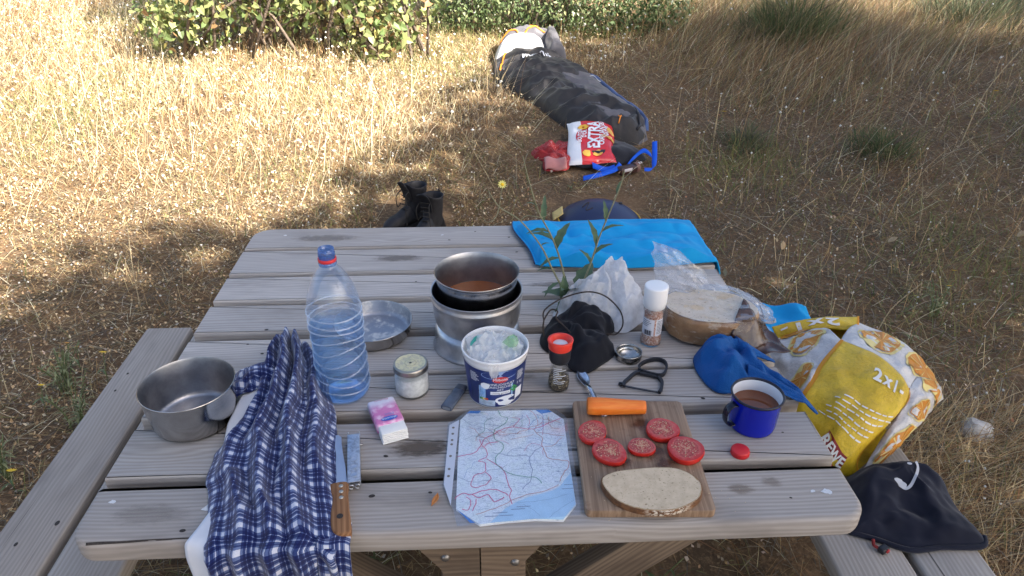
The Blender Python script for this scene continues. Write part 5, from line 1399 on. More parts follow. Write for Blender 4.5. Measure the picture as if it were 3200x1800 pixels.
# ------------------------------------------------------------------ bread slice
t = NT("bread_crumb")
_o = t.obj()
_v = t.n('TexVoronoi', {'Vector': _o, 'Scale': 190.0}); _f = t.noise(_o, 60, 4, 0.7); _f2 = t.noise(t.mapping(_o, (1, 1.6, 1)), 210, 2, 0.6)
_c = t.mix(t.smooth(_f, 0.35, 0.7), (0.66, 0.53, 0.37), (0.56, 0.44, 0.30))
_pore = t.smooth(_f2, 0.64, 0.70)
_big = t.smooth(t.noise(t.mapping(_o, (1, 2.2, 1), (4, 1, 0)), 75, 2, 0.5), 0.69, 0.72)
_c = t.mix(t.math('MULTIPLY', t.math('MAXIMUM', _pore, _big), 0.8), _c, (0.22, 0.15, 0.085))
t.P(Base_Color=_c, Roughness=0.9); t.b.inputs['Specular IOR Level'].default_value = 0.15
t.bump(t.math('SUBTRACT', _f, t.math('ADD', _pore, _big)), 0.5, 0.0015)
MAT_CRUMB = t.m
t = NT("bread_crust")
_o = t.obj(); _f = t.noise(_o, 70, 4, 0.7); _sx = t.n('SeparateXYZ', {0: _o})
_fl = t.math('MULTIPLY', t.smooth(t.noise(t.mapping(_o, (1, 1, 1.5)), 130, 4, 0.7), 0.46, 0.56), t.math('MULTIPLY', t.math('SUBTRACT', 1.0, t.smooth(_sx.outputs[1], -0.050, -0.034)), t.smooth(_sx.outputs[0], -0.030, 0.0)))
_c = t.mix(t.smooth(_f, 0.35, 0.65), (0.20, 0.09, 0.035), (0.10, 0.045, 0.02))
_c = t.mix(_fl, _c, (0.66, 0.60, 0.50))
t.P(Base_Color=_c, Roughness=0.8); t.bump(_f, 0.6, 0.003)
MAT_CRUST = t.m
br = thing("bread_slice", "oval slice of grey-brown bread on the board's front half", "bread slice", (0.302, 0.056, BZT), BOA)
bo = [(v.x, v.y) for v in spline([(-0.087, 0.014), (-0.070, 0.034), (-0.025, 0.045), (0.040, 0.049), (0.074, 0.034), (0.088, 0.008), (0.078, -0.024), (0.045, -0.046), (0.010, -0.054), (-0.035, -0.048), (-0.070, -0.026)], 6, True)]
V, F = prism(bo, 0.0, 0.0135, 0.002, 2)
mk("crust", (V, F[:-2]), MAT_CRUST, br)
mk("crumb", ([(x * 0.968, y * 0.955, 0.01375 + 0.0004 * nz(x * 60, y * 60)) for x, y in bo], [tuple(range(len(bo)))]), MAT_CRUMB, br, smooth=False)
mk("crust_rim", join(([(x * q, y * q, z) for q, z in ((0.99, 0.0128), (0.962, 0.0139), (0.94, 0.0134)) for x, y in bo], [(k * len(bo) + i, k * len(bo) + (i + 1) % len(bo), (k + 1) * len(bo) + (i + 1) % len(bo), (k + 1) * len(bo) + i) for k in range(2) for i in range(len(bo))])), plain("golden_rim", (0.36, 0.22, 0.10), 0.85, c2=(0.46, 0.35, 0.22), scale=90), br)

# ------------------------------------------------------------------ carrot
ca = thing("carrot_piece", "peeled orange carrot piece across the board's far edge", "carrot", (0.277, 0.272, BZT), R(-4))
prof = [(0.0, -0.0575), (0.0150, -0.0575), (0.0172, -0.0555), (0.0180, -0.045), (0.0172, -0.02), (0.0155, 0.01), (0.0143, 0.035), (0.0138, 0.050), (0.0134, 0.0565), (0.0115, 0.0582), (0.0, 0.0582)]
V, F = lathe(prof, 22, lambda a, r, z: r * (1 + 0.035 * math.sin(5 * a + z * 20) + 0.02 * math.sin(9 * a)))
V = [(v[2], v[1], v[0] + 0.0165 - 0.03 * max(0, v[2]) * 0.12) for v in V]
t = NT("carrot_flesh")
_o = t.obj(); _f = t.noise(t.mapping(_o, (20, 160, 160)), 1.0, 3, 0.6); _e = t.smooth(t.math('ABSOLUTE', t.n('SeparateXYZ', {0: _o}).outputs[0]), 0.0568, 0.0572)
t.P(Base_Color=t.mix(t.smooth(_f, 0.35, 0.7), (0.78, 0.17, 0.012), (0.84, 0.24, 0.03)), Roughness=0.45); t.bump(_f, 0.25, 0.001)
mk("flesh", (V, F), t.m, ca, sharp=45)
mk("cut_face", ([(-0.0578, v[0] * 0.0125, 0.0165 + v[1] * 0.0125) for v in [(math.cos(2 * PI * k / 20), math.sin(2 * PI * k / 20)) for k in range(20)]], [tuple(range(20))]), plain("carrot_core", (0.62, 0.17, 0.02), 0.5), ca, smooth=False)

# orange peeling on the table
tag(mk("carrot_peel", surf(lambda u, v: (((v - 0.5) * 0.010 * math.sin(PI * u) + 0.004 * math.sin(2 * u), (u - 0.5) * 0.030, 0.0012 + 0.003 * (v - 0.5) ** 2 * 4), (u, v)), 10, 4), plain("dull_orange_peel", (0.52, 0.20, 0.05), 0.6), loc=(-0.076, 0.071, T + 0.0004), rot=(0, 0, R(-12)), solid=0.0006), "shrivelled orange carrot peeling left of the map", "carrot peel")

# ------------------------------------------------------------------ map in a clear sleeve
mp = thing("road_map", "folded road map in a clear punched sleeve at the table's front", "map", (0.0625, 0.158, T), R(-2.5))
t = NT("map_paper")
_o = t.obj()
_n = t.noise(_o, 60, 4, 0.7); _b = t.n('TexVoronoi', {'Vector': _o, 'Scale': 70.0}, feature='DISTANCE_TO_EDGE').outputs['Distance']
_b2 = t.n('TexVoronoi', {'Vector': t.n('VectorMath', {0: _o, 1: t.n('VectorMath', {0: t.n('TexNoise', {'Vector': _o, 'Scale': 40.0}).outputs['Color'], 1: (0.02, 0.02, 0.02)}, operation='MULTIPLY').outputs[0]}, operation='ADD').outputs[0], 'Scale': 120.0}, feature='DISTANCE_TO_EDGE').outputs['Distance']
_wd = t.noise(t.mapping(_o, (260, 900, 1)), 1.0, 1, 0.5); _wd2 = t.noise(t.mapping(_o, (130, 420, 1), (5, 5, 0)), 1.0, 1, 0.5)
_c = t.mix(t.smooth(_n, 0.35, 0.7), (0.86, 0.88, 0.86), (0.84, 0.88, 0.80))
_c = t.mix(t.math('MULTIPLY', t.math('LESS_THAN', _b, 0.03), 0.22), _c, (0.30, 0.36, 0.45))
_c = t.mix(t.math('MULTIPLY', t.math('LESS_THAN', _b2, 0.05), 0.16), _c, (0.40, 0.45, 0.52))
_c = t.mix(t.math('MULTIPLY', t.smooth(_wd, 0.60, 0.68), 0.45), _c, (0.12, 0.16, 0.28))
_c = t.mix(t.math('MULTIPLY', t.smooth(_wd2, 0.66, 0.72), 0.25), _c, (0.15, 0.20, 0.32))
t.P(Base_Color=_c, Roughness=0.55)
MAT_MAP = t.m
# paper outline (cut corners), local coordinates
po = [(-0.083, 0.146), (0.078, 0.150), (0.106, 0.120), (0.108, 0.020), (0.112, -0.105), (0.088, -0.140), (0.040, -0.138), (-0.010, -0.143), (-0.052, -0.150), (-0.094, -0.115), (-0.098, 0.0), (-0.100, 0.118)]
for k in range(2):
    mk("paper_sheet", prism([(x * (1 + 0.004 * k), y - 0.0018 * (1 - k)) for x, y in po], 0.0006 + 0.0016 * k, 0.0018 + 0.0016 * k), MAT_MAP if k else plain("white_paper", (0.72, 0.73, 0.74), 0.6), mp, smooth=False)
ZM = 0.0038
MAT_SEA = plain("map_sea_print", (0.50, 0.70, 0.82), 0.55, var=0.06, scale=40)
sea = [(0.1105, -0.060), (0.1118, -0.105), (0.088, -0.1395), (0.040, -0.1375), (0.0, -0.1425), (-0.035, -0.146), (-0.010, -0.115), (0.012, -0.098), (0.030, -0.088), (0.055, -0.080), (0.075, -0.072), (0.088, -0.062), (0.098, -0.045), (0.1095, -0.028)]
mk("sea_area", flat(sea, ZM), MAT_SEA, mp, smooth=False)
for pl in ([(-0.083, 0.146), (-0.060, 0.1465), (-0.064, 0.138), (-0.0885, 0.138)], [(0.050, 0.1492), (0.077, 0.1498), (0.084, 0.143), (0.062, 0.137)], [(-0.090, -0.119), (-0.060, -0.146), (-0.068, -0.147), (-0.0925, -0.1165)]):
    mk("blue_corner", flat(pl, ZM + 0.0001), plain("map_blue_print", (0.03, 0.20, 0.55), 0.5), mp, smooth=False)
MAT_RD1 = plain("pink_road_ink", (0.80, 0.08, 0.22), 0.5); MAT_RD2 = plain("orange_road_ink", (0.70, 0.26, 0.16), 0.5); MAT_GRN = plain("green_map_ink", (0.20, 0.42, 0.28), 0.5); MAT_GRY = plain("grey_map_ink", (0.25, 0.30, 0.40), 0.5); MAT_BLU = plain("blue_line_ink", (0.20, 0.34, 0.55), 0.5)
roads = [([(-0.100, 0.012), (-0.088, 0.016), (-0.070, 0.022), (-0.058, 0.040), (-0.050, 0.062), (-0.030, 0.078), (-0.012, 0.092), (0.008, 0.096), (0.030, 0.092), (0.046, 0.091), (0.060, 0.097), (0.078, 0.110), (0.100, 0.122)], 0.0016, MAT_RD1),
         ([(-0.060, 0.060), (-0.055, 0.044), (-0.045, 0.030), (-0.046, 0.010), (-0.060, 0.002), (-0.048, -0.004), (-0.046, -0.022), (-0.052, -0.030), (-0.066, -0.038), (-0.072, -0.060), (-0.060, -0.066), (-0.042, -0.056), (-0.036, -0.042), (-0.046, -0.028)], 0.0015, MAT_RD1),
         ([(-0.045, 0.006), (-0.026, -0.008), (-0.012, -0.026), (-0.006, -0.050), (0.0, -0.072), (-0.002, -0.088), (0.002, -0.104)], 0.0015, MAT_RD1),
         ([(-0.098, -0.092), (-0.085, -0.080), (-0.068, -0.082), (-0.050, -0.074), (-0.028, -0.070), (-0.012, -0.078), (-0.004, -0.086)], 0.0018, MAT_RD1),
         ([(-0.068, -0.082), (-0.055, -0.090), (-0.040, -0.083), (-0.030, -0.098), (-0.018, -0.094), (-0.012, -0.088)], 0.0018, MAT_RD1),
         ([(-0.078, -0.088), (-0.070, -0.100), (-0.074, -0.118), (-0.083, -0.116)], 0.0015, MAT_RD1), ([(-0.060, -0.092), (-0.062, -0.108), (-0.066, -0.120)], 0.0015, MAT_RD1),
         ([(-0.052, 0.040), (-0.040, 0.050), (-0.024, 0.054)], 0.0013, MAT_RD1), ([(0.006, 0.096), (0.012, 0.108), (0.018, 0.120), (0.004, 0.126)], 0.0012, MAT_RD1),
         ([(0.046, 0.091), (0.052, 0.078), (0.062, 0.060), (0.060, 0.040), (0.066, 0.022), (0.070, 0.010), (0.090, 0.004), (0.107, 0.0), (0.104, -0.018), (0.095, -0.030), (0.088, -0.050)], 0.0014, MAT_RD2),
         ([(0.040, 0.148), (0.050, 0.130), (0.054, 0.110), (0.050, 0.094)], 0.0012, MAT_RD2), ([(0.052, 0.080), (0.076, 0.076), (0.104, 0.070)], 0.0012, MAT_RD2), ([(0.058, 0.122), (0.080, 0.118), (0.102, 0.108)], 0.0010, MAT_RD2),
         ([(0.060, 0.042), (0.044, 0.026), (0.034, 0.008), (0.038, -0.012), (0.040, -0.030), (0.034, -0.052), (0.020, -0.070)], 0.0012, MAT_GRY),
         ([(0.064, 0.040), (0.082, 0.044), (0.092, 0.058), (0.100, 0.066)], 0.0010, MAT_RD2),
         ([(-0.025, 0.148), (-0.020, 0.132), (-0.006, 0.122), (-0.014, 0.104), (-0.032, 0.088), (-0.030, 0.062), (-0.014, 0.046), (-0.020, 0.024), (-0.030, 0.006), (-0.018, -0.018), (0.004, -0.034), (0.030, -0.040), (0.048, -0.042), (0.055, -0.056)], 0.0018, MAT_GRN),
         ([(-0.095, 0.120), (-0.075, 0.100), (-0.060, 0.108), (-0.040, 0.104), (-0.020, 0.098)], 0.0009, MAT_GRY), ([(-0.090, 0.060), (-0.070, 0.070), (-0.052, 0.064)], 0.0009, MAT_GRY),
         ([(-0.096, -0.040), (-0.070, -0.052), (-0.040, -0.050), (-0.010, -0.056)], 0.0009, MAT_GRY), ([(0.0, 0.060), (0.020, 0.066), (0.044, 0.074)], 0.0009, MAT_RD2),
         ([(-0.060, -0.128), (-0.035, -0.118), (-0.010, -0.104), (0.020, -0.086), (0.060, -0.074), (0.085, -0.060)], 0.0012, MAT_RD2),
         ([(0.02, -0.105), (0.04, -0.120), (0.05, -0.132)], 0.0005, MAT_GRY), ([(0.01, -0.102), (0.06, -0.095), (0.105, -0.080)], 0.0005, MAT_GRY), ([(0.065, -0.135), (0.085, -0.115), (0.110, -0.095)], 0.0005, MAT_GRY)]
for pts_, w_, m_ in roads:
    mk("road_line", ribbon2(pts_, w_ * 0.85, ZM + 0.0003, 5, 0.0022), m_, mp, smooth=False)
rm = random.Random(12)
for k in range(26):
    x = rm.uniform(-0.085, 0.09); y = rm.uniform(-0.04, 0.135); a = rm.uniform(0, 6.28); pts_ = [(x, y)]
    for q in range(6):
        a += rm.uniform(-0.8, 0.8); x += 0.012 * math.cos(a); y += 0.012 * math.sin(a)
        if -0.095 < x < 0.102 and -0.06 + max(0, x - 0.03) * 0.5 < y < 0.142: pts_.append((x, y))
        else: break
    if len(pts_) > 2: mk("road_line", ribbon2(pts_, rm.choice((0.0006, 0.0008, 0.0010)), ZM + 0.00025, 5, 0.0022), rm.choice((MAT_GRY, MAT_GRY, MAT_RD2, MAT_RD1, MAT_GRN, MAT_BLU)), mp, smooth=False)
V, F = [], []
for k in range(330):
    x = rm.uniform(-0.092, 0.100); y = rm.uniform(-0.120, 0.142)
    if y < -0.07 + (x - 0.05) * 0.6 and x > -0.01: continue
    n_ = rm.randint(3, 9); i0 = 0
    for q in range(n_):
        xx = x + q * 0.0011; k0 = len(V); h_ = rm.uniform(0.0004, 0.0009)
        V += [(xx, y, ZM + 0.0002), (xx + 0.0008, y, ZM + 0.0002), (xx + 0.0008, y + h_, ZM + 0.0002), (xx, y + h_, ZM + 0.0002)]; F.append((k0, k0 + 1, k0 + 2, k0 + 3))
mk("place_names", (V, F), MAT_GRY, mp, smooth=False)
for x, y in [(-0.03, -0.126), (-0.02, -0.132), (0.0, -0.118), (0.01, -0.112), (-0.045, -0.134), (0.09, -0.07), (0.095, -0.06)]:
    mk("place_name", flat([(x, y), (x + 0.024, y + 0.002), (x + 0.024, y + 0.0034), (x, y + 0.0014)], ZM + 0.0004), MAT_GRY, mp, smooth=False)
# sleeve: thin clear sheet over and under, with the punched strip on the left
so = [(-0.110, 0.118), (-0.083, 0.151), (0.090, 0.153), (0.112, 0.124), (0.120, -0.10), (0.118, -0.130), (-0.090, -0.155), (-0.098, -0.120), (-0.1215, -0.060), (-0.1235, 0.105)]
mk("sleeve", prism(so, 0.0050, 0.0052), MAT_SLEEVE, mp, smooth=False)
mk("punch_strip", prism([(-0.1205, 0.100), (-0.1025, 0.116), (-0.1035, -0.110), (-0.1195, -0.060)], 0.0054, 0.0058), plain("white_strip", (0.50, 0.54, 0.62), 0.4), mp, smooth=False)
for y in (0.092, 0.074, 0.056, 0.044, 0.012, -0.022, -0.040):
    mk("punched_hole", hole_geo(0.0030, 0.9), plain("hole_shade", (0.16, 0.15, 0.14), 0.8), mp, (-0.1125, y, 0.0062), smooth=False)

# ------------------------------------------------------------------ spoon
sp = thing("spoon", "steel spoon lying between pepper grinder and carrot", "spoon", (0.231, 0.408, T), R(6))
def spoon_pt(u, v):
    y = 0.028 - 0.062 * u; w = 0.0135 * math.sin(PI * min(1, (u * 0.86 + 0.07))) ** 0.65 * (1 - 0.25 * u)
    x = (v - 0.5) * 2 * w
    return (x, y, 0.0065 - 0.0048 * (1 - (2 * v - 1) ** 2) * math.sin(PI * u) + 0.003 * u), (u, v)
MAT_SPOON = metal("spoon_steel", (0.62, 0.65, 0.72), 0.22)
mk("bowl", surf(spoon_pt, 12, 16), MAT_SPOON, sp, solid=0.0009)
hl = spline([(0, -0.030, 0.0095), (0.001, -0.050, 0.014), (0.004, -0.085, 0.0115), (0.007, -0.150, 0.020)], 5)
V, F = [], []
for i, q in enumerate(hl):
    w = 0.0030 + 0.0030 * min(1, i / 8)
    V += [(q.x - w, q.y, q.z), (q.x + w, q.y, q.z)]
for i in range(len(hl) - 1): F.append((2 * i, 2 * i + 1, 2 * i + 3, 2 * i + 2))
mk("handle", (V, F), MAT_SPOON, sp, solid=0.0016)

# ------------------------------------------------------------------ peeler
pe = thing("vegetable_peeler", "black Y-shaped vegetable peeler lying near the spoon", "peeler", (0.362, 0.405, T), 0.0)
MAT_PEEL = plain("black_peeler_plastic", (0.018, 0.019, 0.024), 0.5, bump=0.2, bscale=300)
def bar(pts_, w, h, z=0.0, name="arm", closed=False):
    P_ = spline([(p_[0], p_[1], 0) for p_ in pts_], 5, closed)
    V, F = [], []
    m = len(P_)
    for i in range(m):
        tn = (P_[(i + 1) % m if closed else min(i + 1, m - 1)] - P_[(i - 1) % m if closed else max(i - 1, 0)]).normalized(); nn = Vector((-tn.y, tn.x, 0))
        for a, b_ in ((-1, 0), (1, 0), (1, 1), (-1, 1)):
            q = P_[i] + nn * a * w / 2; V.append((q.x, q.y, z + b_ * h))
    rng_ = range(m) if closed else range(m - 1)
    for i in rng_:
        j = (i + 1) % m
        for k in range(4): F.append((i * 4 + k, i * 4 + (k + 1) % 4, j * 4 + (k + 1) % 4, j * 4 + k))
    if not closed: F += [(3, 2, 1, 0), tuple((m - 1) * 4 + k for k in range(4))]
    bm = bmesh.new(); bm.from_mesh(mesh("tmp", V, F, MAT_PEEL, False)); bmesh.ops.recalc_face_normals(bm, faces=bm.faces)
    return bm_geo(bm)
mk("handle_loop", bar([(0.000, 0.020), (-0.004, 0.032), (0.006, 0.047), (0.024, 0.058), (0.045, 0.062), (0.058, 0.052), (0.059, 0.034), (0.050, 0.012), (0.040, 0.003), (0.024, 0.006)], 0.0042, 0.009, 0.002, closed=True), MAT_PEEL, pe, smooth=True, sharp=40)
mk("fork_bridge", bar([(-0.004, 0.014), (0.012, 0.008), (0.032, -0.001)], 0.010, 0.006, 0.003), MAT_PEEL, pe, sharp=40)
mk("fork_arm", bar([(0.002, 0.017), (-0.016, 0.013), (-0.034, -0.006), (-0.046, -0.020), (-0.048, -0.032)], 0.0062, 0.007, 0.002), MAT_PEEL, pe, sharp=40)
mk("fork_arm", bar([(0.030, 0.003), (0.036, -0.018), (0.030, -0.042), (0.022, -0.056)], 0.0062, 0.007, 0.002), MAT_PEEL, pe, sharp=40)
mk("blade", bar([(-0.047, -0.030), (-0.014, -0.043), (0.021, -0.055)], 0.0042, 0.0022, 0.004), metal("dark_blade", (0.10, 0.10, 0.11), 0.35), pe, sharp=40)
mk("eye_gouger", tr(lathe([(0.0022, 0.002), (0.0048, 0.002), (0.0050, 0.006), (0.0022, 0.006)], 14), -0.0535, -0.022, 0), MAT_PEEL, pe)

# ------------------------------------------------------------------ screw lid and red cap
li = thing("jar_lid", "upturned metal screw lid between black bag and salt grinder", "lid", (0.344, 0.484, T))
mk("rim", lathe([(0, 0.0012), (0.0255, 0.0012), (0.0275, 0.0), (0.0292, 0.002), (0.0290, 0.006), (0.0300, 0.0075), (0.0290, 0.009), (0.0300, 0.0105), (0.0290, 0.012), (0.0300, 0.0135), (0.0292, 0.0155), (0.0304, 0.0175), (0.0300, 0.0192), (0.0285, 0.0190), (0.0280, 0.016), (0.0278, 0.003), (0, 0.0022)], 56), metal("lid_tin", (0.45, 0.44, 0.42), 0.25), li)
rc = thing("bottle_cap", "small red plastic bottle cap in front of the blue mug", "cap", (0.496, 0.164, T))
mk("cap", lathe([(0, 0.0), (0.0165, 0.0), (0.0172, 0.0012), (0.0172, 0.0095), (0.0166, 0.0115), (0.0150, 0.0125), (0, 0.0127)], 72, lambda a, r, z: r + (0.00035 * math.cos(36 * a) if 0.001 < z < 0.011 else 0)), plain("matt_red_plastic", (0.60, 0.025, 0.03), 0.42), rc)

# juice on the board, crumbs round the slice
t = NT("tomato_juice")
_o = t.obj(); _r = t.n('VectorMath', {0: t.mapping(_o, (1, 1, 0))}, operation='LENGTH').outputs['Value']
_a = t.math('MULTIPLY', t.math('SUBTRACT', 1.0, t.smooth(t.math('ADD', _r, t.math('MULTIPLY', t.math('SUBTRACT', t.noise(_o, 60, 3, 0.6), 0.5), 0.03)), 0.008, 0.026)), 0.6)
t.P(Base_Color=(0.10, 0.032, 0.016), Roughness=0.12)
_tp = t.n('BsdfTransparent'); _mx = t.n('MixShader', {0: _a, 1: _tp.outputs[0], 2: t.b.outputs[0]}); t.t.links.new(_mx.outputs[0], t.out.inputs[0])
for x, y, s in [(0.025, -0.005, 1.3), (-0.062, 0.030, 1.0), (0.080, 0.030, 1.2), (0.020, 0.075, 1.1), (0.045, -0.035, 0.9), (-0.03, -0.03, 0.8)]:
    o = mk("juice_stain", flat([(-0.034, -0.034), (0.034, -0.034), (0.034, 0.034), (-0.034, 0.034)]), t.m, board, (x, y, 0.0176), smooth=False); o.scale = (s, s * 0.8, 1)
rc2 = random.Random(5); V, F = [], []
for k in range(90):
    x = rc2.gauss(0.302, 0.065); y = rc2.gauss(0.085, 0.06); s = rc2.uniform(0.0005, 0.0014)
    onb = abs(x - 0.30) < 0.105 and abs(y - 0.163) < 0.14
    z = (BZT if onb else T) + 0.0004; k0 = len(V)
    if not onb and (y < 0.012 or 0.127 < y < 0.15 or y > 0.28): continue
    V += [(x - s, y - s * 0.7, z), (x + s, y - s * 0.5, z), (x + s * 0.3, y + s, z), (x, y, z + s)]; F += [(0 + k0, 1 + k0, 3 + k0), (1 + k0, 2 + k0, 3 + k0), (2 + k0, k0, 3 + k0)]
tag(mk("crumbs", (V, F), MAT_CRUMB, smooth=False), "loose bread crumbs round the slice on the board", "crumbs", kind='stuff')
# ------------------------------------------------------------------ cloth materials
def fabric(name, c, rough=0.9, weave=900, bump=0.25, c2=None, sheen=0.2, blot=12, bdist=0.0008):
    t = NT(name)
    o = t.obj()
    f = t.noise(o, weave, 2, 0.6); g = t.noise(o, blot, 4, 0.6)
    c2 = c2 or tuple(x * 0.78 for x in c)
    t.P(Base_Color=t.mix(t.smooth(g, 0.35, 0.7), c, c2), Roughness=rough)
    t.b.inputs['Specular IOR Level'].default_value = 0.15; t.b.inputs['Sheen Weight'].default_value = sheen
    t.bump(f, bump, bdist)
    return t.m
MAT_TOWEL = fabric("blue_microfibre", (0.010, 0.31, 0.64), weave=700, c2=(0.008, 0.27, 0.58), sheen=0.05)
MAT_CLOTH = fabric("royal_blue_terry", (0.008, 0.10, 0.35), weave=420, bump=1.0, bdist=0.004, c2=(0.010, 0.085, 0.30), sheen=0.08)
MAT_BLACKF = fabric("black_jersey", (0.012, 0.013, 0.018), weave=800, sheen=0.08)
MAT_NAVYF = fabric("black_navy_fabric", (0.010, 0.012, 0.024), weave=600, sheen=0.15)
MAT_HEM = fabric("navy_hem", (0.02, 0.035, 0.09), weave=600)

# blue towel at the far right, falling over the table's far right corner
def towel_h(x, y):
    h = 0.006 + pleats(x, y, 0.30, 1.02, 5, 0.016, 1.0, 0.10, True) + pleats(x, y, 0.62, 1.10, 5, 0.014, 3.0, 0.08, True) + 0.011 * ridge(x * 4.5 + y * 2.0, y * 13, 1.3) + 0.004 * ridge(x * 9, y * 19 + x * 4, 4.1) + 0.003 * nz(x * 22, y * 22, 2)
    h += 0.016 * math.exp(-((y - 0.935 - 0.02 * math.sin(x * 9)) / 0.018) ** 2) * (0.6 + 0.5 * nz(x * 9, 3))
    h += 0.012 * math.exp(-((x - 0.24) ** 2 / 0.006 + (y - 1.19) ** 2 / 0.0012)) + 0.009 * math.exp(-((x - 0.36) ** 2 / 0.004 + (y - 1.19) ** 2 / 0.0012))
    ed = min(1.0, max(0.25, (1.21 - y) / 0.07)) * min(1.0, max(0.25, (0.68 - x) / 0.08))
    return max(0.002, 0.004 + (h - 0.004) * ed)
def towel_pt(u, v):
    # v 0 near edge .. 1 far; beyond the far edge and the right edge it hangs down
    xl = 0.126 + 0.040 * (1 - v) ** 3 + 0.012 * math.sin(v * 7) + 0.02 * max(0, v - 0.88) * 8 * 0.1
    xr = 0.70 + 0.05 * (1 - v)
    x = xl + (xr - xl) * u
    ynear = 0.905 + 0.010 * math.sin(x * 11) + 0.012 * max(0, x - 0.5) * 4 + (0.035 * max(0, 0.19 - x) / 0.07 if x < 0.19 else 0)
    y = ynear + (1.285 - ynear) * v
    z = T + towel_h(x, y)
    if y > 1.213:
        d = y - 1.213; z -= d * 2.4; y = 1.213 + 0.016 * min(1, d / 0.02) + 0.004 * math.sin(x * 30); z = min(z, T + towel_h(x, 1.213))
    if x > 0.676:
        d = x - 0.676; z -= d * 1.8; x = 0.676 + 0.014 * min(1, d / 0.02)
    if u < 0.03 or v < 0.03: z = min(z, T + 0.010)
    return (x, y, z), (u, v)
tw = thing("blue_towel", "bright blue microfibre towel spread over the table's far right corner", "towel", (0, 0, 0))
mk("towel_sheet", surf(towel_pt, 90, 60), MAT_TOWEL, tw, solid=0.004, offset=1)
_ed = [towel_pt(0.0, k / 40)[0] for k in range(38)]
mk("dark_hem", tube([(p_[0] - 0.001, p_[1], max(T + 0.004, p_[2] + 0.002)) for p_ in _ed], 0.0024, 6), MAT_HEM, tw)
# second towel end on the bench
b2 = thing("bench_towel", "blue towel end lying on the right bench behind the yellow bag", "towel", (0.985, 1.03, BZ))
def b2_pt(u, v):
    x = -0.16 + 0.27 * u + 0.03 * v * (u - 0.5); y = -0.13 + 0.245 * v + 0.012 * math.sin(u * 5)
    z = 0.008 + 0.022 * ridge(x * 9 + y * 4, y * 7, 3.3) * (0.4 + 0.6 * v) + 0.012 * math.exp(-((u - 0.75) ** 2) / 0.02)
    if x > 0.082: z -= (x - 0.082) * 1.5; x = 0.082 + (x - 0.082) * 0.5
    return (x, y, max(z, 0.003 if x <= 0.082 else -0.05)), (u, v)
mk("towel_sheet", surf(b2_pt, 36, 30), MAT_TOWEL, b2, solid=0.004, offset=1)

# royal blue cloth, a crumpled peak with a tail over the table edge
bc = thing("blue_cleaning_cloth", "crumpled royal blue cleaning cloth behind the blue mug", "cloth", (0.566, 0.440, T))
def bc_h(x, y, s):
    peak = 0.050 * math.exp(-((x + 0.005) ** 2 / 0.0032 + (y - 0.030) ** 2 / 0.0014)) + 0.026 * math.exp(-((x - 0.030) ** 2 / 0.0022 + (y + 0.015) ** 2 / 0.0030)) + 0.022 * math.exp(-((x + 0.040) ** 2 / 0.002 + (y + 0.04) ** 2 / 0.002))
    hollow = 0.045 * math.exp(-((x - 0.012) ** 2 / 0.00035 + (y - 0.012) ** 2 / 0.0005))
    e = (1 - s ** 6)
    return max(0.003, 0.004 + e * (peak - hollow + 0.008 + pleats(x, y, 0.005, 0.022, 7, 0.017, 1.0, 0.055, True) + pleats(x, y, 0.02, -0.10, 6, 0.016, 4.0, 0.05, True) + 0.002 * ridge(x * 40, y * 40, 7)))
mk("cloth_body", mound([(-0.082, 0.010), (-0.062, 0.052), (-0.010, 0.066), (0.035, 0.060), (0.062, 0.010), (0.052, -0.025), (0.060, -0.070), (0.030, -0.105), (-0.015, -0.100), (-0.060, -0.095), (-0.080, -0.045)], bc_h, 40, 10, 0.003, 30, 8.0), MAT_CLOTH, bc)
def tail_pt(u, v):
    wd = 0.115 * (1 - u) ** 0.55 + 0.004
    x = 0.015 + 0.120 * u + 0.02 * (v - 0.5) * (1 - u); y = -0.045 - 0.105 * u ** 1.1 + (v - 0.5) * wd
    z = 0.016 * (1 - u) + 0.006 + 0.018 * (1 - u) * (1 - abs(math.sin(PI * (v * 2.2 + 0.3 * u)))) + 0.004 * ridge(u * 4, v * 5, 1)
    if 0.566 + x > 0.672: z -= (0.566 + x - 0.672) * 0.8
    return (x, y, z), (u, v)
mk("cloth_tail", surf(tail_pt, 36, 30), MAT_CLOTH, bc, solid=0.003, offset=1)
def flap_pt(u, v):
    x = 0.020 + 0.078 * u; y = 0.045 - 0.040 * u + (v - 0.5) * 0.062 * (1 - 0.85 * u)
    return (x, y, 0.004 + 0.040 * (1 - u) * math.sin(PI * (0.2 + 0.7 * v)) + 0.004), (u, v)
mk("cloth_corner", surf(flap_pt, 14, 10), MAT_CLOTH, bc, solid=0.003, offset=1)

# black drawstring bag
bb = thing("black_stuff_sack", "crumpled black drawstring bag behind the pepper grinder", "bag", (0.245, 0.545, T))
def bb_h(x, y, s):
    e = (1 - s ** 5)
    up = 0.034 * math.exp(-((x - 0.010) ** 2 / 0.0075 + (y - 0.070) ** 2 / 0.0020)) + 0.024 * math.exp(-((x + 0.045) ** 2 / 0.003 + (y - 0.01) ** 2 / 0.004)) + 0.026 * math.exp(-((x - 0.040) ** 2 / 0.0022 + (y + 0.045) ** 2 / 0.0022))
    return max(0.002, 0.003 + e * (up + 0.010 + pleats(x, y, -0.03, 0.03, 5, 0.018, 2.0, 0.05, True) + pleats(x, y, 0.06, -0.02, 6, 0.014, 6.0, 0.05, True) + 0.008 * ridge(x * 16 - y * 10, y * 16 + x * 5, 1.1) + 0.003 * nz(x * 60, y * 60)))
mk("sack", mound([(-0.094, -0.015), (-0.090, 0.040), (-0.060, 0.085), (-0.010, 0.110), (0.050, 0.120), (0.085, 0.090), (0.088, 0.050), (0.062, 0.015), (0.072, -0.045), (0.045, -0.080), (0.0, -0.118), (-0.030, -0.112), (-0.055, -0.070)], bb_h, 36, 9, 0.004, 26, 2.0), MAT_BLACKF, bb)
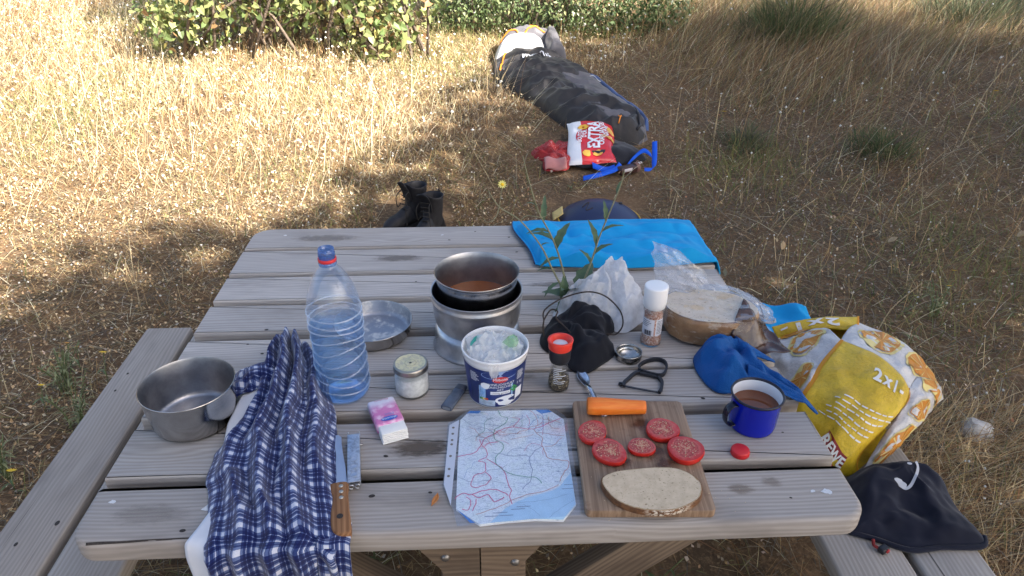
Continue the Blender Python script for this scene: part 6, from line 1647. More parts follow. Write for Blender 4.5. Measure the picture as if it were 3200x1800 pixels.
MAT_CORD = plain("dark_brown_cord", (0.035, 0.026, 0.022), 0.7)
mk("drawcord", tube(spline([(-0.088, 0.010, 0.060), (-0.084, 0.040, 0.070), (-0.040, 0.075, 0.080), (0.020, 0.090, 0.088), (0.065, 0.085, 0.078), (0.098, 0.060, 0.052), (0.102, 0.035, 0.028), (0.085, 0.020, 0.012), (0.062, 0.018, 0.014)], 6), 0.0019, 7), MAT_CORD, bb)
mk("drawcord", tube(spline([(-0.088, 0.012, 0.060), (-0.070, 0.040, 0.070), (-0.055, 0.030, 0.072), (-0.060, 0.012, 0.066), (-0.045, -0.005, 0.056), (-0.020, -0.035, 0.042)], 6), 0.0019, 7), MAT_CORD, bb)
mk("drawcord", tube(spline([(-0.088, 0.010, 0.060), (-0.090, 0.004, 0.045), (-0.088, -0.004, 0.025)], 5), 0.0019, 7), MAT_CORD, bb)

# thin white carrier bag
t = NT("thin_white_bag")
_h = t.noise(t.obj(), 42, 5, 0.7)
t.P(Base_Color=(0.82, 0.83, 0.86), Roughness=0.4); t.b.inputs['Specular IOR Level'].default_value = 0.5
_tp = t.n('BsdfTransparent', {'Color': (0.95, 0.95, 0.97, 1)}); _tl = t.n('BsdfTranslucent', {'Color': (0.84, 0.85, 0.88, 1)})
_m1 = t.n('MixShader', {0: 0.45, 1: t.b.outputs[0], 2: _tl.outputs[0]})
_m2 = t.n('MixShader', {0: t.math('ADD', 0.52, t.math('MULTIPLY', _h, 0.75), clamp=True), 1: _tp.outputs[0], 2: _m1.outputs[0]})
t.bump(_h, 0.8, 0.006)
t.t.links.new(_m2.outputs[0], t.out.inputs[0])
MAT_THINBAG = t.m
wb = thing("white_plastic_bag", "crumpled thin white plastic bag behind the black drawstring bag", "plastic bag", (0.320, 0.672, T))
def wb_h(x, y, s):
    e = (1 - s ** 4)
    up = 0.068 * math.exp(-((x - 0.000 - (y - 0.03) * 0.3) ** 2 / 0.0032 + (y - 0.050) ** 2 / 0.0036)) + 0.050 * math.exp(-((x - 0.045) ** 2 / 0.0010 + (y - 0.035) ** 2 / 0.0014)) + 0.036 * math.exp(-((x + 0.070) ** 2 / 0.004 + (y + 0.01) ** 2 / 0.004)) + 0.045 * math.exp(-((x - 0.065) ** 2 / 0.003 + (y + 0.02) ** 2 / 0.004))
    return max(0.002, 0.003 + e * (up + 0.010 + pleats(x, y, 0.0, 0.05, 11, 0.018, 2.0, 0.04, True) + pleats(x, y, -0.07, 0.0, 9, 0.016, 5.0, 0.03) + 0.012 * ridge(x * 26, y * 26, 4.0) + 0.004 * ridge(x * 60, y * 60, 1.0)))
mk("bag_film", mound([(-0.130, -0.005), (-0.100, 0.045), (-0.040, 0.060), (-0.015, 0.110), (0.030, 0.118), (0.062, 0.080), (0.075, 0.050), (0.108, 0.040), (0.112, -0.010), (0.075, -0.055), (0.030, -0.092), (-0.020, -0.060), (-0.090, -0.050)], wb_h, 46, 12, 0.009, 26, 6.0), MAT_THINBAG, wb, sharp=50)
mk("bag_knot", mound([(-0.012, 0), (0, 0.012), (0.012, 0), (0, -0.012)], lambda x, y, s: 0.010 + 0.014 * (1 - s * s), 6, 4, 0.004, 120), MAT_THINBAG, wb, (-0.040, 0.075, 0.050))

# ------------------------------------------------------------------ loaf in its clear bag
t = NT("loaf_crust")
_o = t.obj(); _f = t.noise(_o, 16, 5, 0.65); _sz = t.n('SeparateXYZ', {0: _o}).outputs[2]
_fl = t.math('MULTIPLY', t.smooth(t.noise(t.mapping(_o, (1, 1, 2), (3, 0, 0)), 24, 4, 0.7), 0.52, 0.66), 0.55)
_c = t.mix(t.smooth(_f, 0.3, 0.7), (0.34, 0.20, 0.10), (0.20, 0.105, 0.05))
t.P(Base_Color=t.mix(_fl, _c, (0.52, 0.46, 0.38)), Roughness=0.8); t.bump(_f, 0.35, 0.004)
MAT_LOAF = t.m
lf = thing("bread_loaf", "cut half loaf of grey bread inside a clear bag", "bread", (0.553, 0.578, T), R(-8))
lo = [(v.x, v.y) for v in spline([(-0.112, 0.02), (-0.085, 0.062), (-0.02, 0.082), (0.055, 0.070), (0.098, 0.030), (0.108, -0.012), (0.075, -0.052), (0.015, -0.074), (-0.055, -0.064), (-0.100, -0.028)], 6, True)]
V, F = prism(lo, 0.002, 0.074, 0.012, 3)
V = [(x * (1 - 0.12 * (1 - min(1, z / 0.05)) ** 2) + 0.003 * nz(x * 30, y * 30, z * 30), y * (1 - 0.10 * (1 - min(1, z / 0.05)) ** 2) + 0.003 * nz(x * 30 + 9, y * 30, z * 30), z) for x, y, z in V]
mk("crust", (V, F), MAT_LOAF, lf)
mk("cut_face", ([(x * 0.965, y * 0.955, 0.0748) for x, y in lo], [tuple(range(len(lo)))]), MAT_CRUMB, lf, smooth=False)
MAT_FILM2 = clear("very_clear_film", (0.95, 0.95, 0.95), 0.025, 0.05, 0.15, bumpscale=40, bumpstr=0.6)
pb = thing("bread_bag", "clear crinkled bread bag with a brown printed end", "plastic bag", (0.560, 0.590, T))
def pb_h(x, y, s):
    inn = max(0.0, 1 - ((x + 0.005) / 0.135) ** 2 - ((y + 0.01) / 0.105) ** 2)
    base = 0.088 * min(1, inn * 3.2)
    k = min(1.0, inn * 3.2)
    return max(0.002, base * 0.92 + (1 - s ** 4) * (1 - k * 0.85) * (0.010 + 0.010 * ridge(x * 22, y * 22, 3.0) + 0.005 * ridge(x * 55, y * 55, 8.0)))
mk("lower_film", mound([(-0.128, 0.010), (-0.108, 0.075), (-0.040, 0.105), (0.055, 0.098), (0.118, 0.050), (0.150, -0.010), (0.105, -0.072), (0.020, -0.098), (-0.060, -0.088), (-0.118, -0.045)], pb_h, 24, 7, 0.006, 30, 1.0, closed_bottom=False), MAT_FILM2, pb, sharp=25)
def stand_pt(u, v):
    # open mouth of the bag standing up behind the loaf and falling to the right
    x = -0.112 + 0.262 * u; top = 0.158 - 0.125 * u ** 1.15 + 0.010 * math.sin(u * 9)
    y = 0.062 + 0.075 * v * (1 - 0.55 * u) - 0.055 * u + 0.016 * ridge(u * 4, v * 5, 2.0) + 0.008 * nz(u * 14, v * 14)
    z = 0.040 - 0.02 * u + (top - 0.03) * v + 0.010 * nz(u * 6, v * 6, 4)
    return (x + 0.012 * nz(u * 5, v * 7, 8) - 0.02 * v * (0.5 - u), y, max(0.01, z)), (u, v)
mk("bag_mouth", surf(stand_pt, 34, 24), MAT_FILM, pb, sharp=25)
def stand2(u, v):
    p_, q_ = stand_pt(u, v)
    return (p_[0] + 0.006, p_[1] - 0.030 * math.sin(PI * min(1, v * 1.1)) - 0.014 + 0.012 * ridge(u * 5, v * 4, 9), p_[2] * (0.93 - 0.25 * (1 - u) * v)), q_
mk("bag_mouth", surf(stand2, 30, 20), MAT_FILM, pb, sharp=25)
MAT_BRNF = plain("brown_printed_film", (0.055, 0.026, 0.018), 0.22, spec=0.7, bump=0.5, bscale=40, bdist=0.004)
def brown_pt(u, v):
    y = -0.125 + 0.150 * v
    x0 = 0.000 + 0.085 * v
    x = x0 + (0.150 - 0.02 * v - x0) * u
    side = max(0.0, min(1.0, (0.118 - x) / 0.05)); side = side * side * (3 - 2 * side)
    fr = max(0.0, min(1.0, (y + 0.112) / 0.045)); fr = fr * fr * (3 - 2 * fr)
    z = 0.004 + 0.080 * side * fr + 0.007 * ridge(u * 3 + v * 2, v * 4, 1) + 0.010 * (1 - side)
    return (x, y, z), (u, v)
mk("brown_end", surf(brown_pt, 30, 26), MAT_BRNF, pb, solid=0.0004)
mk("diamond_mark", flat([(0, 0.012), (0.006, 0), (0, -0.012), (-0.006, 0)]), plain("dark_green_print", (0.02, 0.03, 0.015), 0.4), pb, (0.045, 0.075, 0.118), (R(62), 0, R(10)), smooth=False)

# ------------------------------------------------------------------ plaid flannel trousers and their white lining
t = NT("navy_plaid_flannel")
_u = t.n('SeparateXYZ', {0: t.uv()})
def stripes(s):
    fr = t.math('FRACT', t.math('MULTIPLY', s, 1 / 0.035))
    return t.ramp(fr, [(0.0, (0.9,) * 3), (0.19, (0.42,) * 3), (0.30, (0.05,) * 3), (0.42, (0.75,) * 3), (0.455, (0.05,) * 3), (0.60, (0.45,) * 3), (0.66, (0.85,) * 3), (0.71, (0.3,) * 3), (0.80, (0.05,) * 3), (0.86, (0.45,) * 3), (0.96, (0.9,) * 3)], 'CONSTANT')
_a = stripes(_u.outputs[0]); _b = stripes(_u.outputs[1])
_w = t.noise(t.mapping(t.uv(), (1, 1, 1)), 1500, 2, 0.5)
_m = t.math('MULTIPLY', t.math('ADD', _a, _b), 0.5)
_m = t.math('ADD', _m, t.math('MULTIPLY', t.math('SUBTRACT', _w, 0.5), 0.25))
t.P(Base_Color=t.ramp(_m, [(0.05, (0.006, 0.010, 0.062)), (0.38, (0.011, 0.020, 0.10)), (0.56, (0.045, 0.075, 0.20)), (0.76, (0.19, 0.24, 0.41)), (0.94, (0.66, 0.68, 0.74))]), Roughness=0.95)
t.b.inputs['Specular IOR Level'].default_value = 0.1; t.b.inputs['Sheen Weight'].default_value = 0.3
t.bump(_w, 0.4, 0.001)
MAT_PLAID = t.m
MAT_WHITEF = fabric("white_jersey", (0.66, 0.68, 0.72), weave=900, c2=(0.60, 0.62, 0.67), sheen=0.1)
pj = thing("plaid_trousers", "navy and white plaid flannel trousers bundled over the table's front edge", "trousers", (0, 0, 0))
rows = [(0.00, (0.520, -0.420, -0.400, 0.035)), (0.06, (0.505, -0.452, -0.368, 0.082)), (0.16, (0.45, -0.462, -0.335, 0.092)), (0.30, (0.36, -0.455, -0.302, 0.080)), (0.42, (0.28, -0.462, -0.280, 0.070)), (0.54, (0.20, -0.490, -0.264, 0.066)), (0.66, (0.12, -0.478, -0.250, 0.056)), (0.80, (0.03, -0.446, -0.236, 0.050)), (0.86, (-0.012, -0.438, -0.230, 0.042)), (0.88, (-0.026, -0.436, -0.228, 0.0)), (1.0, (-0.034, -0.432, -0.214, -0.26))]
def pj_pt(u, v):
    y, xl, xr, h = lerp_table(v, rows)
    x = xl + (xr - xl) * u
    w = 2 * u - 1
    side = max(0.0, 1 - abs(w) ** 3.2)
    ph = PI * (u * 4.2 + 0.55 * math.sin(v * 4.0) + 0.25 * nz(u * 2, v * 6, 2))
    fold = (1 - abs(math.sin(ph))) ** 0.9
    fold2 = (1 - abs(math.sin(PI * (u * 7 + v * 3 + 0.8 * nz(u * 3, v * 5, 5)))))
    if v < 0.87:
        z = T + 0.002 + h * side * (0.52 + 0.48 * fold) + 0.005 * side * fold2 + 0.002 * side * nz(u * 10, v * 16, 1)
        x += 0.006 * nz(u * 3, v * 12, 7)
        y += 0.005 * nz(u * 5, v * 9, 3)
    else:
        k = min(1.0, (v - 0.86) / 0.05)
        z0 = T + 0.002 + 0.045 * side * (0.52 + 0.48 * fold)
        z = z0 * (1 - k) + k * (T - 0.02) - max(0, v - 0.90) * 4.2
        y -= 0.022 * fold + 0.012 * side
        x += 0.006 * nz(u * 3, v * 4, 7)
    return (x, y, z), (u, v)
mk("plaid_leg", arc_uv(surf(pj_pt, 110, 150), 110, 150, 0.51, 0.1), MAT_PLAID, pj, solid=0.003, offset=-1)
def pj2_pt(u, v):
    # second leg behind the pot, a flatter flap
    x = -0.520 + 0.085 * u + 0.02 * v; y = 0.425 - 0.085 * v + 0.03 * u
    z = T + 0.006 + 0.040 * math.sin(PI * u * 0.6 + 0.2) * math.sin(PI * (0.15 + 0.7 * v)) + 0.012 * ridge(u * 3, v * 3, 2)
    return (x, y, z), (x * 1.1 + y * 0.3 + 0.7, y * 1.1 + 0.4)
mk("plaid_flap", surf(pj2_pt, 22, 22), MAT_PLAID, pj, solid=0.003, offset=-1)
def pj3_pt(u, v):
    # right edge fold lying beside the knife handle and hanging down
    x = -0.262 + 0.052 * u + 0.01 * v; y = 0.02 - 0.06 * min(1, v * 2.2)
    z = T + 0.012 * (1 - u) + 0.004 - (0 if v < 0.35 else (v - 0.35) * 0.42)
    return (x, y - 0.004 * math.sin(u * 6), z), (x * 1.1 + 0.9, v * 0.3)
mk("plaid_edge", surf(pj3_pt, 12, 26), MAT_PLAID, pj, solid=0.003, offset=-1)
wl_rows = [(0.0, (0.42, -0.470, -0.40, 0.022)), (0.25, (0.36, -0.478, -0.40, 0.026)), (0.42, (0.27, -0.484, -0.38, 0.018)), (0.55, (0.17, -0.470, -0.36, 0.010)), (0.68, (0.08, -0.446, -0.34, 0.006)), (0.80, (0.02, -0.462, -0.34, 0.005)), (0.86, (-0.012, -0.474, -0.34, 0.002)), (0.89, (-0.020, -0.474, -0.33, -0.03)), (1.0, (-0.026, -0.460, -0.32, -0.26))]
def wl_pt(u, v):
    y, xl, xr, h = lerp_table(v, wl_rows)
    x = xl + (xr - xl) * u
    z = T + 0.003 + h * (0.75 + 0.25 * math.sin(PI * u))
    if v > 0.86: y -= 0.010 * math.sin(PI * u) + 0.004 * math.sin(u * 9 + v * 5)
    return (x, y, z), (u, v)
mk("white_lining", surf(wl_pt, 24, 60), MAT_WHITEF, pj, solid=0.002, offset=-1)
# ------------------------------------------------------------------ yellow shopping bag slumped on the right bench
def woven(name, c, c2):
    t = NT(name)
    o = t.obj()
    f = t.noise(o, 55, 5, 0.75); g = t.noise(o, 14, 4, 0.6)
    cr = t.smooth(t.math('ABSOLUTE', t.math('SUBTRACT', t.noise(o, 38, 4, 0.7, 0.6), 0.5)), 0.0, 0.022)
    col = t.mix(t.smooth(g, 0.35, 0.65), c, c2)
    col = t.mix(t.math('MULTIPLY', t.math('SUBTRACT', 1.0, cr), 0.35), col, tuple(x * 0.45 for x in c2))
    t.P(Base_Color=col, Roughness=0.42); t.b.inputs['Specular IOR Level'].default_value = 0.5
    t.bump(f, 0.7, 0.006)
    return t.m
MAT_YEL = woven("yellow_woven_plastic", (0.68, 0.47, 0.018), (0.56, 0.37, 0.014))
MAT_BAGW = woven("white_woven_plastic", (0.62, 0.61, 0.60), (0.50, 0.49, 0.50))
MAT_SEAM = plain("orange_seam_tape", (0.62, 0.26, 0.01), 0.6, bump=0.5, bscale=250)
MAT_ORANGE = woven("orange_slice_print", (0.62, 0.25, 0.015), (0.52, 0.19, 0.01))
MAT_RINDP = plain("pale_rind_print", (0.66, 0.56, 0.22), 0.5)
MAT_BROWN = plain("orange_brown_print", (0.42, 0.15, 0.01), 0.5, c2=(0.55, 0.25, 0.02), scale=30)
sb = thing("shopping_bag", "slumped yellow shopping bag printed with orange slices on the right bench", "shopping bag", (0, 0, 0))
def coons(c0, c1, d0, d1):
    """surface between four boundary curves (functions 0..1 -> Vector): c0 at v=0, c1 at v=1, d0 at u=0, d1 at u=1"""
    def f(u, v):
        return (c0(u) * (1 - v) + c1(u) * v + d0(v) * (1 - u) + d1(v) * u
                - (c0(0) * (1 - u) * (1 - v) + c0(1) * u * (1 - v) + c1(0) * (1 - u) * v + c1(1) * u * v))
    return f
def curve(pts):
    P_ = spline(pts, 12)
    def f(t_):
        x = t_ * (len(P_) - 1); i = min(int(x), len(P_) - 2); return P_[i].lerp(P_[i + 1], x - i)
    return f
def crumpled(f, amp, sc, seed, bulge=(0, 0, 0)):
    def g(u, v):
        p_ = f(u, v) + Vector(bulge) * math.sin(PI * u) * math.sin(PI * v)
        d = noise.noise_vector(p_ * sc + Vector((seed, 0, 0))) * amp + noise.noise_vector(p_ * sc * 2.6 + Vector((seed, 4, 0))) * amp * 0.5
        e = min(1, 6 * min(u, 1 - u, v, 1 - v) + 0.15)
        r_ = ridge(p_.x * sc * 1.3 + seed, p_.y * sc * 1.3, p_.z * sc * 1.3) * amp * 0.6
        return p_ + (d + Vector((0, -r_ * 0.6, r_))) * e
    return g
# front yellow panel: corners top-left, top-right, bottom-right, bottom-left
TL, TR_, BR, BL = (0.961, 0.70, 0.638), (1.060, 0.525, 0.606), (0.908, 0.392, 0.452), (0.770, 0.54, 0.53)
front = crumpled(coons(curve([BL, (0.80, 0.46, 0.50), (0.84, 0.40, 0.465), BR]), curve([TL, (1.019, 0.63, 0.640), (1.055, 0.57, 0.622), TR_]),
                       curve([BL, (0.80, 0.55, 0.565), (0.818, 0.56, 0.588), (0.883, 0.63, 0.616), TL]), curve([BR, (0.905, 0.41, 0.50), (0.985, 0.46, 0.548), (1.050, 0.505, 0.585), TR_])), 0.010, 11, 1.0, (0.0, -0.03, 0.015))
fp = mk("front_panel", surf(lambda u, v: (front(u, v), (u, v)), 44, 44), MAT_YEL, sb, solid=0.0008, offset=0)
def strip(f, u0, v0, u1, v1, w, n=30, lift=0.0022, horizontal=False):
    V, F = [], []
    for i in range(n + 1):
        k = i / n; u = u0 + (u1 - u0) * k; v = v0 + (v1 - v0) * k
        for sg in (-1, 1):
            uu, vv = (u, v + sg * w) if horizontal else (u + sg * w, v)
            uu = min(1, max(0, uu)); vv = min(1, max(0, vv))
            p_ = f(uu, vv); n_ = (f(min(1, uu + 0.01), vv) - f(max(0, uu - 0.01), vv)).cross(f(uu, min(1, vv + 0.01)) - f(uu, max(0, vv - 0.01)))
            n_ = n_.normalized() if n_.length > 1e-9 else Vector((0, -0.5, 0.8))
            if n_.z - n_.y < 0: n_ = -n_
            V.append(tuple(p_ + n_ * lift))
    for i in range(n): F.append((2 * i, 2 * i + 1, 2 * i + 3, 2 * i + 2))
    return V, F
mk("seam", strip(front, 0.02, 0.15, 0.02, 1, 0.022), MAT_SEAM, sb)
mk("seam", strip(front, 0.98, 0.0, 0.98, 1, 0.022), MAT_SEAM, sb)
def on_panel(f, geo, u0, v0, su, sv, rot=0.0, lift=0.003):
    """lay flat lettering or print on a panel"""
    c, s_ = math.cos(rot), math.sin(rot); V = []
    for x, y, _z in geo[0]:
        u = u0 + (x * c - y * s_) * su; v = v0 + (x * s_ + y * c) * sv
        u = min(0.999, max(0.001, u)); v = min(0.999, max(0.001, v))
        p_ = f(u, v); n_ = (f(min(1, u + 0.01), v) - f(max(0, u - 0.01), v)).cross(f(u, min(1, v + 0.01)) - f(u, max(0, v - 0.01)))
        n_ = n_.normalized() if n_.length > 1e-9 else Vector((0, 0, 1))
        if n_.z - n_.y < 0: n_ = -n_
        V.append(tuple(p_ + n_ * lift))
    return V, geo[1]
MAT_BAGINK = plain("white_bag_print", (0.70, 0.70, 0.68), 0.5)
mk("lettering", on_panel(front, text_geo("2x1-", 0.17, space=1.35, bold=0.006), 0.58, 0.80, 1, 0.85, -0.03), MAT_BAGINK, fp, smooth=False)
for k, (a, b_) in enumerate([(0.28, 0.82), (0.24, 0.80), (0.27, 0.84), (0.22, 0.78), (0.25, 0.74), (0.20, 0.7)]):
    rr_ = random.Random(k); x = a
    while x < b_:
        w = rr_.uniform(0.03, 0.09)
        mk("small_print", on_panel(front, gridrect(0, w, 0, 0.010, 4, 1), x, 0.57 - 0.045 * k, 1, 1), MAT_BAGINK, fp, smooth=False)
        x += w + 0.018
# supermarket badge low on the left
MAT_BADGE = plain("dark_red_print", (0.25, 0.018, 0.018), 0.5)
bdg = [(v.x, v.y, 0) for v in spline([(-0.16, 0.09), (0.16, 0.09), (0.18, 0.07), (0.18, -0.07), (0.16, -0.09), (-0.16, -0.09), (-0.18, -0.07), (-0.18, 0.07)], 4, True)]
bg_ = ([(0, 0, 0)] + bdg, [(0, 1 + k, 1 + (k + 1) % len(bdg)) for k in range(len(bdg))])
bd = mk("badge", on_panel(front, bg_, 0.56, 0.155, 1, 0.95, -0.1, 0.003), MAT_BADGE, fp, smooth=False)
mk("lettering", on_panel(front, text_geo("REWE", 0.135, bold=0.004), 0.56, 0.165, 1, 1.0, -0.1, 0.0045), MAT_BAGINK, bd, smooth=False)
# right side panel (white with orange slices)
sideR = crumpled(coons(curve([BR, (0.985, 0.455, 0.535), (1.050, 0.505, 0.583), TR_]), curve([(0.965, 0.415, 0.452), (1.07, 0.49, 0.490), (1.16, 0.57, 0.485), (1.262, 0.65, 0.472)]),
                       curve([BR, (0.935, 0.40, 0.452), (0.965, 0.415, 0.452)]), curve([TR_, (1.13, 0.60, 0.585), (1.22, 0.64, 0.53), (1.262, 0.65, 0.472)])), 0.010, 18, 5.0, (0.02, -0.02, 0.02))
rp_ = mk("side_panel", surf(lambda u, v: (sideR(u, v), (u, v)), 34, 26), MAT_BAGW, sb, solid=0.0008, offset=0)
topR = crumpled(coons(curve([TL, (1.019, 0.63, 0.640), (1.055, 0.57, 0.622), TR_]), curve([(1.095, 0.855, 0.589), (1.163, 0.82, 0.573), (1.22, 0.76, 0.549), (1.262, 0.65, 0.472)]),
                      curve([TL, (1.03, 0.79, 0.615), (1.095, 0.855, 0.589)]), curve([TR_, (1.13, 0.60, 0.585), (1.22, 0.64, 0.53), (1.262, 0.65, 0.472)])), 0.008, 18, 9.0, (0.0, 0.0, -0.010))
tp_ = mk("top_panel", surf(lambda u, v: (topR(u, v), (u, v)), 34, 26), MAT_BAGW, sb, solid=0.0008, offset=0)
topL = crumpled(coons(curve([(0.832, 0.86, 0.520), (0.815, 0.76, 0.535), (0.800, 0.64, 0.535), BL]), curve([(0.98, 0.815, 0.600), (0.965, 0.77, 0.625), TL]),
                      curve([(0.832, 0.86, 0.520), (0.90, 0.85, 0.565), (0.98, 0.815, 0.600)]), curve([BL, (0.818, 0.56, 0.588), (0.883, 0.63, 0.616), TL])), 0.009, 18, 13.0, (0.0, 0.0, 0.004))
tl_ = mk("inner_panel", surf(lambda u, v: (topL(u, v), (u, v)), 34, 26), MAT_BAGW, sb, solid=0.0008, offset=0)
rim = crumpled(coons(curve([(0.862, 0.845, 0.545), (0.97, 0.83, 0.582), (1.075, 0.815, 0.590)]), curve([(0.850, 0.872, 0.572), (0.97, 0.875, 0.596), (1.100, 0.868, 0.602)]),
                     curve([(0.862, 0.845, 0.545), (0.850, 0.872, 0.572)]), curve([(1.075, 0.815, 0.590), (1.100, 0.868, 0.602)])), 0.004, 22, 17.0, (0, 0, 0.01))
rm_ = mk("rim_band", surf(lambda u, v: (rim(u, v), (u, v)), 30, 10), MAT_YEL, sb, solid=0.0008, offset=0)
mk("lettering", on_panel(rim, text_geo("2x1-", 0.55, space=1.3, bold=0.02), 0.42, 0.45, 0.5, 1.0, PI, 0.003), MAT_BAGINK, rm_, smooth=False)
mk("seam", strip(rim, 0.975, 0, 0.975, 1, 0.02), MAT_SEAM, sb)
def slice_print(f, par, u, v, su, sv, seed):
    mk("rind_print", on_panel(f, gridell(0, 0, 1.0, 1.0, 30, 0.05, seed), u, v, su, sv, 0, 0.0022), MAT_RINDP, par, smooth=False)
    pr_ = mk("slice_print", on_panel(f, gridell(0, 0, 0.86, 0.86, 30, 0.05, seed), u, v, su, sv, 0, 0.0030), MAT_ORANGE, par, smooth=False)
    for k in range(9):
        a = 2 * PI * k / 9 + seed; c_, s_ = math.cos(a), math.sin(a)
        q = ([(0.05 * c_, 0.05 * s_, 0), (0.8 * c_ - 0.03 * s_, 0.8 * s_ + 0.03 * c_, 0), (0.8 * c_ + 0.03 * s_, 0.8 * s_ - 0.03 * c_, 0)], [(0, 1, 2)])
        mk("segment_line", on_panel(f, q, u, v, su, sv, 0, 0.0036), MAT_RINDP, pr_, smooth=False)
slice_print(topR, tp_, 0.36, 0.52, 0.24, 0.36, 1)
slice_print(topR, tp_, 0.86, 0.55, 0.20, 0.30, 2)
slice_print(sideR, rp_, 0.20, 0.55, 0.17, 0.36, 3)
slice_print(sideR, rp_, 0.84, 0.62, 0.15, 0.32, 4)
slice_print(sideR, rp_, 0.50, 0.50, 0.10, 0.30, 7)
slice_print(topL, tl_, 0.42, 0.62, 0.24, 0.30, 5)
slice_print(topL, tl_, 0.80, 0.30, 0.13, 0.22, 6)
mk("brown_print", on_panel(topL, gridell(0, 0, 1, 1, 24, 0.3, 4), 0.06, 0.40, 0.10, 0.38, 0, 0.0024), MAT_BROWN, tl_, smooth=False)
# back and base so that the bag is closed
mk("back_panel", surf(lambda u, v: (curve([(0.832, 0.86, 0.520), (0.97, 0.875, 0.59), (1.095, 0.858, 0.589), (1.22, 0.765, 0.546), (1.262, 0.65, 0.472)])(u) * (1 - v) + Vector((0.84 + 0.24 * u, 0.85 - 0.25 * u, BZ + 0.003)) * v, (u, v)), 24, 6), MAT_YEL, sb)
mk("base_panel", flat([(0.80, 0.48), (0.90, 0.40), (1.06, 0.52), (1.062, 0.62), (0.98, 0.80), (0.84, 0.84)], BZ + 0.002), MAT_YEL, sb, smooth=False)

# ------------------------------------------------------------------ black stuff sack on the bench corner
nb = thing("black_bench_bag", "black fabric bag with grey swoosh mark at the right bench's front", "bag", (0.955, 0.292, BZ))
nbo = [(-0.165, -0.045), (-0.110, 0.060), (-0.060, 0.110), (0.020, 0.128), (0.105, 0.120), (0.140, 0.080), (0.132, -0.010), (0.140, -0.095), (0.118, -0.120), (0.030, -0.118), (-0.040, -0.122), (-0.105, -0.088), (-0.150, -0.070)]
def nb_h(x, y, s):
    e = max(0.0, 1 - s ** 5)
    up = 0.058 * math.exp(-((x - 0.035) ** 2 / 0.012 + (y - 0.062) ** 2 / 0.0036)) + 0.022 * math.exp(-((x + 0.07) ** 2 / 0.004 + (y + 0.0) ** 2 / 0.003)) + 0.010
    return max(0.002, 0.003 + e * (up + pleats(x, y, 0.03, 0.06, 5, 0.014, 3.0, 0.06, True) + pleats(x, y, -0.10, -0.05, 5, 0.012, 8.0, 0.06, True) + 0.009 * ridge(x * 13 + y * 9, y * 15, 2.0) + 0.003 * nz(x * 40, y * 40)))
mk("sack", mound(nbo, nb_h, 40, 10, 0.003, 20, 4.0), MAT_NAVYF, nb)
mk("hem", tube([(v.x * 0.985, v.y * 0.985 + 0.001, 0.006) for v in spline([(-0.150, -0.070), (-0.105, -0.090), (-0.040, -0.124), (0.030, -0.120), (0.118, -0.122), (0.142, -0.095)], 6)], 0.006, 8), MAT_NAVYF, nb)
def drape(geo, f, off):
    return [(v[0], v[1], f(v[0], v[1], 0.5) + off) for v in geo[0]], geo[1]
MAT_GREYP = plain("pale_grey_print", (0.42, 0.44, 0.48), 0.5)
mk("swoosh_mark", drape(ribbon2([(-0.012, 0.012), (0.002, 0.006), (0.020, 0.014), (0.040, 0.034), (0.052, 0.052), (0.050, 0.062)], 0.006, 0, 6), nb_h, 0.0050), MAT_GREYP, nb, smooth=False)
mk("swoosh_blob", drape(gridell(-0.006, 0.016, 0.015, 0.011, 18, 0.3, 2), nb_h, 0.0055), MAT_GREYP, nb, smooth=False)
mk("swoosh_dash", drape(gridell(0.032, 0.056, 0.006, 0.003, 10), nb_h, 0.0060), MAT_GREYP, nb, smooth=False)
tg = mk("cord_toggle", rbox(0.022, 0.016, 0.014, 0.004, 3), MAT_BLKP, nb, (-0.098, -0.118, 0.008), (0, 0, R(25)))
mk("toggle_button", tube([(0.002, -0.0072, 0.002), (0.002, -0.0105, 0.002)], 0.0045, 14), plain("red_toggle", (0.42, 0.03, 0.03), 0.5), tg)
mk("red_cord", tube(spline([(-0.110, -0.095, 0.012), (-0.114, -0.108, 0.010), (-0.106, -0.116, 0.009)], 5), 0.0035, 8), plain("dark_red_cord", (0.22, 0.02, 0.02), 0.8), nb)

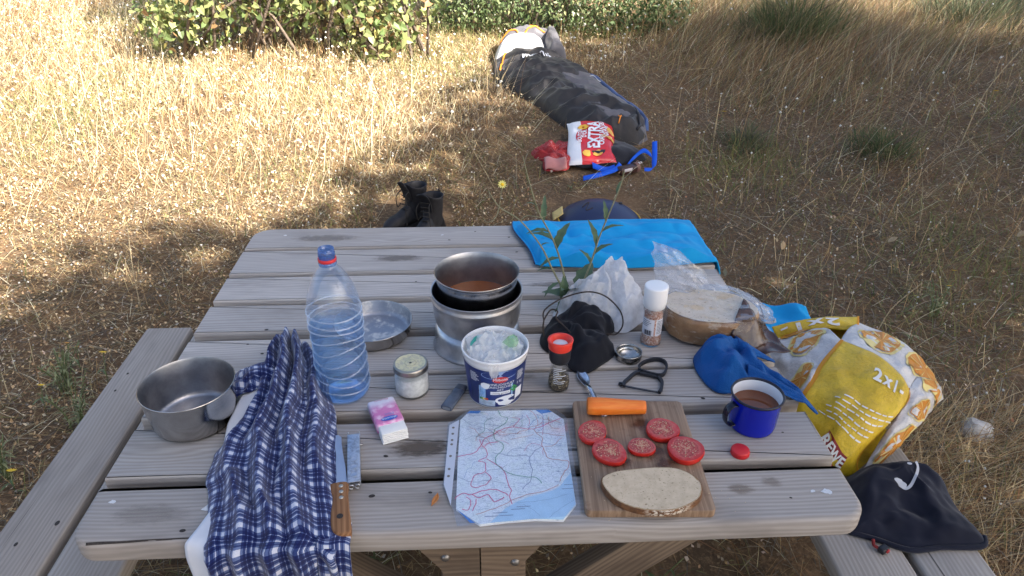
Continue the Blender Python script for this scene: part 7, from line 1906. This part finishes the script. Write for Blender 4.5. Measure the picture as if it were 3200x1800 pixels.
# ------------------------------------------------------------------ wild lettuce growing up through the plank gap
pl = thing("wild_lettuce", "tall green wild lettuce growing through a gap in the tabletop", "plant", (0.246, 0.690, 0.0))
MAT_LETL = plain("lettuce_leaf", (0.060, 0.105, 0.055), 0.55, c2=(0.085, 0.14, 0.065), scale=60, bump=0.4, bscale=150)
MAT_LETY = plain("yellowing_leaf", (0.24, 0.27, 0.10), 0.55, c2=(0.13, 0.19, 0.08), scale=50)
MAT_LETS = plain("lettuce_stem", (0.24, 0.24, 0.14), 0.6, var=0.3, scale=80)
mk("stem", tube(spline([(0.0, 0.0, 0.0), (0.004, 0.0, 0.4), (0.0, 0.0, 0.70), (-0.002, 0.002, 0.775)], 5), [0.006] * 16, 8), MAT_LETS, pl)
st_ = {'a': [(-0.002, 0.002, 0.77), (-0.025, 0.02, 0.80), (-0.055, 0.03, 0.855), (-0.085, 0.03, 0.92), (-0.135, 0.035, 0.985), (-0.185, 0.04, 1.02), (-0.21, 0.04, 1.06)],
       'b': [(-0.002, 0.002, 0.765), (-0.02, 0.03, 0.82), (-0.04, 0.05, 0.89), (-0.062, 0.05, 0.945), (-0.09, 0.05, 1.00), (-0.115, 0.05, 1.08), (-0.13, 0.05, 1.14)],
       'c': [(0.0, 0.0, 0.77), (0.022, 0.02, 0.82), (0.042, 0.03, 0.88), (0.056, 0.03, 0.94), (0.078, 0.03, 1.01), (0.098, 0.03, 1.075), (0.104, 0.03, 1.11)],
       'd': [(-0.135, 0.035, 0.985), (-0.12, 0.03, 1.0), (-0.085, 0.02, 1.0), (-0.065, 0.02, 1.01)],
       'e': [(-0.185, 0.04, 1.02), (-0.195, 0.03, 0.995), (-0.215, 0.03, 0.985), (-0.225, 0.03, 1.0)],
       'f': [(-0.185, 0.04, 1.02), (-0.182, 0.04, 1.045), (-0.178, 0.04, 1.075)]}
for k, pts_ in st_.items():
    P_ = spline(pts_, 5); n_ = len(P_)
    r0 = 0.0030 if k in 'abc' else 0.0013
    mk("stem", tube(P_, [r0 * (1 - 0.65 * i / n_) for i in range(n_)], 7), MAT_LETS, pl)
    st_[k] = P_
def put_leaf(k, f, l, w, az, el, mat=MAT_LETL, lob=0.25, bend=0.25):
    P_ = st_[k]; q = P_[int(f * (len(P_) - 1))]
    mk("leaf", leaf_geo(l * 1.12, w * 1.45, bend, lob), mat, pl, tuple(q), (0, R(-el), R(az)))
for a_ in [('a', 0.10, 0.075, 0.026, 235, -35), ('a', 0.16, 0.055, 0.018, 250, 50), ('a', 0.25, 0.045, 0.013, 200, -25), ('a', 0.36, 0.035, 0.010, 170, 0), ('a', 0.52, 0.022, 0.006, 20, 20), ('a', 0.7, 0.015, 0.004, 180, 30),
           ('b', 0.10, 0.060, 0.030, 320, 40), ('b', 0.22, 0.075, 0.020, 265, -60), ('b', 0.32, 0.050, 0.016, 190, -10), ('b', 0.38, 0.065, 0.022, 50, 55), ('b', 0.46, 0.060, 0.020, 150, 15), ('b', 0.52, 0.050, 0.018, 175, 10), ('b', 0.60, 0.055, 0.013, 80, 75), ('b', 0.72, 0.030, 0.008, 210, 40),
           ('c', 0.06, 0.085, 0.045, 10, 30), ('c', 0.12, 0.080, 0.040, 60, 45), ('c', 0.14, 0.065, 0.030, 330, -5), ('c', 0.30, 0.040, 0.014, 150, 60), ('c', 0.38, 0.050, 0.015, 20, 35), ('c', 0.46, 0.060, 0.015, 120, 70), ('c', 0.55, 0.052, 0.013, 10, 25), ('c', 0.62, 0.045, 0.011, 100, 75), ('c', 0.78, 0.030, 0.008, 60, 65), ('a', 0.04, 0.070, 0.035, 160, 25)]:
    put_leaf(*a_)
put_leaf('a', 0.02, 0.075, 0.055, 305, -18, MAT_LETY, 0.1)
put_leaf('c', 0.10, 0.050, 0.022, 345, 15, plain("yellow_leaf", (0.42, 0.36, 0.05), 0.6, c2=(0.20, 0.22, 0.07), scale=70), 0.2)
mk("blossom", ([(v[0] * 0.0115, v[1] * 0.0115, v[2] * 0.0115) for v in FG[0]], FG[1]), MAT_YPALE, pl, (-0.178, 0.04, 1.076), (R(55), 0, 0), smooth=False)
mk("blossom_center", lathe([(0, 0.003), (0.003, 0.002), (0.004, 0)], 10), MAT_YPET, pl, (-0.178, 0.0385, 1.0765), (R(55), 0, 0))

# ------------------------------------------------------------------ sleeping bag on the slope
sl = thing("sleeping_bag", "black and grey mummy sleeping bag with orange piping laid out on the grass", "sleeping bag", (0, 0, 0))
MAT_SLB = fabric("black_ripstop", (0.036, 0.034, 0.035), rough=0.42, weave=45, bump=0.25, bdist=0.006, sheen=0.1, c2=(0.031, 0.029, 0.030))
MAT_SLG = fabric("grey_ripstop", (0.12, 0.115, 0.125), rough=0.45, weave=45, bump=0.2, bdist=0.006, sheen=0.1, c2=(0.105, 0.10, 0.11))
MAT_SLU = fabric("blue_lining", (0.06, 0.11, 0.26), rough=0.5, weave=60, bump=0.3, bdist=0.006)
MAT_SLW = fabric("white_lining", (0.76, 0.75, 0.72), weave=60, bump=0.2, bdist=0.004)
MAT_PIPE = plain("orange_piping", (0.75, 0.24, 0.02), 0.5)
def bag_lr(y):
    return float(np.interp(y, [p_[0] for p_ in BAG_L], [p_[1] for p_ in BAG_L])), float(np.interp(y, [p_[0] for p_ in BAG_R], [p_[1] for p_ in BAG_R]))
def layer(y0, y1, fl, fr, hmax, seed, nu=40, nv=90, wr=1.0, base=0.0):
    y0, y1 = BY(y0), BY(y1)
    def f(u, v):
        u = min(1.0, max(0.0, u)); v = min(1.0, max(0.0, v))
        y = y0 + (y1 - y0) * v
        l, r_ = bag_lr(y); a = l + (r_ - l) * fl(v); b_ = l + (r_ - l) * fr(v)
        x = a + (b_ - a) * u
        prof = max(0.0, 1 - abs(2 * u - 1) ** 2.6) ** 0.55
        ends = max(0.0, min(1.0, v / 0.05)) ** 0.5 * max(0.0, min(1.0, (1 - v) / 0.04)) ** 0.5
        q = 0.026 * ridge(x * 4 + y * 2.0, y * 6 - x * 3, seed) + 0.012 * ridge(x * 9 - y * 4, y * 11 + x * 6, seed + 3) + 0.010 * abs(math.sin(PI * (y - 0.25 * x) / 0.17)) ** 0.6 + 0.002 * nz(x * 40, y * 40, seed)
        z = zg(x, y) + base + hmax * prof * ends * (0.9 + 0.15 * math.sin(y * 9)) + q * wr * prof * ends
        return (x + 0.010 * nz(y * 7, u * 3, seed), y, z), (u, v)
    return f, surf(f, nu, nv)
fB, gB = layer(3.34, 5.60, lambda v: 0.02, lambda v: 1.0, 0.085, 2.0, 60, 120)
mk("bottom_shell", gB, MAT_SLG, sl)
def topr(v): return 0.99 if v < 0.16 else (0.99 - 0.36 * min(1, (v - 0.16) / 0.22) if v < 0.55 else (0.63 + 0.35 * min(1, (v - 0.55) / 0.12)))
fT, gT = layer(3.335, 5.06, lambda v: 0.0 + 0.10 * max(0, (v - 0.72) / 0.28), topr, 0.105, 5.0, 70, 140, 1.5)
mk("top_shell", gT, MAT_SLB, sl)
fH, gH = layer(5.30, 5.66, lambda v: 0.03, lambda v: 0.99, 0.17, 8.0, 40, 36, 1.0)
mk("hood_side", layer(4.95, 5.5, lambda v: 0.74, lambda v: 1.02, 0.16, 9.0, 16, 40, 1.0)[1], MAT_SLG, sl)
mk("hood", gH, MAT_SLG, sl)
fL, gL = layer(4.98, 5.42, lambda v: 0.03, lambda v: 0.82, 0.150, 11.0, 30, 24, 0.5)
mk("white_lining", gL, MAT_SLW, sl)
fU, gU = layer(3.55, 4.85, lambda v: 0.965, lambda v: 1.03, 0.045, 14.0, 8, 60, 0.3)
mk("blue_edge", gU, MAT_SLU, sl)
def pipe(f, pts_, off=0.006, r_=0.006):
    mk("piping", tube([Vector(f(u, v)[0]) + Vector((0, 0, off)) for u, v in pts_], r_, 7), MAT_PIPE, sl)
pipe(fT, [(0.02 + 0.96 * k / 30, 0.992 - 0.01 * math.sin(k)) for k in range(31)], 0.010)
pipe(fH, [(0.02 + 0.75 * k / 24, 0.06 + 0.03 * math.sin(k * 0.4)) for k in range(25)], 0.006)
pipe(fH, [(0.30 + 0.5 * k / 18, 0.95) for k in range(19)], 0.004)
pipe(fT, [(0.12 - 0.07 * k / 14, 0.98 - 0.22 * k / 14) for k in range(15)], 0.006)
pipe(fT, [(0.985, 0.28 + 0.22 * k / 16) for k in range(17)], 0.004)
pipe(fT, [(0.52 + 0.10 * math.sin(k * 0.2), 0.03 + 0.07 * k / 10) for k in range(11)], 0.005, 0.004)
def foot_seam():
    return tube([Vector(fT(0.88, 0.03 + 0.20 * k / 16)[0]) + Vector((0.01 * math.sin(k * 0.4), 0, 0.004)) for k in range(17)], 0.009, 7)
mk("foot_seam", foot_seam(), MAT_SLB, sl)
g = text_geo("mc·rui", 0.075, bold=0.002)
gv = []
for x, y, _z in g[0]:
    u = 0.50 + x * 1.9; v = 0.82 + y * 0.62 + x * 0.04
    uu_ = min(0.98, max(0.02, u)); p_ = fT(uu_, min(0.98, v))[0]; zb_ = max(p_[2], fB(uu_, (p_[1] - 3.34) / (BY(5.60) - 3.34))[0][2]); gv.append((p_[0], p_[1], zb_ + 0.022))
mk("lettering", (gv, g[1]), MAT_INKW, sl, smooth=False)
mk("white_tag", surf(lambda u, v: ((0.79 + 0.06 * u, 4.12 + 0.02 * v - 0.10 * u, zg(0.8, 4.1) + 0.135 + 0.012 * math.sin(u * 5)), (u, v)), 8, 3), MAT_SLW, sl, solid=0.002)

# ------------------------------------------------------------------ crisp bag and what lies under it
dk = thing("dark_garment", "dark grey garment half under the red crisp bag", "garment", (0.72, 3.17, zg(0.72, 3.17)))
def dk_h(x, y, s): return max(0.003, (1 - s ** 4) * (0.060 + 0.020 * ridge(x * 10, y * 10, 3)))
mk("garment_body", mound([(-0.22, -0.02), (-0.14, 0.12), (0.0, 0.22), (0.12, 0.18), (0.24, 0.06), (0.26, -0.08), (0.12, -0.14), (-0.08, -0.20), (-0.18, -0.16)], dk_h, 18, 6, 0.008, 14, 2.0), fabric("dark_grey_fleece", (0.022, 0.023, 0.030), weave=200), dk)
rc_ = thing("red_bandana_cloth", "red patterned cloth left of the crisp bag", "cloth", (0.44, 3.10, zg(0.44, 3.10)))
t = NT("red_paisley")
_o = t.obj(); _v = t.n('TexVoronoi', {'Vector': t.n('VectorMath', {0: _o, 1: t.n('VectorMath', {0: t.n('TexNoise', {'Vector': _o, 'Scale': 18.0}).outputs['Color'], 1: (0.06, 0.06, 0.06)}, operation='MULTIPLY').outputs[0]}, operation='ADD').outputs[0], 'Scale': 34.0}, feature='DISTANCE_TO_EDGE').outputs['Distance']
_ln = t.math('MULTIPLY', t.math('SUBTRACT', 1.0, t.smooth(t.math('ABSOLUTE', t.math('SUBTRACT', _v, 0.10)), 0.0, 0.03)), t.smooth(t.noise(_o, 9, 3, 0.5), 0.45, 0.55))
t.P(Base_Color=t.mix(t.math('MULTIPLY', _ln, 0.75), (0.30, 0.016, 0.018), (0.46, 0.27, 0.27)), Roughness=0.85); t.bump(t.noise(_o, 90, 3, 0.6), 0.3, 0.003)
MAT_REDC = t.m
def rc_h(x, y, s): return max(0.003, (1 - s ** 5) * (0.025 + 0.030 * ridge(x * 9 - y * 7, y * 11 + x * 3, 1.5) + pleats(x, y, 0.0, -0.02, 7, 0.03, 2.0, 0.1, True)))
mk("cloth_body", mound([(-0.105, 0.10), (-0.095, 0.02), (-0.055, -0.03), (-0.060, -0.13), (-0.045, -0.19), (0.040, -0.185), (0.075, -0.14), (0.10, 0.0), (0.16, 0.16), (0.20, 0.30), (0.12, 0.30), (0.0, 0.20)], rc_h, 30, 9, 0.010, 15, 3.0), MAT_REDC, rc_).scale = (1.12, 1.0, 1.05)
mk("cloth_roll", surf(lambda u, v: ((-0.060 + 0.120 * u, -0.155 - 0.035 * math.cos(v * 3.6) - 0.01 * u, 0.030 + 0.032 * math.sin(v * 3.6 - 0.6) + 0.006 * math.sin(u * 8)), (u, v)), 14, 12), fabric("faded_red_inside", (0.46, 0.20, 0.19), weave=200), rc_, solid=0.004)
cb = thing("crisp_bag", "red and white crisp bag with golden crisps printed on it", "crisp bag", (0.672, 3.19, zg(0.672, 3.19) + 0.065), rot=(R(14), R(2), R(-4)))
t = NT("red_foil_print")
t.P(Base_Color=t.mix(t.smooth(t.noise(t.obj(), 12, 3, 0.5), 0.4, 0.7), (0.60, 0.022, 0.028), (0.50, 0.015, 0.022)), Roughness=0.22); t.b.inputs['Specular IOR Level'].default_value = 0.6
t.bump(t.noise(t.obj(), 16, 4, 0.6), 0.4, 0.012)
MAT_FOIL = t.m
MAT_FOILW = plain("white_foil_print", (0.72, 0.73, 0.75), 0.25, bump=0.4, bscale=20, bdist=0.010)
MAT_CRISP = plain("golden_crisp_print", (0.72, 0.42, 0.07), 0.4, c2=(0.62, 0.32, 0.05), scale=40)
def cb_f(x, y):
    w = 1 - (abs(x) / 0.135) ** 3; h = 1 - (abs(y) / 0.225) ** 4
    return 0.034 * max(0, w) ** 0.6 * max(0, h) ** 0.5 + 0.007 * ridge(x * 9, y * 9, 3) * max(0, min(1, w * 2, h * 2))
def cb_edge(x, y): # slight wave of the outline
    return x + 0.006 * math.sin(y * 14), y + 0.014 * math.sin(x * 13 + 1) + (0.035 * max(0, (x - 0.02) / 0.11) if y < 0 else 0) - (0.02 * max(0, (x - 0.06) / 0.07) if y > 0 else 0)
def cb_pt(x0, x1, y0, y1, off=0.0, inv=1):
    def f(u, v):
        x = x0 + (x1 - x0) * u; y = y0 + (y1 - y0) * v; X, Y = cb_edge(x, y)
        return (X, Y, inv * cb_f(x, y) + off), (u, v)
    return f
mk("front_foil", surf(cb_pt(-0.060, 0.135, -0.225, 0.225), 30, 40), MAT_FOIL, cb)
mk("white_band", surf(cb_pt(-0.135, -0.060, -0.225, 0.200), 14, 40), MAT_FOILW, cb)
mk("back_foil", surf(cb_pt(-0.135, 0.135, -0.225, 0.225, -0.004, -0.6), 24, 30), MAT_FOILW, cb)
def on_cb(geo, cx, cy, rot, off=0.003, sc=(1, 1)):
    c, s_ = math.cos(rot), math.sin(rot); V = []
    for x, y, _z in geo[0]:
        x *= sc[0]; y *= sc[1]
        a, b_ = cx + x * c - y * s_, cy + x * s_ + y * c; X, Y = cb_edge(a, b_); V.append((X, Y, cb_f(a, b_) + off))
    return V, geo[1]
mk("lettering", on_cb(text_geo("EXTRA", 0.098, bold=0.003), 0.018, 0.03, R(90)), MAT_INKW, cb, smooth=False)
mk("lettering", on_cb(text_geo("CRAQUANTES", 0.042, bold=0.001), 0.062, 0.045, R(90)), MAT_INKW, cb, smooth=False)
mk("lettering", on_cb(text_geo("NATURE", 0.030, bold=0.001), 0.088, 0.085, R(90)), MAT_INKW, cb, smooth=False)
mk("brand_patch", on_cb(gridell(0, 0, 0.075, 0.034, 20), -0.058, 0.02, R(90), 0.0026), MAT_FOIL, cb, smooth=False)
mk("lettering", on_cb(text_geo("BOUTON", 0.034, bold=0.001), -0.068, 0.02, R(90), 0.0045), MAT_INKW, cb, smooth=False)
mk("lettering", on_cb(text_geo("D'OR", 0.034, bold=0.001), -0.042, 0.03, R(90), 0.0045), MAT_INKW, cb, smooth=False)
for k in range(6):
    a = 2 * PI * k / 6
    mk("flower_print", on_cb(gridell(0.020 * math.cos(a), 0.020 * math.sin(a), 0.013, 0.013, 10), -0.050, 0.115, 0, 0.0042), plain("flower_gold", (0.80, 0.45, 0.03), 0.4), cb, smooth=False)
for cx, cy, rx, ry, ro, sd in [(0.110, 0.10, 0.020, 0.032, 0.3, 1), (0.112, 0.010, 0.018, 0.034, 0.2, 2), (-0.030, -0.165, 0.024, 0.026, 0.2, 3), (0.035, -0.160, 0.034, 0.020, 0.7, 4)]:
    mk("crisp_print", on_cb(gridell(0, 0, rx, ry, 20, 0.3, sd), cx, cy, ro, 0.0040), MAT_CRISP, cb, smooth=False)
for k in range(6):
    a = R(200 + k * 24); mk("splash_print", on_cb(gridrect(0.012, 0.040, -0.002, 0.002, 2, 1), 0.088, 0.035, a, 0.0048), MAT_CRISP, cb, smooth=False)
# blue strap
st = thing("blue_strap", "bright blue webbing strap snaking out from under the crisp bag", "strap", (0.75, 2.95, zg(0.75, 2.95)))
MAT_STRAP = fabric("blue_webbing", (0.008, 0.10, 0.62), weave=400, c2=(0.008, 0.085, 0.55), sheen=0.05, rough=0.6)
def strap(pts_, w, nrm):
    P_ = spline(pts_, 7); N_ = spline(nrm, 7) if len(nrm) == len(pts_) else None
    V, F = [], []
    for i, p_ in enumerate(P_):
        n_ = N_[i].normalized() if N_ else Vector(nrm[0])
        V += [tuple(p_ - n_ * w / 2), tuple(p_ + n_ * w / 2)]
    for i in range(len(P_) - 1): F.append((2 * i, 2 * i + 1, 2 * i + 3, 2 * i + 2))
    return V, F
mk("webbing", strap([(-0.165, -0.10, 0.015), (-0.08, -0.09, 0.03), (0.02, -0.035, 0.04), (0.06, 0.03, 0.05)], 0.030, [(0.1, 0.8, 0.6), (0, 0.8, 0.6), (-0.3, 0.8, 0.5), (-0.5, 0.7, 0.4)]), MAT_STRAP, st, solid=0.002)
mk("webbing", strap([(-0.10, 0.01, 0.05), (-0.03, -0.01, 0.03), (0.03, 0.02, 0.03)], 0.045, [(0, 0.9, 0.5), (0, 0.9, 0.4), (0, 0.9, 0.5)]), MAT_STRAP, st, solid=0.002)
mk("webbing", strap([(0.10, 0.06, 0.02), (0.15, 0.10, 0.06), (0.21, 0.13, 0.09), (0.25, 0.10, 0.07)], 0.028, [(0.3, 0.3, 0.9), (0.2, 0.5, 0.8), (0.1, 0.6, 0.7), (0, 0.8, 0.5)]), MAT_STRAP, st, solid=0.002)
mk("webbing", strap([(0.285, 0.20, 0.12), (0.275, 0.14, 0.09), (0.26, 0.06, 0.05), (0.24, 0.0, 0.03), (0.19, -0.01, 0.03)], 0.030, [(0.95, 0, 0.2), (0.95, 0, 0.2), (0.9, 0.1, 0.2), (0.6, 0.6, 0.3), (0.1, 0.9, 0.3)]), MAT_STRAP, st, solid=0.002)
# brown spectacle-like case with cord
gl_ = thing("corded_case", "small dark brown case wound with cord beside the blue strap", "case", (0.845, 2.945, zg(0.845, 2.945) + 0.012), R(28))
mk("case_body", tr(rbox(0.125, 0.055, 0.045, 0.014, 3), 0, 0, 0.022), plain("dark_brown_leather", (0.045, 0.018, 0.016), 0.35), gl_)
mk("label", tr(rbox(0.055, 0.002, 0.018, 0.0005, 1), -0.015, -0.028, 0.030), plain("pale_label", (0.55, 0.52, 0.55), 0.5), gl_)
for k in range(4):
    mk("cord", tube([(0.052 + 0.006 * k, 0.030 * math.cos(a), 0.024 + 0.026 * math.sin(a)) for a in [2 * PI * q / 14 for q in range(15)]], 0.0022, 6), plain("pinkish_cord", (0.28, 0.16, 0.13), 0.8), gl_)
mk("cord", tube(spline([(0.06, 0, 0.05), (0.09, 0.02, 0.05), (0.12, 0.0, 0.02), (0.10, -0.03, 0.01)], 6), 0.0022, 6), plain("brown_cord", (0.20, 0.11, 0.09), 0.8), gl_)
mk("white_clip", tr(rbox(0.030, 0.014, 0.010, 0.004, 2), 0.135, 0.055, 0.02), plain("white_clip_plastic", (0.6, 0.6, 0.6), 0.5), gl_)

# ------------------------------------------------------------------ hiking boots behind the table
MAT_BOOT = plain("black_boot_leather", (0.014, 0.014, 0.018), 0.65, var=0.3, scale=50, bump=0.5, bscale=120, bdist=0.002)
MAT_SOLE = plain("boot_rubber", (0.010, 0.010, 0.011), 0.7)
MAT_LACE = plain("boot_lace", (0.02, 0.018, 0.016), 0.8)
def boot(label, x, y, rz, lean):
    b_ = thing("hiking_boot", label, "boot", (x, y, zg(x, y)), R(rz), group="pair of boots behind the table")
    # toe along +x
    so_ = [(v.x, v.y) for v in spline([(-0.085, 0.0), (-0.075, 0.034), (0.0, 0.036), (0.09, 0.048), (0.165, 0.036), (0.190, 0.0), (0.165, -0.038), (0.09, -0.048), (0.0, -0.034), (-0.075, -0.033)], 5, True)]
    mk("sole", prism(so_, 0.0, 0.028, 0.004, 2), MAT_SOLE, b_, sharp=40)
    def vamp(px, py, s):
        top = 0.028 + 0.052 * (1 - s ** 3) ** 0.6
        rise = 0.060 * max(0.0, min(1.0, (0.10 - px) / 0.12)) * (1 - s ** 4)
        return top + rise
    mk("vamp", mound([(q[0] * 0.97, q[1] * 0.95) for q in so_[::3]], vamp, 14, 3, 0.002, 40, 1.0), MAT_BOOT, b_)
    V, F = [], []
    rings = [(0.055, -0.005, 0.060, 0.040), (0.085, -0.010, 0.056, 0.042), (0.120, -0.014, 0.052, 0.044), (0.160, -0.016, 0.053, 0.046), (0.190, -0.016, 0.056, 0.049), (0.200, -0.016, 0.058, 0.051), (0.203, -0.016, 0.056, 0.049), (0.196, -0.016, 0.051, 0.044), (0.150, -0.015, 0.046, 0.038), (0.090, -0.012, 0.045, 0.034)]
    n_ = 28
    for z, cx, rx, ry in rings:
        for k in range(n_):
            a = 2 * PI * k / n_
            dip = 0.018 * max(0, math.cos(a)) ** 3 if z > 0.18 else 0
            V.append((cx + lean * z + rx * math.cos(a), ry * math.sin(a), z + dip))
    for i in range(len(rings) - 1):
        for k in range(n_): F.append((i * n_ + k, i * n_ + (k + 1) % n_, (i + 1) * n_ + (k + 1) % n_, (i + 1) * n_ + k))
    mk("shaft", (V, F), MAT_BOOT, b_)
    mk("insole", lathe([(0.040, 0.092), (0, 0.09)], 20), MAT_SOLE, b_, (-0.012, 0, 0))
    mk("tongue", surf(lambda u, v: ((0.038 + lean * 0.2 + 0.030 * v * v, (u - 0.5) * 0.060, 0.150 + 0.085 * v - 0.012 * (2 * u - 1) ** 2), (u, v)), 8, 8), MAT_BOOT, b_, solid=0.004)
    for k in range(5):
        z = 0.095 + 0.022 * k; xx = 0.062 - 0.07 * (z - 0.09)
        mk("lace", tube(spline([(xx - 0.006, -0.024, z), (xx + 0.006, 0.0, z + 0.008), (xx - 0.006, 0.024, z + 0.004)], 4), 0.0022, 6), MAT_LACE, b_)
    mk("lace", tube(spline([(0.045, 0.028, 0.19), (0.075, 0.040, 0.18), (0.088, 0.050, 0.12), (0.090, 0.056, 0.06), (0.10, 0.070, 0.02)], 6), 0.0022, 6), MAT_LACE, b_)
    mk("lace", tube(spline([(0.045, -0.026, 0.19), (0.080, -0.028, 0.16), (0.082, -0.020, 0.11), (0.070, -0.010, 0.13)], 6), 0.0022, 6), MAT_LACE, b_)
    mk("heel_loop", tube(spline([(-0.068, 0.0, 0.175), (-0.082, 0.0, 0.195), (-0.070, 0.0, 0.212)], 5), 0.004, 6), MAT_LACE, b_)
boot("left black leather hiking boot standing behind the table", -0.300, 2.40, 222, 0.0)
boot("right black leather hiking boot standing behind the table", -0.212, 2.30, 240, 0.0)

# ------------------------------------------------------------------ rounded navy bag behind the blue towel
hb = thing("round_bag", "smooth dark navy rounded bag just behind the blue towel", "bag", (0.615, 2.46, zg(0.615, 2.46)))
t = NT("navy_coated_fabric")
t.P(Base_Color=(0.010, 0.018, 0.065), Roughness=0.42); t.bump(t.noise(t.obj(), 10, 3, 0.5), 0.15, 0.01)
def hb_h(x, y, s): return max(0.002, 0.082 * max(0, 1 - s ** 2.2) ** 0.75 + 0.004 * nz(x * 12, y * 12) * (1 - s))
mk("shell", mound([(0.205 * math.cos(2 * PI * k / 14), 0.20 * math.sin(2 * PI * k / 14)) for k in range(14)], hb_h, 18, 5), t.m, hb)
mk("edge_binding", tube([(0.206 * math.cos(2 * PI * k / 48), 0.201 * math.sin(2 * PI * k / 48), 0.006) for k in range(49)], 0.0045, 7), plain("yellow_binding", (0.50, 0.33, 0.06), 0.6), hb)
mk("cord", tube(spline([(-0.09, -0.02, 0.075), (-0.05, 0.03, 0.080), (-0.075, -0.05, 0.072), (-0.04, -0.04, 0.079)], 6), 0.0022, 6), MAT_CORD, hb)
mk("cord_stop", rbox(0.018, 0.014, 0.014, 0.004, 2), MAT_BLKP, hb, (0.115, 0.05, 0.062))
mk("yellow_flap", surf(lambda u, v: ((-0.235 + 0.05 * u, -0.03 + 0.05 * v, 0.03 + 0.035 * u - 0.02 * (1 - v)), (u, v)), 6, 6), plain("pale_yellow_flap", (0.55, 0.42, 0.16), 0.6), hb, solid=0.003)
